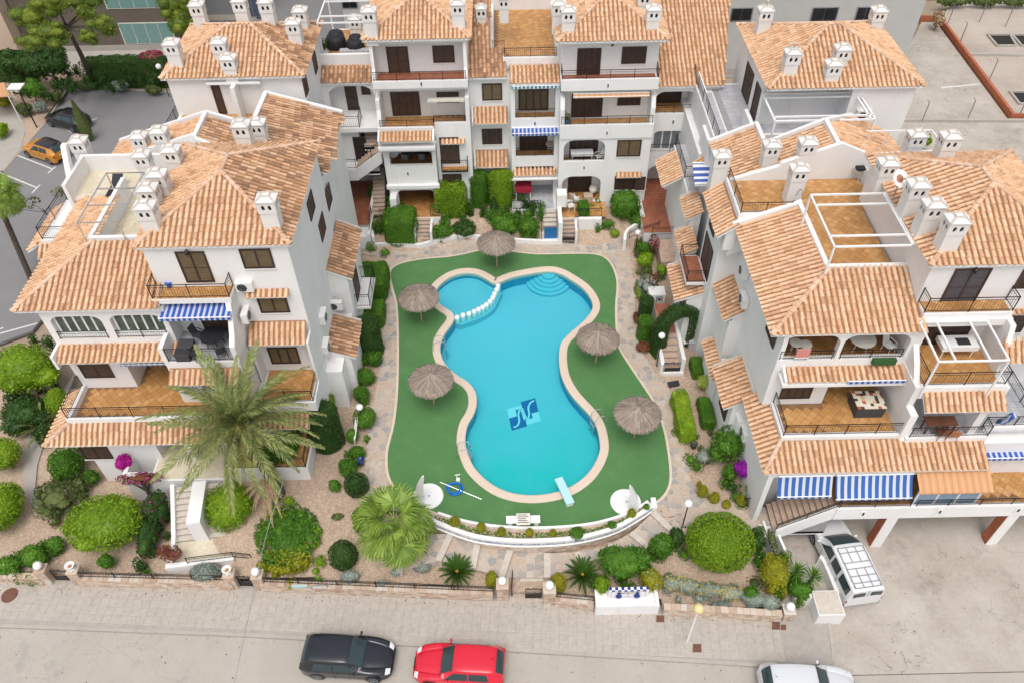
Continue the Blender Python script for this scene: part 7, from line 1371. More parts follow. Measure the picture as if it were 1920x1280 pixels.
for i, (px, m, d, h, lf) in enumerate((
 ([(812, 404), (1018, 404), (1018, 452), (960, 450), (905, 446), (870, 442), (815, 456)], 'leaf_mid', 9, 0.6, 0.12),
 ([(815, 392), (1010, 392), (1010, 425), (820, 425)], 'leaf_dark', 9, 0.8, 0.13),
 ([(700, 385), (782, 385), (782, 440), (700, 450)], 'leaf_mid', 8, 0.8, 0.12),
 ([(1090, 405), (1210, 395), (1212, 430), (1170, 446), (1095, 442)], 'leaf_mid', 6, 0.45, 0.12),
 ([(664, 592), (715, 592), (712, 680), (700, 740), (690, 815), (662, 800), (668, 690)], 'leaf_mid', 10, 0.55, 0.11),
 ([(650, 800), (690, 800), (684, 880), (645, 870)], 'leaf_mid', 7, 0.45, 0.11),
 ([(480, 935), (600, 935), (600, 1085), (490, 1090)], 'leaf_bright', 6, 0.3, 0.14),
 ([(480, 1000), (585, 990), (580, 1080), (485, 1088)], 'leaf_yellow', 5, 0.4, 0.15),
 ([(470, 800), (575, 810), (600, 880), (500, 880)], 'leaf_mid', 6, 0.7, 0.16),
 ([(1195, 450), (1235, 455), (1245, 520), (1215, 600), (1195, 590)], 'leaf_olive', 8, 0.5, 0.12),
 ([(1196, 600), (1224, 600), (1222, 668), (1200, 668)], 'leaf_dark', 7, 0.4, 0.1),
 ([(1300, 800), (1350, 790), (1345, 880), (1300, 885)], 'leaf_olive', 3, 0.3, 0.12),
 ([(1112, 1015), (1290, 1000), (1290, 1060), (1240, 1100), (1118, 1100)], 'leaf_mid', 8, 0.6, 0.12),
 ([(1245, 1078), (1460, 1105), (1462, 1140), (1250, 1125)], 'leaf_silver', 9, 0.3, 0.09),
 ([(1405, 985), (1448, 990), (1490, 1060), (1530, 1100), (1500, 1130), (1430, 1100)], 'leaf_mid', 9, 0.6, 0.13),
 ([(1440, 1040), (1485, 1045), (1480, 1110), (1440, 1100)], 'leaf_yellow', 6, 0.8, 0.12),
 ([(60, 880), (170, 890), (165, 1000), (75, 1000)], 'leaf_olive', 6, 0.6, 0.14),
 ([(0, 1010), (110, 1000), (115, 1078), (0, 1082)], 'leaf_mid', 6, 0.45, 0.12),
 ([(0, 620), (110, 620), (120, 720), (90, 830), (0, 830)], 'leaf_dark', 4, 0.9, 0.16),
 ([(262, 930), (320, 930), (305, 1050), (245, 1050)], 'leaf_dark', 8, 0.7, 0.12),
 ([(640, 940), (820, 960), (800, 1080), (620, 1080)], 'leaf_olive', 0.7, 0.2, 0.10),
 ([(1285, 880), (1420, 900), (1400, 960), (1310, 960)], 'leaf_olive', 1.0, 0.2, 0.10),
 ([(0, 130), (330, 130), (330, 160), (0, 190)], 'leaf_dark', 4, 0.6, 0.18),
 ([(1262, 800), (1300, 800), (1345, 900), (1300, 900)], 'leaf_mid', 4, 0.35, 0.11),
 ([(1345, 890), (1425, 880), (1425, 940), (1390, 948)], 'leaf_mid', 6, 0.4, 0.11),
 ([(1280, 1060), (1420, 1060), (1440, 1105), (1270, 1095)], 'leaf_olive', 1.5, 0.25, 0.1),
 ([(230, 1040), (300, 1040), (310, 1075), (220, 1075)], 'leaf_mid', 5, 0.3, 0.1),
 ([(655, 440), (728, 476), (722, 556), (668, 556)], 'leaf_mid', 3, 0.5, 0.12),
)): cover('low_planting', px, m, d, h, lf, i)
# ================================================================== GARDEN WALLS, GATES, LAMPS
def stone_wall(name, label, pts, z0, z1, th=0.28, cap=True, rowh=0.14):
 """rubble wall through pts (x, y), its face on the right-hand side of travel; each stone proud of the joints"""
 t = thing(name, (pts[0][0], pts[0][1], z0), label, 'wall'); g = MB(); L = []; rs = random.Random(len(pts)+int(pts[0][0]*10)); cells = []
 for (ax, ay), (bx_, by) in zip(pts, pts[1:]):
  d = Vector((bx_-ax, by-ay)); Ln = d.length; d.normalize(); nn = Vector((d.y, -d.x)); q = [(ax, ay), (bx_, by), (bx_-nn.x*th, by-nn.y*th), (ax-nn.x*th, ay-nn.y*th)]; g.prism(q, z0-0.3, z1-0.01, 'stone_joint')
  z = z0
  while z < z1-0.03:
   h = min(rowh*rs.uniform(0.8, 1.25), z1-z); s = -rs.uniform(0, 0.2)
   while s < Ln:
    w = rs.uniform(0.18, 0.42); a = max(0, s)+0.01; b = min(Ln, s+w)-0.01
    if b-a > 0.05: cells.append(((ax+d.x*a, ay+d.y*a), (ax+d.x*b, ay+d.y*b), nn, z+0.01, z+h-0.012, rs.uniform(0.008, 0.03)))
    s += w
   z += h
  if cap:
   s = 0
   while s < Ln:
    w = rs.uniform(0.2, 0.4); a = s+0.01; b = min(Ln, s+w)-0.01
    if b-a > 0.05: p0 = (ax+d.x*a+nn.x*.03, ay+d.y*a+nn.y*.03); p1 = (ax+d.x*b+nn.x*.03, ay+d.y*b+nn.y*.03); cells.append((p0, p1, nn, z1-0.008, z1+rs.uniform(0.01, 0.03), -th-0.05))
    s += w
 base = obj('core', g, t); rest = MB(); order = sorted(range(len(cells)), key=lambda i: cells[i][0][0]**2+cells[i][0][1]**2); near = set(order[:300])
 for i, (p0, p1, nn, za, zb, pr) in enumerate(cells):
  mb = MB() if i in near else rest
  A, B = (p0, p1)
  if pr > 0: o = nn*pr; mb.add([(A[0], A[1], za), (B[0], B[1], za), (B[0], B[1], zb), (A[0], A[1], zb), (A[0]+o.x, A[1]+o.y, za+.012), (B[0]+o.x, B[1]+o.y, za+.012), (B[0]+o.x, B[1]+o.y, zb-.012), (A[0]+o.x, A[1]+o.y, zb-.012)], [(4,5,6,7),(0,1,5,4),(1,2,6,5),(2,3,7,6),(3,0,4,7)], 'wall_stone')
  else: o = nn*pr; mb.add([(A[0], A[1], za), (B[0], B[1], za), (B[0]+o.x, B[1]+o.y, za), (A[0]+o.x, A[1]+o.y, za), (A[0], A[1], zb), (B[0], B[1], zb), (B[0]+o.x, B[1]+o.y, zb), (A[0]+o.x, A[1]+o.y, zb)], [(4,5,6,7),(0,1,5,4),(1,2,6,5),(2,3,7,6),(3,0,4,7)], 'wall_stone')
  if i in near: link('stone', mb.mesh('stone', fix=False), t)
 if rest.v: tag(obj('stones', rest, t, fix=False), kind='stuff')
 return t
def wl(px, py=None):
 """a point on the street wall's foot line"""
 xs = [p[0] for p in wall_px]; ys = [p[1] for p in wall_px]; return at(px, float(np.interp(px, xs, ys)), 0.12)[:2]
WT = 0.72
segs = [(-250, 84, 'rubble garden wall on the far left of the street'), (152, 440, 'rubble garden wall with railing between the first and second gates'), (492, 925, 'rubble garden wall with railing and two name boards'), (1040, 1112, 'short rubble garden wall right of the centre gate'), (1242, 1462, 'rubble garden wall with the silver bed, right end')]
def fence_on(pts, z, label, h=0.5):
 t = thing('railing', (pts[0][0], pts[0][1], z), label, 'railing')
 g = MB(); g2 = MB()
 for a, b in zip(pts, pts[1:]):
  a = Vector((*a, z)); b = Vector((*b, z)); L = (b-a).length; k = max(1, round(L/2.2)); u = Vector((0, 0, 1))
  for i in range(k+1): p = a+(b-a)*i/k; q = MB(); q.bar(p-u*0.05, p+u*(h+0.05), 0.028, 'black_metal'); obj('post', q, t)
  for zz in (0.08, h-0.12, h): g.bar(a+u*zz, b+u*zz, 0.018, 'black_metal')
  for i in range(1, int(L/0.14)): p = a+(b-a)*i/int(L/0.14); g2.bar(p+u*0.08, p+u*(h-0.12), 0.009, 'black_metal', 3)
 obj('rail', g, t); tag(obj('bars', g2, t, fix=False), kind='stuff')
for a, b, s in segs:
 p = [wl(a), wl(b)] if abs(b-a) < 300 or a < 0 else [wl(a), wl((a+b)/2), wl(b)]
 stone_wall('garden_wall', s, p, 0.12, WT+0.05)
 if s.startswith(('rubble garden wall with railing', 'short')): fence_on([(x, y+0.16) for x, y in p], WT+0.06, 'black iron railing on top of the '+{152: 'wall left of the second gate', 492: 'wall with the name boards', 1040: 'short wall right of the centre gate'}[a])
def pillar(px, label, top, w=0.5, h=1.25, dy=0.05, lab2=None):
 x, y = wl(px); y += dy; t = thing('gate_pillar', (x, y, 0.12), label, 'pillar'); g = MB(); g.box(x-w/2, x+w/2, y, y+w, 0.0, h, 'stone_joint'); obj('core', g, t); rs = random.Random(px); st = MB()
 z = 0.13
 while z < h-0.05:
  hh = min(0.15*rs.uniform(0.8, 1.2), h-z); k = rs.choice((2, 2, 3)); cs = [0]+sorted(rs.uniform(0.25, 0.75) for _ in range(k-1))+[1]
  for c0, c1 in zip(cs, cs[1:]):
   if c1-c0 < 0.1: continue
   for face in range(3):
    m = MB(); e = rs.uniform(0.01, 0.025)
    if face == 0: m.box(x-w/2+w*c0+0.008, x-w/2+w*c1-0.008, y-e, y, z+0.008, z+hh-0.008, 'wall_stone')
    elif face == 1: m.box(x-w/2-e, x-w/2, y+w*c0+0.008, y+w*c1-0.008, z+0.008, z+hh-0.008, 'wall_stone')
    else: m.box(x+w/2, x+w/2+e, y+w*c0+0.008, y+w*c1-0.008, z+0.008, z+hh-0.008, 'wall_stone')
    link('stone', m.mesh('stone', fix=False), t)
  z += hh
 m = MB(); m.box(x-w/2-0.03, x+w/2+0.03, y-0.03, y+w+0.03, h, h+0.06, 'wall_stone'); obj('capstone', m, t)
 cx, cy = x, y+w/2
 if top == 'globe':
  u = thing('globe_lamp', (cx, cy, h+0.06), lab2, 'lamp'); m = MB(); m.lathe((cx, cy, h+0.06), [(0.09, 0), (0.06, 0.05), (0.07, 0.12)], 'black_metal', 10); obj('lamp_base', m, u); m = MB(); m.ball((cx, cy, h+0.33), 0.215, 'globe', 18); obj('globe', m, u, True)
 elif top == 'vase':
  u = thing('vase', (cx, cy, h+0.06), lab2, 'vase'); m = MB(); m.lathe((cx, cy, h+0.06), [(0.14, 0), (0.08, 0.08), (0.13, 0.18), (0.22, 0.36), (0.24, 0.40), (0.20, 0.40), (0.17, 0.32), (0.001, 0.30)], 'white_paint', 16); obj('bowl', m, u, True); m = MB(); m.lathe((cx, cy, h+0.37), [(0.16, 0), (0.001, 0.01)], 'clay', 12); obj('soil', m, u)
 return x, y
pillar(90, 'stone pillar left of the first gate', 'globe', lab2='white globe lamp on the pillar left of the first gate'); pillar(150, 'stone pillar right of the first gate', 'vase', lab2='white vase on the pillar right of the first gate')
pillar(438, 'stone pillar left of the second gate', 'vase', lab2='white vase on the pillar left of the second gate'); pillar(490, 'stone pillar right of the second gate', 'globe', lab2='white globe lamp on the pillar right of the second gate')
pillar(943, 'stone pillar left of the centre gate', 'globe', lab2='white globe lamp on the pillar left of the centre gate', w=0.55, h=1.3); pillar(1030, 'stone pillar right of the centre gate', 'globe', lab2='white globe lamp on the pillar right of the centre gate', w=0.55, h=1.3)
pillar(1476, 'low stone end pillar beside the white corner wall', 'globe', h=0.8, lab2='white globe lamp at the right end of the stone wall')
def gate(p0, p1, z, label, h=0.95, panel=0.4):
 a = Vector((*p0, z)); b = Vector((*p1, z)); t = thing('gate', a, label, 'gate'); g = MB(); u = Vector((0, 0, 1)); g.bar(a, a+u*h, 0.03, 'black_metal'); g.bar(b, b+u*h, 0.03, 'black_metal'); g.bar(a+u*h, b+u*h, 0.025, 'black_metal'); g.bar(a+u*0.04, b+u*0.04, 0.025, 'black_metal'); obj('frame', g, t)
 g = MB(); d = (b-a)
 for i in range(1, 9): p = a+d*i/9; g.bar(p+u*panel, p+u*h, 0.011, 'black_metal', 4)
 tag(obj('bars', g, t, fix=False), kind='stuff')
 s = Vector((-d.y, d.x, 0)).normalized()*0.012; g = MB(); q = [a-s, b-s, b+s, a+s]; g.prism([(v.x, v.y) for v in q], z+0.05, z+panel, 'black_metal'); obj('kick_panel', g, t)
 g = MB(); g.bar(a+d*0.5+u*h, a+d*0.5+u*(h+0.08), 0.04, 'black_metal'); obj('latch', g, t)
x, y = wl(104); gate((x, y+.3), (wl(138)[0], wl(138)[1]+.3), 0.13, 'black iron gate of the first garden entrance'); x, y = wl(450); gate((x, y+.25), (wl(478)[0], wl(478)[1]+.25), 0.13, 'black iron gate of the second garden entrance')
x, y = wl(1015); gate((x, y+0.35), (wl(986)[0], y+0.37), 0.15, 'closed right leaf of the black centre gate'); x, y = wl(960); gate((x, y+0.3), (x+0.05, y+1.2), 0.15, 'open left leaf of the black centre gate')
g = MB(); x0, y0 = wl(958); x1, y1 = wl(1018); g.box(x0-0.1, x1+0.1, y0, y0+1.5, 0.0, 0.13, 'stone_joint'); lw = struct('gate_landing', g)
lay(lw, voronoi(lambda x, y: x0-0.1 < x < x1+0.1 and y0 < y < y0+1.45, x0, x1+0.3, y0, y0+1.5, 0.45, 9), 0.13, 0.015, 'flagstone', 'flagstone', 60)
# name boards on the railing
for px, c1, s in ((568, 'name board in pale green on the railing, left of the two', 'a'), (605, 'small blue grey board on the railing, right of the two', 'b')):
 x, y = wl(px); g = MB(); g.box(x-0.4, x+0.4, y-0.02, y+0.0, WT-0.02, WT+0.28, 'off_white' if s == 'a' else 'grey_metal'); g.box(x-0.36, x+0.36, y-0.03, y-0.021, WT+0.02, WT+0.24, 'mosaic_pale' if s == 'a' else 'off_white'); tag(obj('name_board', g), c1, 'sign')
# ---- curved planter wall along the lawn's lower edge, with its stone face
inner = [(820,962),(873,978),(940,988),(1023,990),(1107,983),(1167,967),(1200,951),(1217,940)]; outer = [(806,976),(847,993),(890,1007),(940,1014),(990,1016),(1057,1013),(1107,1005),(1157,990),(1200,966),(1226,948)]
I1 = spline(P2(inner, 1.5), 4, False); O1 = spline(P2(outer, 1.5), 4, False)
def resamp(pts, n):
 d = [0]
 for a, b in zip(pts, pts[1:]): d.append(d[-1]+math.hypot(a[0]-b[0], a[1]-b[1]))
 return [(float(np.interp(d[-1]*i/(n-1), d, [p[0] for p in pts])), float(np.interp(d[-1]*i/(n-1), d, [p[1] for p in pts]))) for i in range(n)]
I1 = resamp(I1, 40); O1 = resamp(O1, 40); t = thing('planter', (O1[20][0], O1[20][1], 0.5), 'curved white planter with a tiled band and stone face below the lawn', 'planter')
def wallstrip(pts, w, z0, z1, mat, side=1):
 g = MB(); Q = []
 for i, p in enumerate(pts): a = pts[max(i-1, 0)]; b = pts[min(i+1, len(pts)-1)]; tt = Vector((b[0]-a[0], b[1]-a[1])).normalized(); Q.append((p[0]-tt.y*w*side, p[1]+tt.x*w*side))
 n = len(pts); g.add([(p[0], p[1], z0) for p in pts]+[(p[0], p[1], z1) for p in pts]+[(p[0], p[1], z0) for p in Q]+[(p[0], p[1], z1) for p in Q], [f for i in range(n-1) for f in ((i, i+1, n+i+1, n+i), (n+i, n+i+1, 3*n+i+1, 3*n+i), (2*n+i, 2*n+i+1, 3*n+i+1, 3*n+i))]+[(0, n, 3*n, 2*n), (n-1, 2*n-1, 4*n-1, 3*n-1)], mat); return g, Q
g, _ = wallstrip(I1, 0.14, 1.1, 1.5, 'white_wall'); obj('inner_wall', g, t); g, _ = wallstrip(O1, 0.22, 1.0, 1.5, 'white_wall'); obj('outer_wall', g, t)
Of = offset([(x, y) for x, y in O1]+[(x, y+3) for x, y in O1[::-1]], 0.035)[:40]
def bandof(pts, off, z0, z1, mat): 
 A = []
 for i, p in enumerate(pts): a = pts[max(i-1, 0)]; b = pts[min(i+1, len(pts)-1)]; tt = Vector((b[0]-a[0], b[1]-a[1])).normalized(); A.append((p[0]+tt.y*off, p[1]-tt.x*off))
 return wallstrip(A, off, z0, z1, mat)[0]
obj('tile_band', bandof(O1, 0.012, 1.22, 1.36, 'band_tile') if 'band_tile' in M else bandof(O1, 0.012, 1.22, 1.36, 'grey_tile'), t); obj('ledge', bandof(O1, 0.06, 1.08, 1.14, 'white_wall'), t)
g = MB(); vs = [(p[0], p[1], 1.36) for p in I1]+[(p[0], p[1], 1.36) for p in O1]; g.add(vs, [(i, i+1, 40+i+1, 40+i) for i in range(39)], 'soil'); obj('soil', g, t)
g = MB(); e0, e1 = I1[-1], O1[-1]; g.bar((e0[0], e0[1], 1.3), (e1[0], e1[1], 1.3), 0.14, 'white_wall', 4); g.box(e1[0]-0.1, e1[0]+0.16, e1[1]-0.1, e0[1]+0.25, 0.8, 1.52, 'white_wall'); obj('end_wall', g, t)
stone_wall('retaining_wall', 'curved rubble wall under the white planter, above the stone steps', resamp(O1, 18), 0.42, 1.08, 0.25, False)
rgp = np.random.default_rng(77); PP = []
for i in range(39):
 for _ in range(30): f = rgp.random(); k = rgp.random(); u = rgp.random(); a = [I1[i][q]*(1-u)+I1[i+1][q]*u for q in (0, 1)]; b = [O1[i][q]*(1-u)+O1[i+1][q]*u for q in (0, 1)]; PP.append((a[0]+(b[0]-a[0])*(0.25+0.5*f), a[1]+(b[1]-a[1])*(0.25+0.5*f), 1.38+0.12*k))
PP = np.array(PP); link_ = link('planter_herbs', quads_mesh('planter_herbs', leaf_quads(PP, np.tile([[0, 0, 1.]], (len(PP), 1)), 0.11, rgp, 0.8, 0.6), 'leaf_mid'), None); tag(link_, kind='stuff')
# ---- broad stone steps curving down to the centre gate
lev = [1.2, 1.03, 0.86, 0.68, 0.50, 0.66, 0.80, 0.94, 1.07, 1.2]; cutO = [(735,935),(772,1000),(845,1000),(896,1016),(957,1030),(1026,1036),(1082,1034),(1140,1022),(1183,998),(1224,960),(1262,950)]; cutI = [(690,985),(748,1068),(822,1050),(886,1064),(940,1082),(1026,1082),(1090,1056),(1170,1030),(1215,1024),(1262,995),(1300,985)]
fl = thing('stone_steps', (0.5, 20, 0.4), 'broad flagstone steps with pale edges sweeping down to the centre gate', 'steps')
for k in range(10):
 z = lev[k]; q = [at(*cutO[k], z)[:2], at(*cutO[k+1], z)[:2], at(*cutI[k+1], z)[:2], at(*cutI[k], z)[:2]]
 g = MB(); g.prism(q, 0.0, z-0.012, 'stone_joint'); so = obj('step', g, fl, fix=False); c = voronoi(lambda x, y: inside(q, x, y), min(p[0] for p in q), max(p[0] for p in q), min(p[1] for p in q), max(p[1] for p in q), 0.42, 20+k)
 cc = []
 for cell in c:
  ar = sum(q[i][0]*q[(i+1) % 4][1]-q[(i+1) % 4][0]*q[i][1] for i in range(4)); Q4 = q if ar > 0 else q[::-1]; r = cell
  for e0, e1 in zip(Q4, Q4[1:]+Q4[:1]):
   r = clip(r, e1[1]-e0[1], -(e1[0]-e0[0]), (e1[1]-e0[1])*e0[0]-(e1[0]-e0[0])*e0[1])
   if len(r) < 3: break
  if len(r) >= 3: cc.append(r)
 lay(so, cc, z-0.01, 0.018, 'flagstone', 'flagstone', 60)
 if k not in (0,):
  zz = max(lev[k-1], lev[k]); a = Vector((*at(*cutO[k], zz)[:2], 0)); b = Vector((*at(*cutI[k], zz)[:2], 0)); d = (b-a); s = Vector((-d.y, d.x, 0)).normalized()*0.16; g = MB(); g.prism([(v.x, v.y) for v in (a-s, b-s, b+s, a+s)], 0.0, zz+0.02, 'step_pale'); obj('edging', g, fl)
g = MB(); a = at(958, 1078, 0.5); b = at(1018, 1080, 0.5); g.box(a[0], b[0], a[1]-0.28, a[1]+0.05, 0, 0.40, 'step_pale'); obj('edging', g, fl)
# ---- white tiled trough with plaque
a = at(1115, 1146, 0.12); b = at(1234, 1156, 0.12); x0, x1 = a[0], b[0]; y0 = (a[1]+b[1])/2; t = thing('tiled_trough', (x0, y0, 0.12), 'white wall trough with blue and white tiled name plaque and two blue jars', 'planter')
g = MB(); d_ = 0.9; g.box(x0, x1, y0, y0+0.16, 0.1, 0.98, 'white_wall'); g.box(x0, x0+0.16, y0+.16, y0+d_, 0.1, 0.98, 'white_wall'); g.box(x1-0.16, x1, y0+.16, y0+d_, 0.1, 0.98, 'white_wall'); g.box(x0+.16, x1-.16, y0+.16, y0+d_, 0.1, 0.86, 'white_wall'); obj('trough', g, t)
px0 = x0+0.62; px1 = x1-0.5; yb = y0+0.5; g = MB(); g.box(px0, px1, yb, yb+0.14, 0.86, 1.66, 'white_wall'); pl = obj('plaque', g, t)
g = MB(); n = 13
for i in range(n):
 for j in range(2):
  u0 = px0+(px1-px0)*i/n; u1 = px0+(px1-px0)*(i+1)/n
  if j == 0: m = MB(); m.box(u0+.004, u1-.004, yb-0.008, yb-0.001, 1.52, 1.655, 'mosaic_tile' if i % 2 == 0 and 'mosaic_tile' in M else ('blue_pot' if i % 2 else 'white_paint'))
  else: m = MB(); m.box(u0+.004, u1-.004, yb+0.002, yb+0.138, 1.662, 1.67, 'white_paint' if i % 2 else 'blue_pot')
  link('tile', m.mesh('tile', fix=False), pl)
g = MB()
for (u0, u1, v0, v1) in ((px0+.12, px1-.12, 0.90, 0.915), (px0+.12, px1-.12, 1.48, 1.495), (px0+.12, px0+.135, .90, 1.495), (px1-.135, px1-.12, .90, 1.495), (px0+.75, px1-.75, 1.46, 1.468), (px0+.75, px1-.75, 1.0, 1.008)): g.box(u0, u1, yb-0.006, yb-0.001, v0, v1, 'blue_pot')
obj('border_line', g, pl)
def text(body, size, loc, rot, mat, name, parent=None, label=None):
 c = bpy.data.curves.new(name, 'FONT'); c.body = body; c.size = size; c.extrude = 0.003; c.align_x = 'CENTER'; c.resolution_u = 2; o = bpy.data.objects.new(name, c); COL.objects.link(o); bpy.context.view_layer.update(); me = bpy.data.meshes.new_from_object(o); bpy.data.objects.remove(o); me.materials.clear(); me.materials.append(M[mat])
 o = bpy.data.objects.new(name, me); COL.objects.link(o); o.parent = parent; o.location = loc; o.rotation_euler = rot; return o
text('RESIDENCIAL', 0.19, ((px0+px1)/2, yb-0.006, 1.27), (PI/2, 0, 0), 'rust', 'lettering', pl); text('II', 0.19, ((px0+px1)/2, yb-0.006, 1.07), (PI/2, 0, 0), 'blue_pot', 'lettering', pl)
for x in (px0+0.5, px1-0.55):
 g = MB(); g.lathe((x, yb-0.02, 1.0), [(0.001, 0), (0.13, 0.03), (0.16, 0.14), (0.11, 0.25), (0.04, 0.29), (0.04, 0.40), (0.08, 0.46), (0.07, 0.47)], 'blue_pot', 14); g.v = [(vx, yb-0.01+(vy-yb)*0.5-0.04, vz) for vx, vy, vz in g.v]; obj('blue_jar', g, t, True)
# ---- umbrellas
def make_umbrella():
 t = thing('straw_umbrella', (0, 0, 0), '', 'parasol', 'straw umbrellas round the pool', world=False); g = MB(); g.bar((0, 0, 0), (0, 0, 2.5), 0.055, 'thatch_pole', 9, 0.05); obj('pole', g, t)
 rg = np.random.default_rng(8); Q = []; R0 = 1.24
 for ring, (ra, rb, za, zb, m) in enumerate(((0.75, 1.30, 2.36, 2.12, 420), (0.42, 1.05, 2.50, 2.25, 360), (0.05, 0.72, 2.64, 2.39, 300), (0.0, 0.40, 2.72, 2.52, 150))):
  for k in range(m):
   a = 2*PI*rg.random(); b = a+rg.normal(0, 0.05); ra_ = ra*rg.uniform(0.8, 1.0); rb_ = rb*rg.uniform(0.9, 1.03); w = 0.022+0.02*ring*0.5; zo = rg.uniform(-0.02, 0.025)
   p = np.array([math.cos(a)*ra_, math.sin(a)*ra_, za+zo]); q = np.array([math.cos(b)*rb_, math.sin(b)*rb_, zb+zo-0.03]); s = np.array([-math.sin(a), math.cos(a), 0])*w; Q.append([p-s*0.6, p+s*0.6, q+s, q-s])
 for k in range(260): a = 2*PI*rg.random(); r = 1.27*rg.uniform(0.96, 1.02); p = np.array([math.cos(a)*r, math.sin(a)*r, 2.14]); s = np.array([-math.sin(a), math.cos(a), 0])*0.02; q = p+np.array([math.cos(a)*0.03, math.sin(a)*0.03, -0.14]); Q.append([p-s, p+s, q+s, q-s])
 g = MB(); g.lathe((0, 0, 0), [(1.24, 2.10), (0.7, 2.32), (0.02, 2.62)], 'thatch', 24); u = link('canopy', quads_mesh('canopy', np.array(Q), 'thatch'), t); obj('lining', g, u, fix=False)
 g = MB(); [g.bar((0, 0, 2.46), (math.cos(a)*1.15, math.sin(a)*1.15, 2.09), 0.018, 'thatch_pole', 5) for a in np.linspace(0, 2*PI, 9)[:-1]]; obj('spokes', g, t); g = MB(); g.lathe((0, 0, 2.62), [(0.08, 0), (0.03, 0.14), (0.001, 0.2)], 'thatch_pole', 8); obj('tip', g, t); return t
um = make_umbrella()
for i, (px, py, s) in enumerate(((932, 500, 'straw umbrella at the top of the lawn behind the pool notch'), (791, 602, 'upper left straw umbrella beside the shallow round bay'), (814, 757, 'lower left straw umbrella on the lawn'), (1117, 679, 'upper right straw umbrella in the waist of the pool'), (1189, 820, 'lower right straw umbrella near the stone path'))):
 p = at(px, py, DZ+0.02); o = um if i == 0 else copy_tree(um, p, rz=i*1.1, label=s)
 if i == 0: um_loc = p; lab0 = s
um.location = um_loc; um['label'] = lab0
# ---- shower discs with curved white fins, bench, hose, diving board
for px, py, fx, fy, s in ((803, 930, 788, 940, 'left'), (1173, 941, 1187, 957, 'right')):
 c = at(px, py, DZ); g = MB(); g.lathe((c[0], c[1], DZ+0.02), [(0.80, 0.0), (0.80, 0.03), (0.76, 0.045), (0.001, 0.045)], 'white_paint', 36); g.lathe((c[0]+0.06, c[1], DZ+0.066), [(0.05, 0), (0.001, 0.001)], 'grey_metal', 10); tag(obj('shower_disc', g), 'round white shower floor at the lower %s corner of the lawn' % s, 'shower base')
 f = at(fx, fy, DZ); sg = 1 if s == 'left' else -1; g = MB(); prof = []
 for k in range(13): z = k/12; w = 0.50*(1-z)**0.5*(1+0.2*math.sin(PI*z))+0.05; xo = sg*0.38*z**2.2; prof.append((f[0]-w*0.42*sg*1+xo-0.0, f[0]+w*0.42*sg+xo*1.0, DZ+0.02+2.3*z, 0.17*(1-z*0.5)))
 vs = []
 for a_, b_, z, d in prof: vs += [(a_, f[1]-d, z), (b_, f[1]-d*0.6, z), (b_, f[1]+d*0.6, z), (a_, f[1]+d, z)]
 fs = [(4*k+j, 4*k+(j+1) % 4, 4*k+4+(j+1) % 4, 4*k+4+j) for k in range(12) for j in range(4)]+[(0, 1, 2, 3), (48, 49, 50, 51)]; g.add(vs, fs, 'white_paint'); g.bar((f[0]+sg*0.3, f[1], DZ+1.6), (f[0]+sg*0.5, f[1], DZ+1.55), 0.03, 'steel', 6)
 tag(obj('shower_fin', g), 'curved white shower fin standing by the %s shower floor' % s, 'shower')
a = at(949, 976, 1.5); b = at(1013, 980, 1.5); t = thing('bench', ((a[0]+b[0])/2, a[1], DZ), 'white bench on the lawn edge above the curved planter', 'bench'); g = MB(); g.box(a[0], b[0], a[1]-0.2, a[1]+0.22, DZ+0.36, DZ+0.44, 'white_paint'); obj('seat', g, t)
for x in (a[0]+0.1, b[0]-0.3): g = MB(); g.box(x, x+0.2, a[1]-0.17, a[1]+0.19, DZ+0.02, DZ+0.36, 'white_paint'); obj('leg', g, t)
g = MB(); x = (a[0]+b[0])/2; g.bar((x-0.25, a[1]-0.3, DZ), (x-0.25, a[1]-0.3, DZ+0.55), 0.025, 'grey_metal'); g.bar((x+0.25, a[1]-0.3, DZ), (x+0.25, a[1]-0.3, DZ+0.55), 0.025, 'grey_metal'); g.add([(x-0.35, a[1]-0.36, DZ+0.5), (x+0.35, a[1]-0.36, DZ+0.5), (x+0.35, a[1]+0.1, DZ+0.85), (x-0.35, a[1]+0.1, DZ+0.85)], [(0, 1, 2, 3)], 'off_white'); g.add([(x-0.35, a[1]-0.35, DZ+0.47), (x+0.35, a[1]-0.35, DZ+0.47), (x+0.35, a[1]+0.11, DZ+0.82), (x-0.35, a[1]+0.11, DZ+0.82)], [(3, 2, 1, 0)], 'grey_metal')
for k in range(5): yy = a[1]-0.28+0.075*k; zz = DZ+0.5+0.35*(yy-a[1]+0.36)/0.46+0.004; g.add([(x-0.28, yy, zz), (x+0.28-0.07*(k % 3), yy, zz), (x+0.28-0.07*(k % 3), yy+0.03, zz+0.023), (x-0.28, yy+0.03, zz+0.023)], [(0, 1, 2, 3)], 'black_metal')
tag(obj('notice_board', g), 'small sloping notice board in front of the white bench', 'sign')
g = MB(); c = at(853, 917, DZ+0.06); rs = random.Random(2); pts = []
for k in range(90): t_ = k/90*2*PI*4; r = 0.36+0.05*math.sin(t_*0.37+1)+0.03*math.sin(k*0.5); pts.append((c[0]+math.cos(t_)*r+0.04*math.sin(k*0.13), c[1]+math.sin(t_)*r*0.95, DZ+0.07+0.0018*k+0.02*math.sin(k)))
g.path(pts, 0.032, 'hose_blue' if 'hose_blue' in M else 'blue_plastic', 6); tag(obj('pool_hose', g, None, True), 'coiled blue pool hose on the green lawn', 'hose')
g = MB(); a = at(825, 903, DZ+0.28); b = at(903, 935, DZ+0.05); g.bar(a, b, 0.022, 'steel', 6); tag(obj('cleaning_pole', g), 'long metal cleaning pole lying across the blue hose', 'pole')
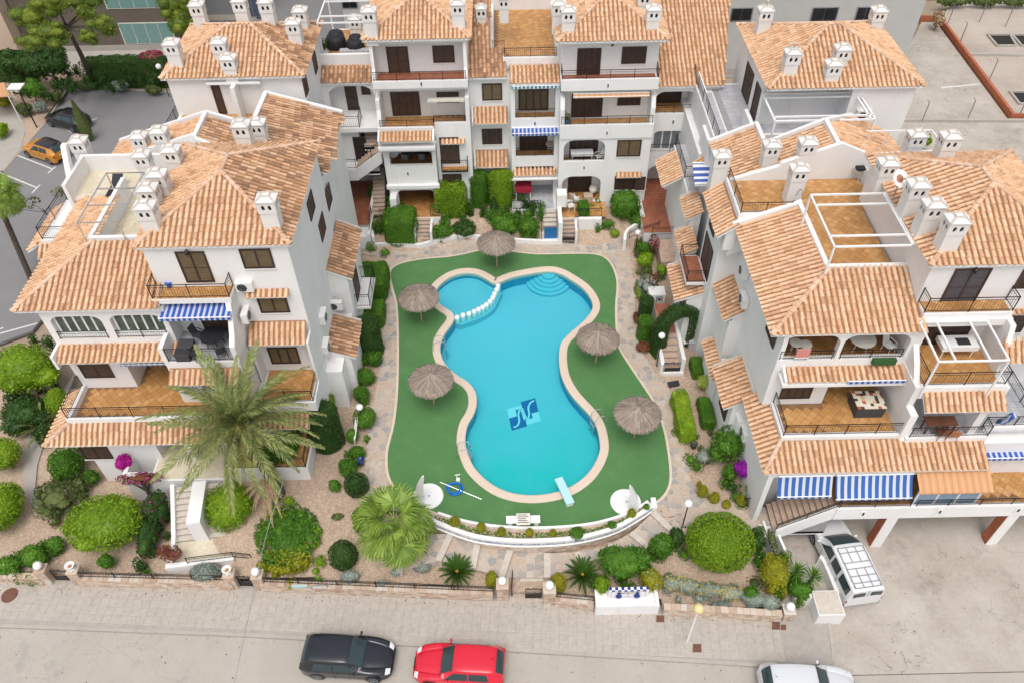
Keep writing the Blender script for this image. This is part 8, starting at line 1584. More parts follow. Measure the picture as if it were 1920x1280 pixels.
g = MB(); c = at(859, 899, DZ+0.06); g.box(c[0]-0.1, c[0]+0.1, c[1]-0.12, c[1]+0.1, DZ+0.03, DZ+0.14, 'white_plastic'); g.bar((c[0], c[1], DZ+.1), (c[0]-0.12, c[1]+0.3, DZ+0.12), 0.03, 'off_white', 6); g.bar((c[0]-.2, c[1]+0.3, DZ+.08), (c[0]+.1, c[1]+0.34, DZ+.08), 0.03, 'white_plastic', 6); tag(obj('pool_vacuum_head', g), 'white pool vacuum head lying above the blue hose', 'pool cleaner')
a = Vector(at(1047, 895, DZ+0.35)); b = Vector(at(1070, 943, DZ+0.35)); t = thing('diving_board', b, 'pale blue diving board at the lower right of the pool', 'diving board'); d = (b-a); s = Vector((-d.y, d.x, 0)).normalized()*0.22; g = MB(); g.prism([(v.x, v.y) for v in (a-s, b-s, b+s, a+s)], DZ+0.30, DZ+0.36, 'board_blue' if 'board_blue' in M else 'mosaic_pale'); obj('plank', g, t); g = MB(); c = a+d*0.82; s2 = s*0.8; dd = d.normalized()*0.25; g.prism([(v.x, v.y) for v in (c-s2-dd, c+s2-dd, c+s2+dd, c-s2+dd)], DZ+0.02, DZ+0.30, 'white_paint'); obj('pedestal', g, t)
# ---- lamps on posts
def post_lamp(gx, gy, zg, h, label, r=0.2, mat='globe', pole='black_metal', pr=0.035, dx=0, dy=0, name='lamp_post'):
 """gx, gy: the globe in the picture, zg ground"""
 c = at(gx, gy, zg+h); t = thing(name, (c[0], c[1], zg), label, 'lamp post'); g = MB(); g.bar((c[0]+dx, c[1]+dy, zg-0.1), (c[0], c[1], zg+h-r), pr, pole, 8, pr*0.8); g.lathe((c[0], c[1], zg+h-r-0.03), [(0.05, -0.05), (0.09, 0.03)], pole, 8); obj('pole', g, t); g = MB(); g.ball((c[0], c[1], zg+h), r, mat, 18); obj('globe', g, t, True); return t
post_lamp(671, 461, 1.2, 1.6, 'globe lamp on a short post behind the tall square hedge'); post_lamp(674, 763, 1.2, 1.5, 'globe lamp on a black post beside the leaning white board'); post_lamp(1241, 629, 1.2, 2.6, 'globe lamp in front of the clipped hedge arch'); post_lamp(1291, 943, 1.1, 2.2, 'globe lamp post beside the top of the curved stone steps'); post_lamp(1196, 436, 1.3, 1.9, 'globe lamp on a black post at the courtyard railing'); post_lamp(297, 125, 0, 3.0, 'globe lamp in front of the pink bougainvillea hedge', 0.25)
post_lamp(1310, 1140, 0.12, 3.4, 'street lamp with a yellowed globe on a slim white pole at the kerb', 0.24, 'yellow_globe', 'white_paint', 0.05, name='street_lamp')
c = at(28, 162, 4.0); b = at(48, 222, 0); t = thing('lamp_post', (b[0], b[1], 0), 'parking lamp with a square white hood on a black post', 'lamp post'); g = MB(); g.bar((c[0]+0.1, c[1], 0), (c[0]+0.1, c[1], 3.8), 0.06, 'black_metal', 8); obj('pole', g, t); g = MB(); g.box(c[0]-0.55, c[0]+0.6, c[1]-0.45, c[1]+0.55, 3.9, 3.98, 'white_paint'); obj('hood', g, t); g = MB(); g.ball((c[0]+0.05, c[1]-0.1, 3.72), 0.24, 'globe', 14); obj('globe', g, t, True)
# ---- stairs of the left garden, side steps, small walls
S1 = Building('garden_staircase', (-16, 21.5, 0.3), 'twin tiled garden stairs split by a white wall, climbing to the palm block', 'staircase')
ys0, ys1 = at(380, 1010, 0.75)[1], at(380, 906, 2.2)[1]; xa = at(338, 960, 1.4)[0]; xm = at(372, 960, 1.4)[0]; xb = at(400, 960, 1.4)[0]; xc = at(440, 960, 1.4)[0]
S1.stairs(xa, xm, ys0, ys1, 0.75, 2.18, 9, mat='step_pale'); S1.stairs(xb-0.1, xc, ys0, ys1, 0.75, 2.18, 9, mat='step_pale'); S1.box(xm, xb-0.1, ys0-0.1, ys1, 0.3, 2.5); S1.w.add([(xa-.2, ys0, 0.2), (xa, ys0, 0.2), (xa, ys1, 0.2), (xa-.2, ys1, 0.2), (xa-.2, ys0, 1.1), (xa, ys0, 1.1), (xa, ys1, 2.5), (xa-.2, ys1, 2.5)], [(4,5,6,7),(0,1,5,4),(1,2,6,5),(3,0,4,7),(2,3,7,6)], 'white_wall')
S1.w.add([(xa-0.2, ys0-1.4, 0.2), (xa, ys0-1.4, 0.2), (xa, ys0, 0.2), (xa-0.2, ys0, 0.2), (xa-0.2, ys0-1.4, .95), (xa, ys0-1.4, .95), (xa, ys0, 1.1), (xa-0.2, ys0, 1.1)], [(4,5,6,7),(0,1,5,4),(1,2,6,5),(3,0,4,7)], 'white_wall')
S1.box(xa, xc, ys0-1.3, ys0, 0.2, 0.74); S1.floor([(xa, ys0-1.3), (xc, ys0-1.3), (xc, ys0), (xa, ys0)], 0.745, 'cream_tile', 0.4, 0, base='off_white'); S1.stairs(xc+1.0, xc, ys0-1.2, ys0-0.1, 0.25, 0.74, 3, side='x', mat='step_pale'); S1.box(xc+0.2, xc+1.3, ys0-0.1, ys0+0.15, 0.2, 0.9); S1.box(xa-0.3, xc+0.2, ys0-1.55, ys0-1.3, 0.2, 1.0); S1.railing([(xa+0.8, ys0-1.42, 1.0), (xc+0.2, ys0-1.42, 1.0), (xc+1.0, ys0-1.42, 0.6)], 0.5); S1.done(); S1.t.rotation_euler = (0, 0, 0.12)
S2 = Building('side_staircase', (9.5, 32, 1.2), 'tiled side steps with white flanks passing under the hedge arch', 'staircase')
a = at(1240, 702, 1.2); b = at(1278, 702, 1.2); S2.stairs(a[0]+0.15, b[0]-0.1, a[1]+0.2, a[1]+2.4, 1.22, 2.3, 6, mat='step_tile'); S2.box(a[0]-0.08, a[0]+0.14, a[1]+0.1, a[1]+2.4, 1.1, 2.0); S2.box(b[0]-0.1, b[0]+0.12, a[1]+0.1, a[1]+4.2, 1.1, 2.4); S2.box(a[0]+0.14, b[0]-0.1, a[1]+2.4, a[1]+5.0, 1.1, 2.29); S2.floor([(a[0]+0.15, a[1]+2.4), (b[0]-0.1, a[1]+2.4), (b[0]-0.1, a[1]+5.0), (a[0]+0.15, a[1]+5)], 2.3, 'red_tile', 0.33, 0); S2.box(a[0]+0.1, b[0]+0.1, a[1]-0.05, a[1]+0.2, 1.0, 1.35); S2.done()
gate((a[0]+0.1, a[1]+0.12), (b[0]-0.05, a[1]+0.12), 1.35, 'low black gate at the foot of the arched side steps', 0.75, 0.3); a = at(1392, 948, 1.2); b = at(1424, 948, 1.2); gate((a[0], a[1]), (b[0], b[1]), 1.2, 'black iron gate at the bottom of the balcony stairs', 0.75, 0.1)
def low_wall(name, label, px, z, h, w=0.2, mat='white_wall'):
 p = [at(*q, z)[:2] for q in px]; g, _ = wallstrip(spline(p, 3, False) if len(p) > 2 else p, w, z-0.3, z+h, mat); return tag(obj(name, g), label, 'wall')
low_wall('planter_wall', 'low white wavy planter wall along the upper path', [(695,466),(730,464),(785,466),(808,460),(840,452),(870,447),(905,451),(960,456),(1018,459)], 1.2, 0.32)
low_wall('planter_wall', 'white wall of the raised planter beside the grey steps', [(700, 398), (697, 440), (700, 464)], 1.2, 0.9); low_wall('retaining_wall', 'sloping white wall below the courtyard railing', [(1172, 470), (1178, 450), (1218, 427)], 1.2, 0.95)
a = at(1180, 445, 2.3); b = at(1236, 420, 2.6); fence_on([(a[0], a[1]), (b[0], b[1])], 2.2, 'black railing on the sloping courtyard wall', 0.6); a = at(1222, 442, 2.5); b = at(1272, 440, 2.5); fence_on([(a[0], a[1]), (b[0], b[1])], 2.5, 'black railing across the red tiled courtyard', 0.7)
g = MB(); g.prism(P2([(1232, 450), (1285, 448), (1270, 490), (1240, 492)], 2.3), 1.0, 2.3, 'step_tile'); tag(obj('courtyard_floor', g), kind='structure')
a = at(1120, 420, 1.2); g = MB(); g.box(4.9, 6.5, 44.9, 45.2, 1.1, 2.6, 'white_wall'); tag(obj('patio_wall', g), 'white front wall below the wicker patio railing', 'wall')
low_wall('corner_wall', 'white wall along the van side of the yucca bed', [(1532, 1052), (1540, 1062), (1563, 1118)], 0.3, 0.4, 0.22); low_wall('corner_wall', 'white wall between the yucca bed and the end pillar', [(1486, 1128), (1530, 1128)], 0.3, 0.5, 0.2); low_wall('planter_wall', 'left rim of the narrow white planter at the foot of the balcony stairs', [(1425, 985), (1446, 1040)], 0.9, 0.5, 0.12); low_wall('planter_wall', 'right rim of the narrow white planter at the foot of the balcony stairs', [(1442, 985), (1466, 1040)], 0.9, 0.5, 0.12)
a = at(1527, 1168, 0.1); b = at(1575, 1170, 0.1); g = MB(); g.box(a[0], b[0]+0.05, a[1], a[1]+1.25, 0, .95, 'white_wall'); g.box(a[0]+0.05, b[0], a[1]+0.05, a[1]+1.2, .952, .97, 'step_pale'); tag(obj('meter_cabinet', g), 'square white masonry meter cabinet at the yard corner', 'cabinet')
a = at(664, 835, 1.2); g = MB(); b = at(670, 790, 1.2); g.bar((a[0]+.1, a[1], 1.75), (b[0], b[1], 1.75), 0.05, 'white_paint'); g.add([(a[0], a[1], 1.2), (b[0], b[1], 1.2), (b[0]+.12, b[1], 1.85), (a[0]+.12, a[1], 1.85), (a[0]+.05, a[1], 1.2), (b[0]+.05, b[1], 1.2), (b[0]+.17, b[1], 1.85), (a[0]+.17, a[1], 1.85)], [(0,1,2,3),(7,6,5,4),(3,2,6,7),(0,3,7,4),(1,5,6,2)], 'white_paint'); tag(obj('white_board', g), 'leaning white board beside the left path lamp', 'board')
def pot(px, py, z, label, mat='blue_pot', r=0.17, plant=None):
 c = at(px, py, z); t = thing('pot', (c[0], c[1], z), label, 'pot'); g = MB(); g.lathe((c[0], c[1], z), [(r*.7, 0), (r, r*1.6), (r*1.1, r*1.7), (r*.9, r*1.7), (r*.8, r*1.4), (0.001, r*1.4)], mat, 12); obj('bowl', g, t, True)
 if plant: rg = np.random.default_rng(px); P = np.array([c[0], c[1], z+r*2])+rg.normal(0, r*0.8, (160, 3))*[1, 1, 1.3]; link('leaves', quads_mesh('leaves', leaf_quads(P, np.tile([[0, 0, 1.]], (160, 1)), 0.14, rg, 1), plant), t)
pot(677, 868, 1.3, 'dark blue pot among the shrubs left of the pool path', 'blue_pot', 0.2); pot(1100, 436, 1.3, 'round blue pot below the wicker patio', 'blue_plastic', 0.18); pot(1300, 838, 1.25, 'dark grey bin standing at the end of the long clipped hedge', 'dark_rattan', 0.2); pot(318, 537, 11.25, 'blue bucket at the left end of the top balcony of the palm block', 'blue_plastic', 0.16); pot(433, 530, 11.25, 'blue pot in the right corner of the top balcony of the palm block', 'blue_pot', 0.16)
pot(1064, 232, 8.75, 'potted agave on the balcony of the block with the wicker patio', 'mosaic_dark', 0.2, 'leaf_olive'); pot(602, 195, 8.3, 'tall potted palm in the arched gallery of the link', 'dark_rattan', 0.2, 'leaf_mid'); pot(607, 93, 11.7, 'potted shrub in the corner of the pergola terrace with black covers', 'dark_rattan', 0.2, 'leaf_mid'); pot(1225, 530, 2.4, 'red leaved plant in a pot on the white number box', 'off_white', 0.2, 'leaf_red')
c = at(1232, 552, 1.9); g = MB(); g.box(c[0]-0.55, c[0]+0.5, c[1]-0.35, c[1]+0.5, 1.1, 2.15, 'white_wall'); g.box(c[0]-0.1, c[0]+0.3, c[1]-0.362, c[1]-0.352, 1.6, 2.0, 'mat_dark'); g.box(c[0]-0.05, c[0]+0.25, c[1]-0.37, c[1]-0.364, 1.65, 1.95, 'white_paint'); g.box(c[0]+0.0, c[0]+0.2, c[1]-0.374, c[1]-0.371, 1.7, 1.9, 'mat_dark'); tag(obj('number_box', g), 'white masonry box with a small black framed tile beside the path', 'cabinet')
g = MB(); p = P2([(1251, 716), (1272, 712), (1275, 722), (1255, 726)], DZ+0.02); g.prism(p, DZ, DZ+0.03, 'mat_dark'); tag(obj('door_mat', g), 'dark mat on the paving before the low black gate', 'mat')
for px, py, w, h, s in ((1238, 1159, 15, 13, 'rust brown square cover in the pavement near the tiled trough'), (1307, 1214, 16, 16, 'rust brown square cover beside the street lamp'), (1455, 1172, 15, 15, 'square brown cover below the end pillar, left of the pair'), (1469, 1175, 10, 10, 'small brown cover below the end pillar, right of the pair')):
 q = P2([(px-w/2, py-h/2), (px+w/2, py-h/2), (px+w/2, py+h/2), (px-w/2, py+h/2)], 0.13); g = MB(); g.prism(q, 0.1, 0.131, 'rust'); tag(obj('drain_cover', g), s, 'drain cover')
c = at(18, 1115, 0.13); g = MB(); g.lathe((c[0], c[1], 0.10), [(0.40, 0), (0.40, 0.03), (0.36, 0.032), (0.001, 0.034)], 'rust', 24); tag(obj('manhole_cover', g), 'round brown manhole cover at the left end of the pavement', 'manhole cover')
# overhead cables
g = MB(); pp = [Vector(at(530, 905, 6)), Vector(at(497, 1010, 5.2)), Vector(at(478, 1100, 4.8)), Vector(at(438, 1285, 4.6))]; g.path(spline([tuple(p) for p in pp], 6, False), 0.012, 'grey_metal', 4); tag(obj('overhead_cable', g), 'grey overhead cable crossing from the date palm to the street', 'cable')
# ---- furniture on terraces
def round_table(px, py, z, r, label, mat='white_plastic', legs=4, h=0.74):
 c = at(px, py, z+h); t = thing('round_table', (c[0], c[1], z), label, 'table'); g = MB(); g.lathe((c[0], c[1], z+h-0.03), [(0.001, 0), (r, 0), (r, 0.03), (0.001, 0.03)], mat, 24); obj('table_top', g, t)
 for k in range(legs): a = 2*PI*k/legs+0.5; g = MB(); g.bar((c[0]+math.cos(a)*r*.7, c[1]+math.sin(a)*r*.7, z), (c[0]+math.cos(a)*r*.4, c[1]+math.sin(a)*r*.4, z+h-0.03), 0.025, mat, 5); obj('leg', g, t)
 return c
def chair(x, y, z, rz, label, mat, name='chair', cat='chair', w=0.5, group=None):
 t = thing(name, (x, y, z), label, cat, group, world=False); t.rotation_euler = (0, 0, rz)
 for sx in (-1, 1):
  for sy in (-1, 1): g = MB(); g.bar((sx*w*.45, sy*.22, 0), (sx*w*.42, sy*.2, 0.62 if sy < 0 else 0.42), 0.02, mat); obj('leg', g, t)
  g = MB(); g.bar((sx*w*.45, -0.2, 0.62), (sx*w*.45, 0.24, 0.64), 0.025, mat); obj('armrest', g, t)
 g = MB(); g.box(-w*.45, w*.45, -0.22, 0.22, 0.40, 0.45, mat); obj('seat', g, t); g = MB(); g.add([(-w*.42, 0.22, 0.42), (w*.42, 0.22, 0.42), (w*.42, 0.36, 0.95), (-w*.42, 0.36, 0.95), (-w*.42, 0.26, 0.42), (w*.42, 0.26, 0.42), (w*.42, 0.40, 0.95), (-w*.42, 0.40, 0.95)], [(0,1,2,3),(7,6,5,4),(3,2,6,7),(0,3,7,4),(1,5,6,2)], mat); obj('backrest', g, t); return t
c = round_table(398, 628, 8.13, 0.62, 'round black glass table on the awning terrace of the palm block', 'black_cloth'); 
for k, (dx, dy, rz) in enumerate(((-0.85, 0.35, 1.2), (0.8, 0.4, -1.1), (0.5, -0.75, -2.6), (-0.75, -0.85, 2.5))): chair(c[0]+dx, c[1]+dy, 8.13, rz, ['black rattan chair behind the round glass table, on the left', 'black rattan chair behind the round glass table, on the right', 'black rattan chair in front of the round glass table, right', 'black rattan chair nearest the terrace railing beside the grey chest'][k], 'dark_rattan', group='black chairs round the glass table')
a = at(346, 652, 8.6); t = thing('storage_chest', (a[0], a[1], 8.13), 'grey rattan storage chest left of the round glass table', 'chest'); g = MB(); g.box(a[0]-0.4, a[0]+0.3, a[1]-0.5, a[1]+0.6, 8.13, 8.55, 'dark_rattan'); obj('body', g, t); g = MB(); g.box(a[0]-0.43, a[0]+0.33, a[1]-0.53, a[1]+0.63, 8.552, 8.6, 'dark_rattan'); obj('lid', g, t)
# covered table on the right terrace
p = [at(1595, 733, 7.05), at(1657, 730, 7.05), at(1662, 762, 7.05), at(1606, 765, 7.05)]; x0, x1, y0, y1 = p[0][0]+.05, p[2][0], p[3][1], p[0][1]; t = thing('dining_set', ((x0+x1)/2, y0, G2), 'square black dining set covered with patchwork patterned cloth', 'table'); g = MB(); g.box(x0, x1, y0, y1, G2+0.01, G2+0.70, 'dark_rattan'); obj('body', g, t); g = MB(); g.box(x0-0.02, x1+0.02, y0-0.02, y1+0.02, G2+0.702, G2+0.74, 'patch_cloth' if 'patch_cloth' in M else 'off_white'); obj('table_cover', g, t)
# wood table with orange chair
p0 = at(1733, 785, 7.04); p1 = at(1798, 797, 7.04); t = thing('dining_table', ((p0[0]+p1[0])/2, p1[1], G2), 'brown wooden table under the tiled canopy on the right', 'table'); g = MB(); g.box(p0[0], p1[0], p1[1], p0[1]+0.15, G2+0.72, G2+0.76, 'wood_table'); obj('table_top', g, t)
for sx in (p0[0]+.1, p1[0]-.1):
 for sy in (p1[1]+.08, p0[1]+.05): g = MB(); g.bar((sx, sy, G2), (sx, sy, G2+.72), .04, 'wood_table'); obj('leg', g, t)
c = at(1785, 812, G2+0.4); chair(c[0], c[1], G2+.03, 2.9, 'reddish chair beside the brown wooden table', 'clay'); c = at(1760, 800, G2+0.4); chair(c[0], c[1]-0.3, G2+.03, 3.3, 'second chair in front of the brown wooden table', 'wood_table')
for px, py, s in ((1493, 642, 'left small round white table in the left arch'), (1511, 645, 'right small round white table in the left arch')): round_table(px, py, G3, 0.3, s, 'off_white', h=.74 if px < 1500 else .69)
round_table(1618, 634, G3, 0.62, 'large round white table in the right arch', 'off_white'); c = at(1668, 648, G3+.4); chair(c[0], c[1], G3, 0.5, 'white chair with slatted back in the right arch', 'white_paint')
g = MB(); a = aty(1493, 662, 24.86); g.box(a[0], a[0]+0.62, 24.82, 24.86, a[2]-0.25, a[2]+0.3, 'pink_cloth'); g.box(a[0]-0.04, a[0]+0.66, 24.84, 24.855, a[2]-0.36, a[2]-0.26, 'white_paint'); tag(obj('towel', g), 'pink and white towel hanging on the railing of the left arch', 'towel'); g = MB(); a = aty(1636, 676, 24.8); g.box(a[0], aty(1679, 676, 24.8)[0], 24.68, 24.88, a[2]-0.2, a[2]+0.12, 'green_mat'); tag(obj('grass_box', g), 'long dark green grass box on the ledge below the right arch', 'planter')
# pergola terrace: dressed table
c = at(1797, 640, G3+.75); t = thing('dining_table', (c[0], c[1], G3), 'white cloth covered table laid under the white pergola', 'table'); g = MB(); g.box(c[0]-0.85, c[0]+0.85, c[1]-0.4, c[1]+0.4, G3+.5, G3+.76, 'white_paint'); obj('tablecloth', g, t); g = MB(); g.box(c[0]-.1, c[0]+.5, c[1]-.25, c[1]+.2, G3+.762, G3+.78, 'mat_dark'); obj('place_mat', g, t)
for sx in (-.7, .7): g = MB(); g.bar((c[0]+sx, c[1]-.3, G3), (c[0]+sx, c[1]-.3, G3+.5), .03, 'white_paint'); obj('leg', g, t)
g = MB(); a = at(1882, 780, G2+0.6); g.bar((a[0], a[1], G2+.1), (a[0]+.2, a[1]-.25, G2+1.0), 0.16, 'blue_stripe_fine', 6); tag(obj('beach_towel', g), 'blue and white towel draped over the railing at the right edge', 'towel')
# middle wing furniture
a = at(982, 350, F0+.9); t = thing('covered_table', (a[0], a[1], F0), 'white legged table draped in bright red cloth', 'table'); g = MB(); g.box(a[0]-.62, a[0]+.55, a[1]-.45, a[1]+.45, F0+.65, F0+1.05, 'red_cloth'); obj('red_cloth', g, t)
for sx in (-.55, .48): g = MB(); g.bar((a[0]+sx, a[1]-.42, F0), (a[0]+sx, a[1]-.42, F0+.66), .035, 'white_paint'); obj('leg', g, t)
a = at(1032, 270, F1+.74); round_table(1034, 270, F1, 0.42, 'pale wicker table in the awninged loggia of the central stack', 'clay_pale' if 'clay_pale' in M else 'off_white')
a = aty(1092, 287, 47.7); t = thing('patio_table', (a[0], 47.7, F1), 'white cloth table in the first floor arch of the wicker patio block', 'table'); g = MB(); g.box(a[0]-.8, a[0]+.75, 47.45, 48.1, F1+.6, F1+.78, 'white_paint'); obj('tablecloth', g, t)
for sx in (-.7, .65): g = MB(); g.bar((a[0]+sx, 47.5, F1), (a[0]+sx, 47.5, F1+.6), .03, 'white_paint'); obj('leg', g, t)
chair(a[0]+1.15, 47.7, F1+.02, -1.2, 'white plastic chair right of the cloth table in the arch', 'white_plastic'); c = at(1078, 372, F0+.45); chair(c[0], c[1], F0+.02, 2.3, 'white plastic armchair, left of the wicker patio', 'white_plastic'); c = at(1072, 380, F0+.4); chair(c[0]-.1, c[1]-.4, F0+.02, 1.9, 'second white plastic armchair at the patio steps', 'white_plastic')
a = at(1103, 366, F0+.4); g = MB(); g.box(a[0]-.32, a[0]+.32, a[1]-.3, a[1]+.3, F0+.02, F0+.42, 'clay_pale' if 'clay_pale' in M else 'clay'); tag(obj('wicker_stool', g), 'square pale wicker stool on the orange patio', 'stool')
for k, (x, y) in enumerate(((6.05, 47.8), (6.1, 47.75))): g = MB(); g.lathe((x, y, F0+.02+.42*k), [(0.24, 0), (0.3, 0.2), (0.24, 0.4), (0.001, 0.4)], 'off_white' if k else 'wood_table', 14); tag(obj('barrel_stool', g), ['dark barrel stool under the white one on the orange patio', 'white barrel stool stacked on the dark one'][k], 'stool')
pot(1068, 350, F0, 'large leafy potted plant at the left of the wicker patio', 'clay', 0.25, 'leaf_mid'); pot(1100, 345, F0, 'tall potted plant at the back of the wicker patio', 'dark_rattan', 0.25, 'leaf_dark')
a = aty(736, 285, 47.6); g = MB(); n = 20; q = [(a[0]+math.cos(2*PI*i/n)*.38, 47.55, F1+1.15+math.sin(2*PI*i/n)*.42) for i in range(n)]; g.add(q+[(x, 47.65, z) for x, y, z in q], [tuple(range(n)), tuple(range(n, 2*n))[::-1]]+[(i, (i+1) % n, n+(i+1) % n, n+i) for i in range(n)], 'grey_tile'); g.bar((a[0], 47.6, F1), (a[0], 47.6, F1+.8), .04, 'grey_metal'); tag(obj('parabolic_heater', g), 'round pale dish standing in the first floor loggia', 'dish')
for k, x in enumerate((-7.2, -6.0)): chair(x, 47.9, F1+.02, 3.1, ['left', 'right'][k]+' blue grey chair in the first floor loggia of the left middle block', 'grey_metal')
g = MB(); g.box(-7.4, -5.9, 48.15, 48.7, F1+.6, F1+.66, 'dark_rattan'); tag(obj('dark_table', g), 'dark table behind the blue grey chairs in the loggia', 'table')
for k, (px, py) in enumerate(((628, 70), (665, 77))):
 c = at(px, py, 12.3); t = thing('covered_armchair', (c[0], c[1], 11.64), ['larger black covered armchair on the pergola terrace', 'smaller black covered armchair with white cable on the pergola terrace'][k], 'armchair'); g = MB(); s_ = 0.7 if k == 0 else 0.6; g.lathe((c[0], c[1], 11.64), [(s_*1.05, 0), (s_*1.1, .15), (s_, .55), (s_*.9, .7), (s_*.6, .78), (0.001, .8)], 'black_cloth', 9); g.lathe((c[0], c[1]+s_*.6, 11.64), [(s_*.85, 0), (s_*.8, .7), (s_*.65, .85), (0.001, .9)], 'black_cloth', 9); obj('cover', g, t, True)
g = MB(); c = at(645, 92, 12.0); g.box(c[0]-.3, c[0]+1.9, c[1]-.3, c[1]+.2, 11.64, 11.95, 'grey_tile'); tag(obj('low_bench', g), 'low grey bench in front of the black covered armchairs', 'bench')
# right terraces
c = at(1496, 380, 12.2); g = MB(); g.lathe((c[0], c[1], 12.1), [(0.2, 0), (0.26, .06), (0.001, .08)], 'black_cloth', 12); q = [(c[0]-.0+math.cos(t_)*.14, c[1]+.1, 12.55+math.sin(t_)*.4) for t_ in np.linspace(0, PI, 8)]; g.path(q, .012, 'black_metal', 4); [g.bar((c[0]+dx, c[1], 11.86), (c[0]+dx*.6, c[1], 12.1), .012, 'black_metal', 4) for dx in (-.2, .2)]; tag(obj('bistro_chair', g), 'black wire bistro chair against the chimney on the orange roof terrace', 'chair')
c = at(1612, 322, 12.4); t = thing('barbecue', (c[0], c[1], 11.86), 'white legged barbecue in the corner of the orange roof terrace', 'barbecue'); g = MB(); g.lathe((c[0], c[1], 12.5), [(0.001, -.1), (.3, -.05), (.38, .1), (.4, .12)], 'white_paint', 14); obj('bowl', g, t); g = MB(); g.box(c[0]-.25, c[0]+.2, c[1]-.2, c[1]+.2, 12.56, 12.68, 'black_metal'); obj('grill', g, t)
for a_ in (0.3, 2.4, 4.5): g = MB(); g.bar((c[0]+math.cos(a_)*.35, c[1]+math.sin(a_)*.35, 11.86), (c[0], c[1], 12.45), .015, 'white_paint', 4); obj('leg', g, t)
c = at(213, 350, 11.7); t = thing('sun_lounger', (c[0], c[1], 11.22), 'black sun lounger on the cream roof terrace under the tube pergola', 'sun lounger'); g = MB(); g.box(c[0]-.3, c[0]+.3, c[1]-.8, c[1]+.3, 11.5, 11.56, 'black_cloth'); obj('seat', g, t); g = MB(); g.add([(c[0]-.3, c[1]+.3, 11.52), (c[0]+.3, c[1]+.3, 11.52), (c[0]+.3, c[1]+1.0, 11.95), (c[0]-.3, c[1]+1.0, 11.95)], [(0, 1, 2, 3)], 'black_cloth'); obj('backrest', g, t)
for sx in (-.28, .28):
 for sy in (-.7, .5): g = MB(); g.bar((c[0]+sx, c[1]+sy, 11.22), (c[0]+sx, c[1]+sy, 11.52), .02, 'black_metal'); obj('leg', g, t)
c = at(1283, 590+60, 1.5); chair(c[0]+.1, c[1]+.4, 1.15, 0.3, 'white plastic chair in the gap between side steps and wall', 'white_plastic'); c = at(1300, 640, 1.9); bush_ = None
g = MB(); c = at(1305, 640, 1.7); g.box(c[0]-.45, c[0]+.6, c[1]-.2, c[1]+2.2, 1.1, 1.75, 'grey_tile'); tag(obj('courtyard_slab', g), kind='structure')
c = at(1572, 235, 10.8); g = MB(); g.lathe((c[0], c[1], 10.44), [(.5, 0), (.55, .35), (.5, .4), (.001, .3)], 'blue_plastic', 16); tag(obj('paddling_tub', g), 'bright blue tub on the grey terrace under the white bar pergola', 'tub'); c = at(1567, 205, 11); t = thing('garden_cabinet', (c[0], c[1], 10.44), 'beige garden cabinet with dark top on the grey terrace', 'cabinet'); g = MB(); g.box(c[0]-.55, c[0]+.6, c[1]-.3, c[1]+.3, 10.44, 11.3, 'step_tile'); obj('body', g, t); g = MB(); g.box(c[0]-.6, c[0]+.65, c[1]-.35, c[1]+.35, 11.302, 11.4, 'dark_rattan'); obj('lid', g, t)
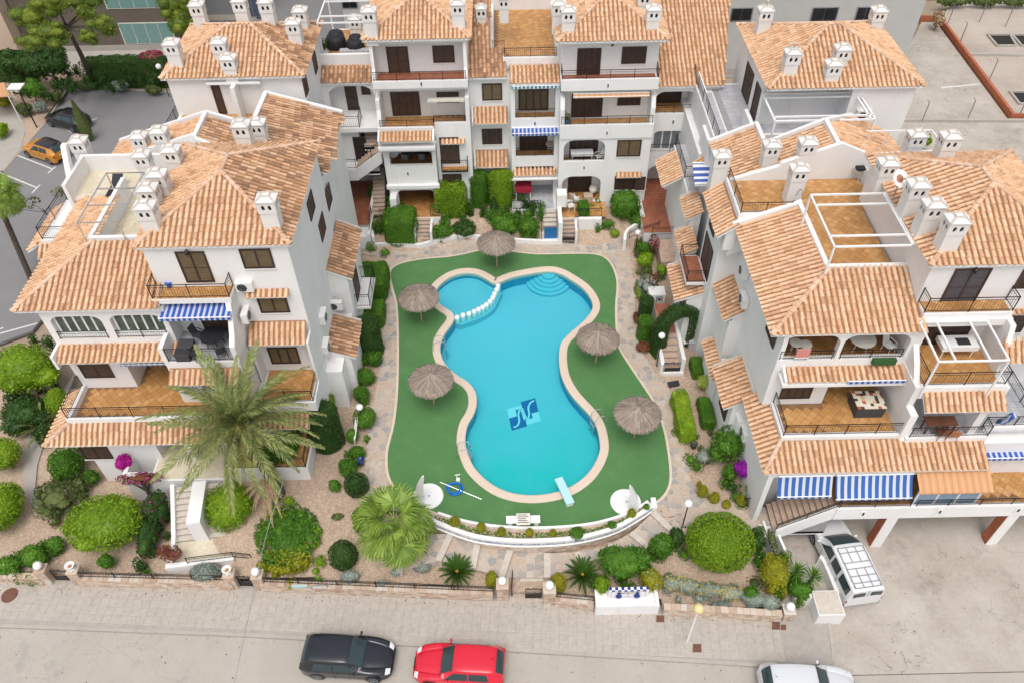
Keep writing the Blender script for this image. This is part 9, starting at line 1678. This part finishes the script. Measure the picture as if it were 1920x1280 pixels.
# ================================================================== CARS
def cr1(a, t):
 n = len(a)-1; i = min(n-1, int(t*n)); f = t*n-i; p0, p1, p2, p3 = a[max(0, i-1)], a[i], a[i+1], a[min(n, i+2)]
 return 0.5*(2*p1+(p2-p0)*f+(2*p0-5*p1+4*p2-p3)*f*f+(p3-p0+3*(p1-p2))*f**3)
def make_car(label, loc, rz, L, W, Hh, paint, kind='hatch', cat='car', name='parked_car', rack=False, glass='dark_glass', roofm=None, tail=True):
 """a lofted body; x forward. Stations give floor, belt and roof lines and widths"""
 t = thing(name, (0, 0, 0), label, cat, world=False); h = L/2
 #          x     zb    wl    zbelt wb    ztop  wt
 ST = {'hatch': [(-1.00,.42,.66,.62,.68,.68,.50),(-.985,.26,.80,.86,.82,.92,.56),(-.93,.22,.92,.93,.92,1.16,.64),(-.80,.20,1.0,.95,1.0,1.40,.70),(-.60,.20,1.0,.95,1.0,1.46,.73),(-.2,.20,1.0,.94,1.0,1.48,.74),(.08,.20,1.0,.92,1.0,1.42,.72),(.26,.20,1.0,.92,1.0,1.18,.70),(.40,.20,1.0,.92,.99,.99,.72),(.62,.20,1.0,.86,.97,.90,.66),(.84,.22,.93,.74,.87,.78,.56),(.96,.28,.74,.58,.70,.62,.46),(1.0,.38,.56,.50,.52,.52,.36)],
  'van': [(-1.0,.45,.90,.95,.90,1.25,.80),(-.99,.30,.97,1.05,.97,1.72,.84),(-.95,.25,1.0,1.08,1.0,1.80,.86),(-.6,.22,1.0,1.08,1.0,1.82,.87),(-.2,.22,1.0,1.06,1.0,1.83,.87),(.0,.22,1.0,1.04,1.0,1.80,.85),(.18,.22,1.0,1.02,1.0,1.62,.78),(.36,.22,1.0,1.00,.99,1.28,.74),(.48,.22,1.0,.98,.98,1.04,.76),(.76,.22,.99,.88,.94,.92,.68),(.90,.24,.93,.74,.88,.78,.60),(.98,.32,.82,.58,.78,.60,.52),(1.0,.40,.72,.52,.70,.54,.48)]}[kind]
 sc = Hh/(1.48 if kind == 'hatch' else 1.83); C = list(zip(*ST)); w = W/2
 xs = np.array(C[0]); ss = np.linspace(0, 1, len(xs))
 def P(s, v):
  x = float(np.interp(s, ss, xs)) if False else cr1(list(C[0]), s); zb, wl, zt_, wb, zp, wt = (cr1(list(C[k]), s) for k in range(1, 7)); zb *= sc; zt_ *= sc; zp *= sc
  a = abs(v); sg = 1 if v > 0 else -1   # v: -1 lower right .. 0 top middle .. 1 lower left
  Y_ = [0, wt*.6, wt*.93, wt, wb*.985, wb, wl, wl*.93]; Zz = [zp+.015, zp+.005, zp-.035*sc, zp-.10*sc if zp-zt_ > .15 else zp-.03, zt_, (zt_+zb)/2+.08, zb+.14, zb]
  return Vector((x*h, sg*w*cr1(Y_, a), cr1(Zz, a)))
 g = MB(); ns, nv = 56, 36
 for i in range(ns+1):
  for j in range(nv+1): g.v.append(tuple(P(i/ns, 1-2*j/nv)))
 pm = g.mi(paint)
 for i in range(ns):
  for j in range(nv): a = i*(nv+1)+j; g.f.append((a, a+1, a+nv+2, a+nv+1)); g.m.append(pm)
 g.f.append(tuple(range(nv+1))); g.m.append(pm); g.f.append(tuple(ns*(nv+1)+j for j in range(nv+1))[::-1]); g.m.append(pm)
 body = obj('body', g, t, True)
 def patch(nm, s0, s1, v0, v1, mat, off=0.008, n=8, m=8, par=None, s0b=None, s1b=None):
  q = MB(); s0b = s0 if s0b is None else s0b; s1b = s1 if s1b is None else s1b
  for i in range(n+1):
   for j in range(m+1):
    f = j/m; v = v0+(v1-v0)*f; sa = s0+(s0b-s0)*f; sb = s1+(s1b-s1)*f; s = sa+(sb-sa)*i/n; p = P(s, v); e = 0.012; nn = (P(min(1, s+e), v)-P(max(0, s-e), v)).cross(P(s, v+e)-P(s, v-e)); nn.normalize(); nn = -nn if nn.dot(p-Vector((p.x*.8, 0, .6*sc))) < 0 else nn; q.v.append(tuple(p+nn*off))
  k = q.mi(mat)
  for i in range(n):
   for j in range(m): a = i*(m+1)+j; q.f.append((a, a+1, a+m+2, a+m+1)); q.m.append(k)
  return obj(nm, q, par or t, True)
 S = lambda x: float(np.interp(x, xs, ss))
 if roofm: patch('roof', S(-.82), S(.06), -.36, .36, roofm, .006)
 if kind == 'hatch':
  patch('windscreen', S(.10), S(.375), -.30, .30, glass); patch('rear_window', S(-.965), S(-.815), -.26, .26, glass)
  for sg in (-1, 1):
   patch('side_window', S(-.22), S(.07), .455*sg, .555*sg, glass, s1b=S(.30)); patch('side_window', S(-.62), S(-.25), .455*sg, .555*sg, glass, s0b=S(-.66)); patch('headlight', S(.86), S(.955), .42*sg, .60*sg, 'lamp_glass', .01); patch('tail_light', S(-.992), S(-.955), .56*sg, .66*sg, 'tail_red', .012)
   for sx in (-.235, .10): patch('door_seam', S(sx), S(sx)+.004, .58*sg, .90*sg, 'black_metal', .003, 1, 6)
   patch('door_handle', S(-.17), S(-.12), .60*sg, .615*sg, paint, .02, 2, 1); patch('door_handle', S(-.55), S(-.50), .60*sg, .615*sg, paint, .02, 2, 1)
  patch('bonnet_seam', S(.385), S(.385)+.004, -.5, .5, 'black_metal', .003, 1, 10)
  patch('grille', S(.965), S(.995), -.25, .25, 'black_metal', .01); patch('number_plate', S(-.9985), S(-.993), -.16, .16, 'white_paint', .02)
 else:
  patch('windscreen', S(.06), S(.455), -.30, .30, glass); patch('rear_window', S(-.998), S(-.992), .05, .33, glass, .02); patch('rear_window', S(-.998), S(-.992), -.33, -.05, glass, .02)
  for sg in (-1, 1):
   patch('side_window', S(-.13), S(.08), .445*sg, .56*sg, glass, s1b=S(.32)); patch('side_window', S(-.46), S(-.18), .445*sg, .565*sg, glass); patch('side_window', S(-.88), S(-.53), .445*sg, .565*sg, glass); patch('tail_light', S(-.993), S(-.96), .60*sg, .70*sg, 'tail_red', .014); patch('headlight', S(.90), S(.97), .45*sg, .60*sg, 'lamp_glass', .01)
   for sx in (-.155, .2, -.495): patch('door_seam', S(sx), S(sx)+.004, .58*sg, .90*sg, 'black_metal', .003, 1, 6)
   patch('door_handle', S(-.03), S(0), .60*sg, .62*sg, 'black_metal', .02, 2, 1); patch('bumper', S(-.99), S(-.94), .78*sg, .98*sg, 'black_metal', .01)
  patch('door_seam', S(-.9995), S(-.99), -.008, .008, 'black_metal', .012, 4, 1)
 for x in (-.62, .60):
  for sg in (-1, 1):
   y = sg*(w-.02); c = (x*h, y, .32); q = MB(); n = 20
   for r0, r1, y0, y1, mt in ((.32, .32, -.2, .02, 'rubber'), (.32, .22, .02, .035, 'rubber')): a = [(c[0]+math.cos(2*PI*k/n)*r0, y+sg*y0, .32+math.sin(2*PI*k/n)*r0) for k in range(n)]; b = [(c[0]+math.cos(2*PI*k/n)*r1, y+sg*y1, .32+math.sin(2*PI*k/n)*r1) for k in range(n)]; q.add(a+b, [(k, (k+1) % n, (k+1) % n+n, k+n) for k in range(n)], mt)
   wh = obj('wheel', q, t); q = MB(); a = [(c[0]+math.cos(2*PI*k/n)*.22, y+sg*.028, .32+math.sin(2*PI*k/n)*.22) for k in range(n)]; q.add(a, [tuple(range(n))], 'rubber')
   for k in range(5): an = 2*PI*k/5; q.bar((c[0], y+sg*.035, .32), (c[0]+math.cos(an)*.2, y+sg*.035, .32+math.sin(an)*.2), .028, 'grey_metal', 4)
   q.path([(p[0], y+sg*.035, p[2]) for p in a], .014, 'grey_metal', 4, True); obj('rim', q, wh)
   q = MB(); q.path([(c[0]+math.cos(PI*k/10)*.36, sg*(w+.0), .32+math.sin(PI*k/10)*.36) for k in range(11)], .025, 'rubber', 4); obj('wheel_arch', q, t)
 for sg in (-1, 1):
  p = P(S(.22 if kind == 'hatch' else .36), .56*sg); q = MB(); k = len(q.v); q.lathe((0, 0, 0), [(0.001, -.1), (.09, -.06), (.10, .03), (0.001, .09)], paint, 10); q.v = [(p.x+a*.7, p.y+sg*.10+c, p.z+.06+b*.8) for a, b, c in q.v]; q.bar(p, p+Vector((0, sg*.08, .05)), .03, paint); obj('mirror', q, t, True)
 if rack:
  z = Hh+.06; q = MB(); x0, x1 = -.93*h, -.04*h; yy = w*.72
  for y in (-yy, yy): q.bar((x0, y, z), (x1, y, z), .022, 'rack_grey')
  for x in (x0, x0+.25, x0+.6, x0+.98, x0+1.3, x1-.28, x1): q.bar((x, -yy, z), (x, yy, z), .02, 'rack_grey')
  for y in (-yy*.34, yy*.34): q.bar((x0, y, z), (x0+.98, y, z), .016, 'rack_grey'); q.bar((x0+1.3, y, z), (x1, y, z), .016, 'rack_grey')
  for x in (x0+.1, x1-.1): [q.bar((x, y, z), (x, y, z-.12), .02, 'rack_grey') for y in (-yy, yy)]
  obj('roof_rack', q, t)
 else:
  q = MB(); q.bar((-.72*h, 0, Hh), (-.78*h, 0, Hh+.16), .01, 'black_metal', 4); obj('aerial', q, t)
 t.location = loc; t.rotation_euler = (0, 0, rz); return t
def carpaint(n, c, rough=.25, metal=0.0): plain(n, c, rough, metal, spec=0.5, coat=0.6)
carpaint('paint_black', (.008, .010, .016)); carpaint('paint_red', (.62, .008, .03)); carpaint('paint_silver', (.66, .67, .69), .35, .2); carpaint('paint_white', (.72, .73, .74)); carpaint('paint_orange', (.55, .22, .015)); carpaint('paint_navy', (.006, .008, .012))
plain('lamp_glass', (.72, .74, .76), .15); plain('tail_red', (.45, .01, .015), .2); plain('rack_grey', (.22, .22, .23), .5); plain('car_glass', (.03, .05, .055), .05)
kd = math.atan2(K[4][1]-K[2][1], K[4][0]-K[2][0])
c = at(653, 1223, .8); make_car('black crossover car parked left of the red hatchback', (c[0], c[1]-.1, 0), kd, 4.25, 1.82, 1.55, 'paint_black', glass='car_glass')
c = at(861, 1238, .8); make_car('bright red hatchback parked at the kerb facing the black car\'s nose', (c[0], c[1]-.1, 0), kd+PI, 4.2, 1.76, 1.46, 'paint_red', glass='car_glass')
c = at(1517, 1284, .8); make_car('silver white car cut by the bottom edge at the pavement corner', (c[0], c[1], 0), kd+.02, 4.3, 1.78, 1.6, 'paint_silver', glass='car_glass')
a = Vector(at(1553, 985, .8)); b = Vector(at(1612, 1112, .8)); d = a-b; c = (a+b)/2; make_car('white van with grey roof rack standing half under the balcony', (c.x+.0, c.y+.12, 0), math.atan2(d.y, d.x), 4.75, 1.8, 1.86, 'paint_white', 'van', 'van', 'parked_van', True, 'car_glass')
a = Vector(at(88, 212, .7)); b = Vector(at(163, 232, .7)); c = (a+b)/2; d = a-b; make_car('dark hatchback in the car park behind the slim cypress', (c.x, c.y, 0), math.atan2(d.y, d.x), 4.2, 1.8, 1.5, 'paint_navy', glass='car_glass')
a = Vector(at(44, 265, .8)); b = Vector(at(122, 290, .8)); c = (a+b)/2; d = a-b; make_car('orange compact crossover with black roof in the car park', (c.x, c.y, 0), math.atan2(d.y, d.x), 4.1, 1.8, 1.55, 'paint_orange', glass='car_glass', roofm='paint_black')
# ================================================================== BACKGROUND
plain('white_line', (.62, .62, .60), .8, var=.15)
def stripe(px, w, name='parking_line', z=.006):
 p = [at(*q, z) for q in px]; g = MB(); a = Vector(p[0]); b = Vector(p[1]); s = Vector((-(b-a).y, (b-a).x, 0)).normalized()*w/2; g.add([tuple(v) for v in (a-s, b-s, b+s, a+s)], [(0, 1, 2, 3)], 'white_line'); return tag(obj(name, g, None, fix=False), kind='structure')
for q in (((84, 228), (145, 252)), ((168, 228), (182, 222)), ((28, 290), (97, 317)), ((90, 325), (104, 313)), ((-10, 320), (68, 352)), ((60, 362), (75, 347)), ((0, 625), (70, 606)), ((0, 617), (6, 614))): stripe(q, .13)
g = MB(); sheet(g, P2([(132, 160), (150, 165), (338, 175), (338, 150), (150, 138), (0, 140), (-80, 150), (-80, 330), (8, 320), (88, 228), (82, 222)], .03), [], .03, 'soil', .1); struct('planting_bed', g)
g = MB(); kp = P2([(88, 228), (130, 163), (180, 163), (338, 175)], .1); strip_along(g, kp, .15, 0, .12, 'street_concrete'); struct('kerb', g)
g = MB(); q = P2([(-20, 195), (12, 198), (40, 215), (48, 245), (38, 280), (8, 318), (-20, 330)], .05); sheet(g, q, [], .05, 'path_concrete', .05); struct('footpath', g)
g = MB(); q = P2([(62, 760), (92, 752), (96, 790), (82, 830), (70, 870), (66, 910), (84, 950), (70, 960), (46, 925), (42, 880), (48, 830), (60, 790)], .33); sheet(g, q, [], .33, 'path_concrete', .2); struct('footpath', g)
g = MB(); q = P2([(112, 740), (140, 700), (130, 735), (110, 800), (60, 830), (50, 800)], .3); sheet(g, q, [], .32, 'path_concrete', .2); struct('footpath', g)
g = MB(); sheet(g, [(-75, 70.5), (-20, 70.5), (-20, 78), (-75, 78)], [], .02, 'path_concrete', .1); struct('rear_pavement', g); g = MB(); sheet(g, [(-26, 62), (-6, 62), (-6, 140), (-31, 140)], [], .0, 'asphalt', .1); struct('rear_road', g)
def bg_building(name, label, x0, x1, y0, y1, z1, wins, mat, frame='white_paint', pane='dark_glass', bars=False):
 t = thing(name, ((x0+x1)/2, y0, 0), label, 'building'); g = MB(); g.box(x0, x1, y0, y1, -.3, z1, mat); obj('wall', g, t)
 for a, b, c, d, n in wins:
  f = MB(); f.box(a-.08, b+.08, y0-.05, y0-.001, c-.08, d+.08, frame); w_ = obj('window', f, t)
  for k in range(n): p = MB(); u0 = a+(b-a)*k/n+.03; u1 = a+(b-a)*(k+1)/n-.03; p.box(u0, u1, y0-.07, y0-.052, c, d, pane); link('pane', p.mesh('pane'), w_)
  if bars:
   q = MB()
   for k in range(1, 8): u = a+(b-a)*k/8; q.bar((u, y0-.1, c), (u, y0-.1, d), .015, 'black_metal')
   for k in range(1, 3): v = c+(d-c)*k/3; q.bar((a, y0-.1, v), (b, y0-.1, v), .015, 'black_metal')
   obj('window_bars', q, w_)
 g = MB(); g.box(x0-.02, x1+.02, y0-.03, y0-.003, 0, .6, 'path_concrete'); obj('plinth', g, t); return t
def wz(x0, y0, x1, y1, Y, n=2): a = aty(x0, y0, Y); b = aty(x1, y1, Y); return (a[0], b[0], b[2], a[2], n)
bg_building('apartment_building', 'long pale grey plain building behind the middle roofs', aty(640, 5, 70)[0], 37.3, 70, 95, 16, [wz(x, y, x+w_, y+h_, 70) for x, y, w_, h_ in ((1307, 17, 34, 23), (1373, 17, 34, 21), (1525, 16, 40, 25), (1609, 15, 26, 24), (973, 0, 31, 20), (640, -4, 30, 18))], 'grey_block', 'grey_metal', 'dark_glass', True)
bg_building('shop_building', 'dark brown building with two bands of pale green glass behind the pines', -48, -33.5, 77.5, 95, 14, [wz(222, 45, 330, 80, 77.5, 4), wz(185, -28, 330, 13, 77.5, 5)], 'brown_block', 'off_white', 'teal_glass')
bg_building('beige_building', 'beige rendered building in the top left corner', -75, -48.2, 76, 92, 14, [], 'beige_block'); bg_building('glass_building', 'blue grey glazed building behind the rear left chimneys', -33.0, -26.5, 84, 97, 14, [wz(430, -12, 488, 30, 84, 4)], 'grey_metal', 'grey_metal', 'grey_glass' if 'grey_glass' in M else 'teal_glass')
g = MB(); sheet(g, [(-60, 46), (-50, 46), (-50, 50), (-60, 50)], [], 2.6, 'shed_stripe', .05)
g = MB(); q = P2([(-40, 155), (8, 155), (15, 180), (-40, 185)], 2.4); g.prism(q, 2.3, 2.38, 'shed_stripe'); [g.bar((p[0], p[1], 0), (p[0], p[1], 2.3), .05, 'white_paint') for p in q]; tag(obj('sun_canopy', g), 'orange sun canopy at the left edge behind the parking lamp', 'canopy')
g = MB(); sheet(g, P2([(1560, 300), (1700, 95), (1728, 42), (1755, 42), (1893, 228), (1960, 228), (2400, 330), (2300, 520), (1900, 520)], 0), [], .002, 'yard_concrete', .2); struct('rear_yard', g)
g = MB(); sheet(g, P2([(1757, 40), (1893, 222), (2300, 226), (2300, 5), (1790, 2)], 0), [], -.02, 'lot_concrete', .2); struct('empty_lot', g)
def lot_wall(pts, label, h=.55, mat='terracotta_wall'):
 p = P2(pts, 0); g, _ = wallstrip(p, .28, -.1, h, mat); tag(obj('low_wall', g), label, 'wall')
lot_wall([(1724, 40), (1757, 40), (1893, 224), (2000, 226)], 'low orange rendered wall zigzagging round the empty lot')
for i, (x0, y0, x1, y1) in enumerate(((1851, 66, 1893, 87), (1897, 66, 1940, 87), (1893, 173, 1940, 196))):
 p = P2([(x0, y0), (x1, y0), (x1+12, y1), (x0+18, y1)], .02); g = MB(); sheet(g, p, [], -.01, 'opening_dark', .3)
 for a, b in zip(p, p[1:]+p[:1]): g.bar((*a, .05), (*b, .05), .14, 'street_concrete')
 tag(obj('foundation_pit', g), ['left', 'right', 'lower'][i]+' dark foundation pit in the empty lot', 'pit')
def vpost(px, py, h, label, grp): a = at(px, py, 0); g = MB(); g.bar((*a[:2], -.1), (*a[:2], h), .045, 'grey_metal', 6); g.bar((*a[:2], h), (a[0]-.25, a[1], h+.25), .03, 'grey_metal', 5); tag(obj('fence_post', g), label, 'post', grp)
for i, (px, py) in enumerate(((1728, 230), (1813, 226), (1777, 45), (1800, 80), (1836, 42), (1855, 150), (1912, 215), (1885, 50))): vpost(px, py, 1.9, ['grey fence post rising from the yard edge, left of two', 'grey fence post rising from the yard edge, right of two', 'grey fence post at the bend of the orange wall', 'grey fence post just inside the orange wall', 'grey fence post far back in the empty lot', 'grey fence post halfway along the orange wall', 'grey fence post at the right edge over the orange wall corner', 'grey fence post beside the foundation pits'][i], 'fence posts round the empty lot')
stripe(((1765, 165), (1838, 158)), .22, 'yard_line', .012); lot_wall([(1815, 105), (2000, 108)], 'low concrete kerb across the empty lot', .2, 'street_concrete'); lot_wall([(1690, 230), (1990, 231)], 'low concrete upstand along the front of the rear yard', .25, 'street_concrete')
g = MB(); sheet(g, [(38, 86), (200, 86), (200, 140), (38, 140)], [], -.1, 'lot_earth', .1); struct('waste_ground', g)
def litter(name, px, n, mat, size, z, seed):
 rg = np.random.default_rng(seed); poly = P2(px, z); xs = [p[0] for p in poly]; ys = [p[1] for p in poly]; P = []
 while len(P) < n:
  x, y = rg.uniform(min(xs), max(xs)), rg.uniform(min(ys), max(ys))
  if inside(poly, x, y): P.append((x, y, (gz(x, y) if z is None else z)+.012))
 tag(link(name, quads_mesh(name, leaf_quads(np.array(P), np.tile([[0, 0, 1.]], (n, 1)), size, rg, .25, .6), mat), None), kind='stuff')
litter('fallen_leaves', [(0, 1170), (900, 1212), (1540, 1245), (1540, 1262), (900, 1228), (0, 1186)], 120, 'leaf_dry', .09, .01, 1)
litter('fallen_leaves', [(0, 1100), (430, 1108), (950, 1130), (1470, 1170), (1470, 1178), (950, 1140), (430, 1120), (0, 1112)], 130, 'leaf_red', .08, .125, 2)
litter('fallen_leaves', [(0, 1190), (1560, 1260), (1560, 1290), (0, 1290)], 30, 'leaf_red', .09, .01, 3)
litter('fallen_leaves', [(1560, 1060), (1900, 990), (1900, 1240), (1580, 1240)], 25, 'leaf_red', .09, .01, 4)
litter('fallen_leaves', [(700, 470), (735, 470), (735, 900), (690, 900)], 120, 'leaf_dry', .08, 1.21, 5)
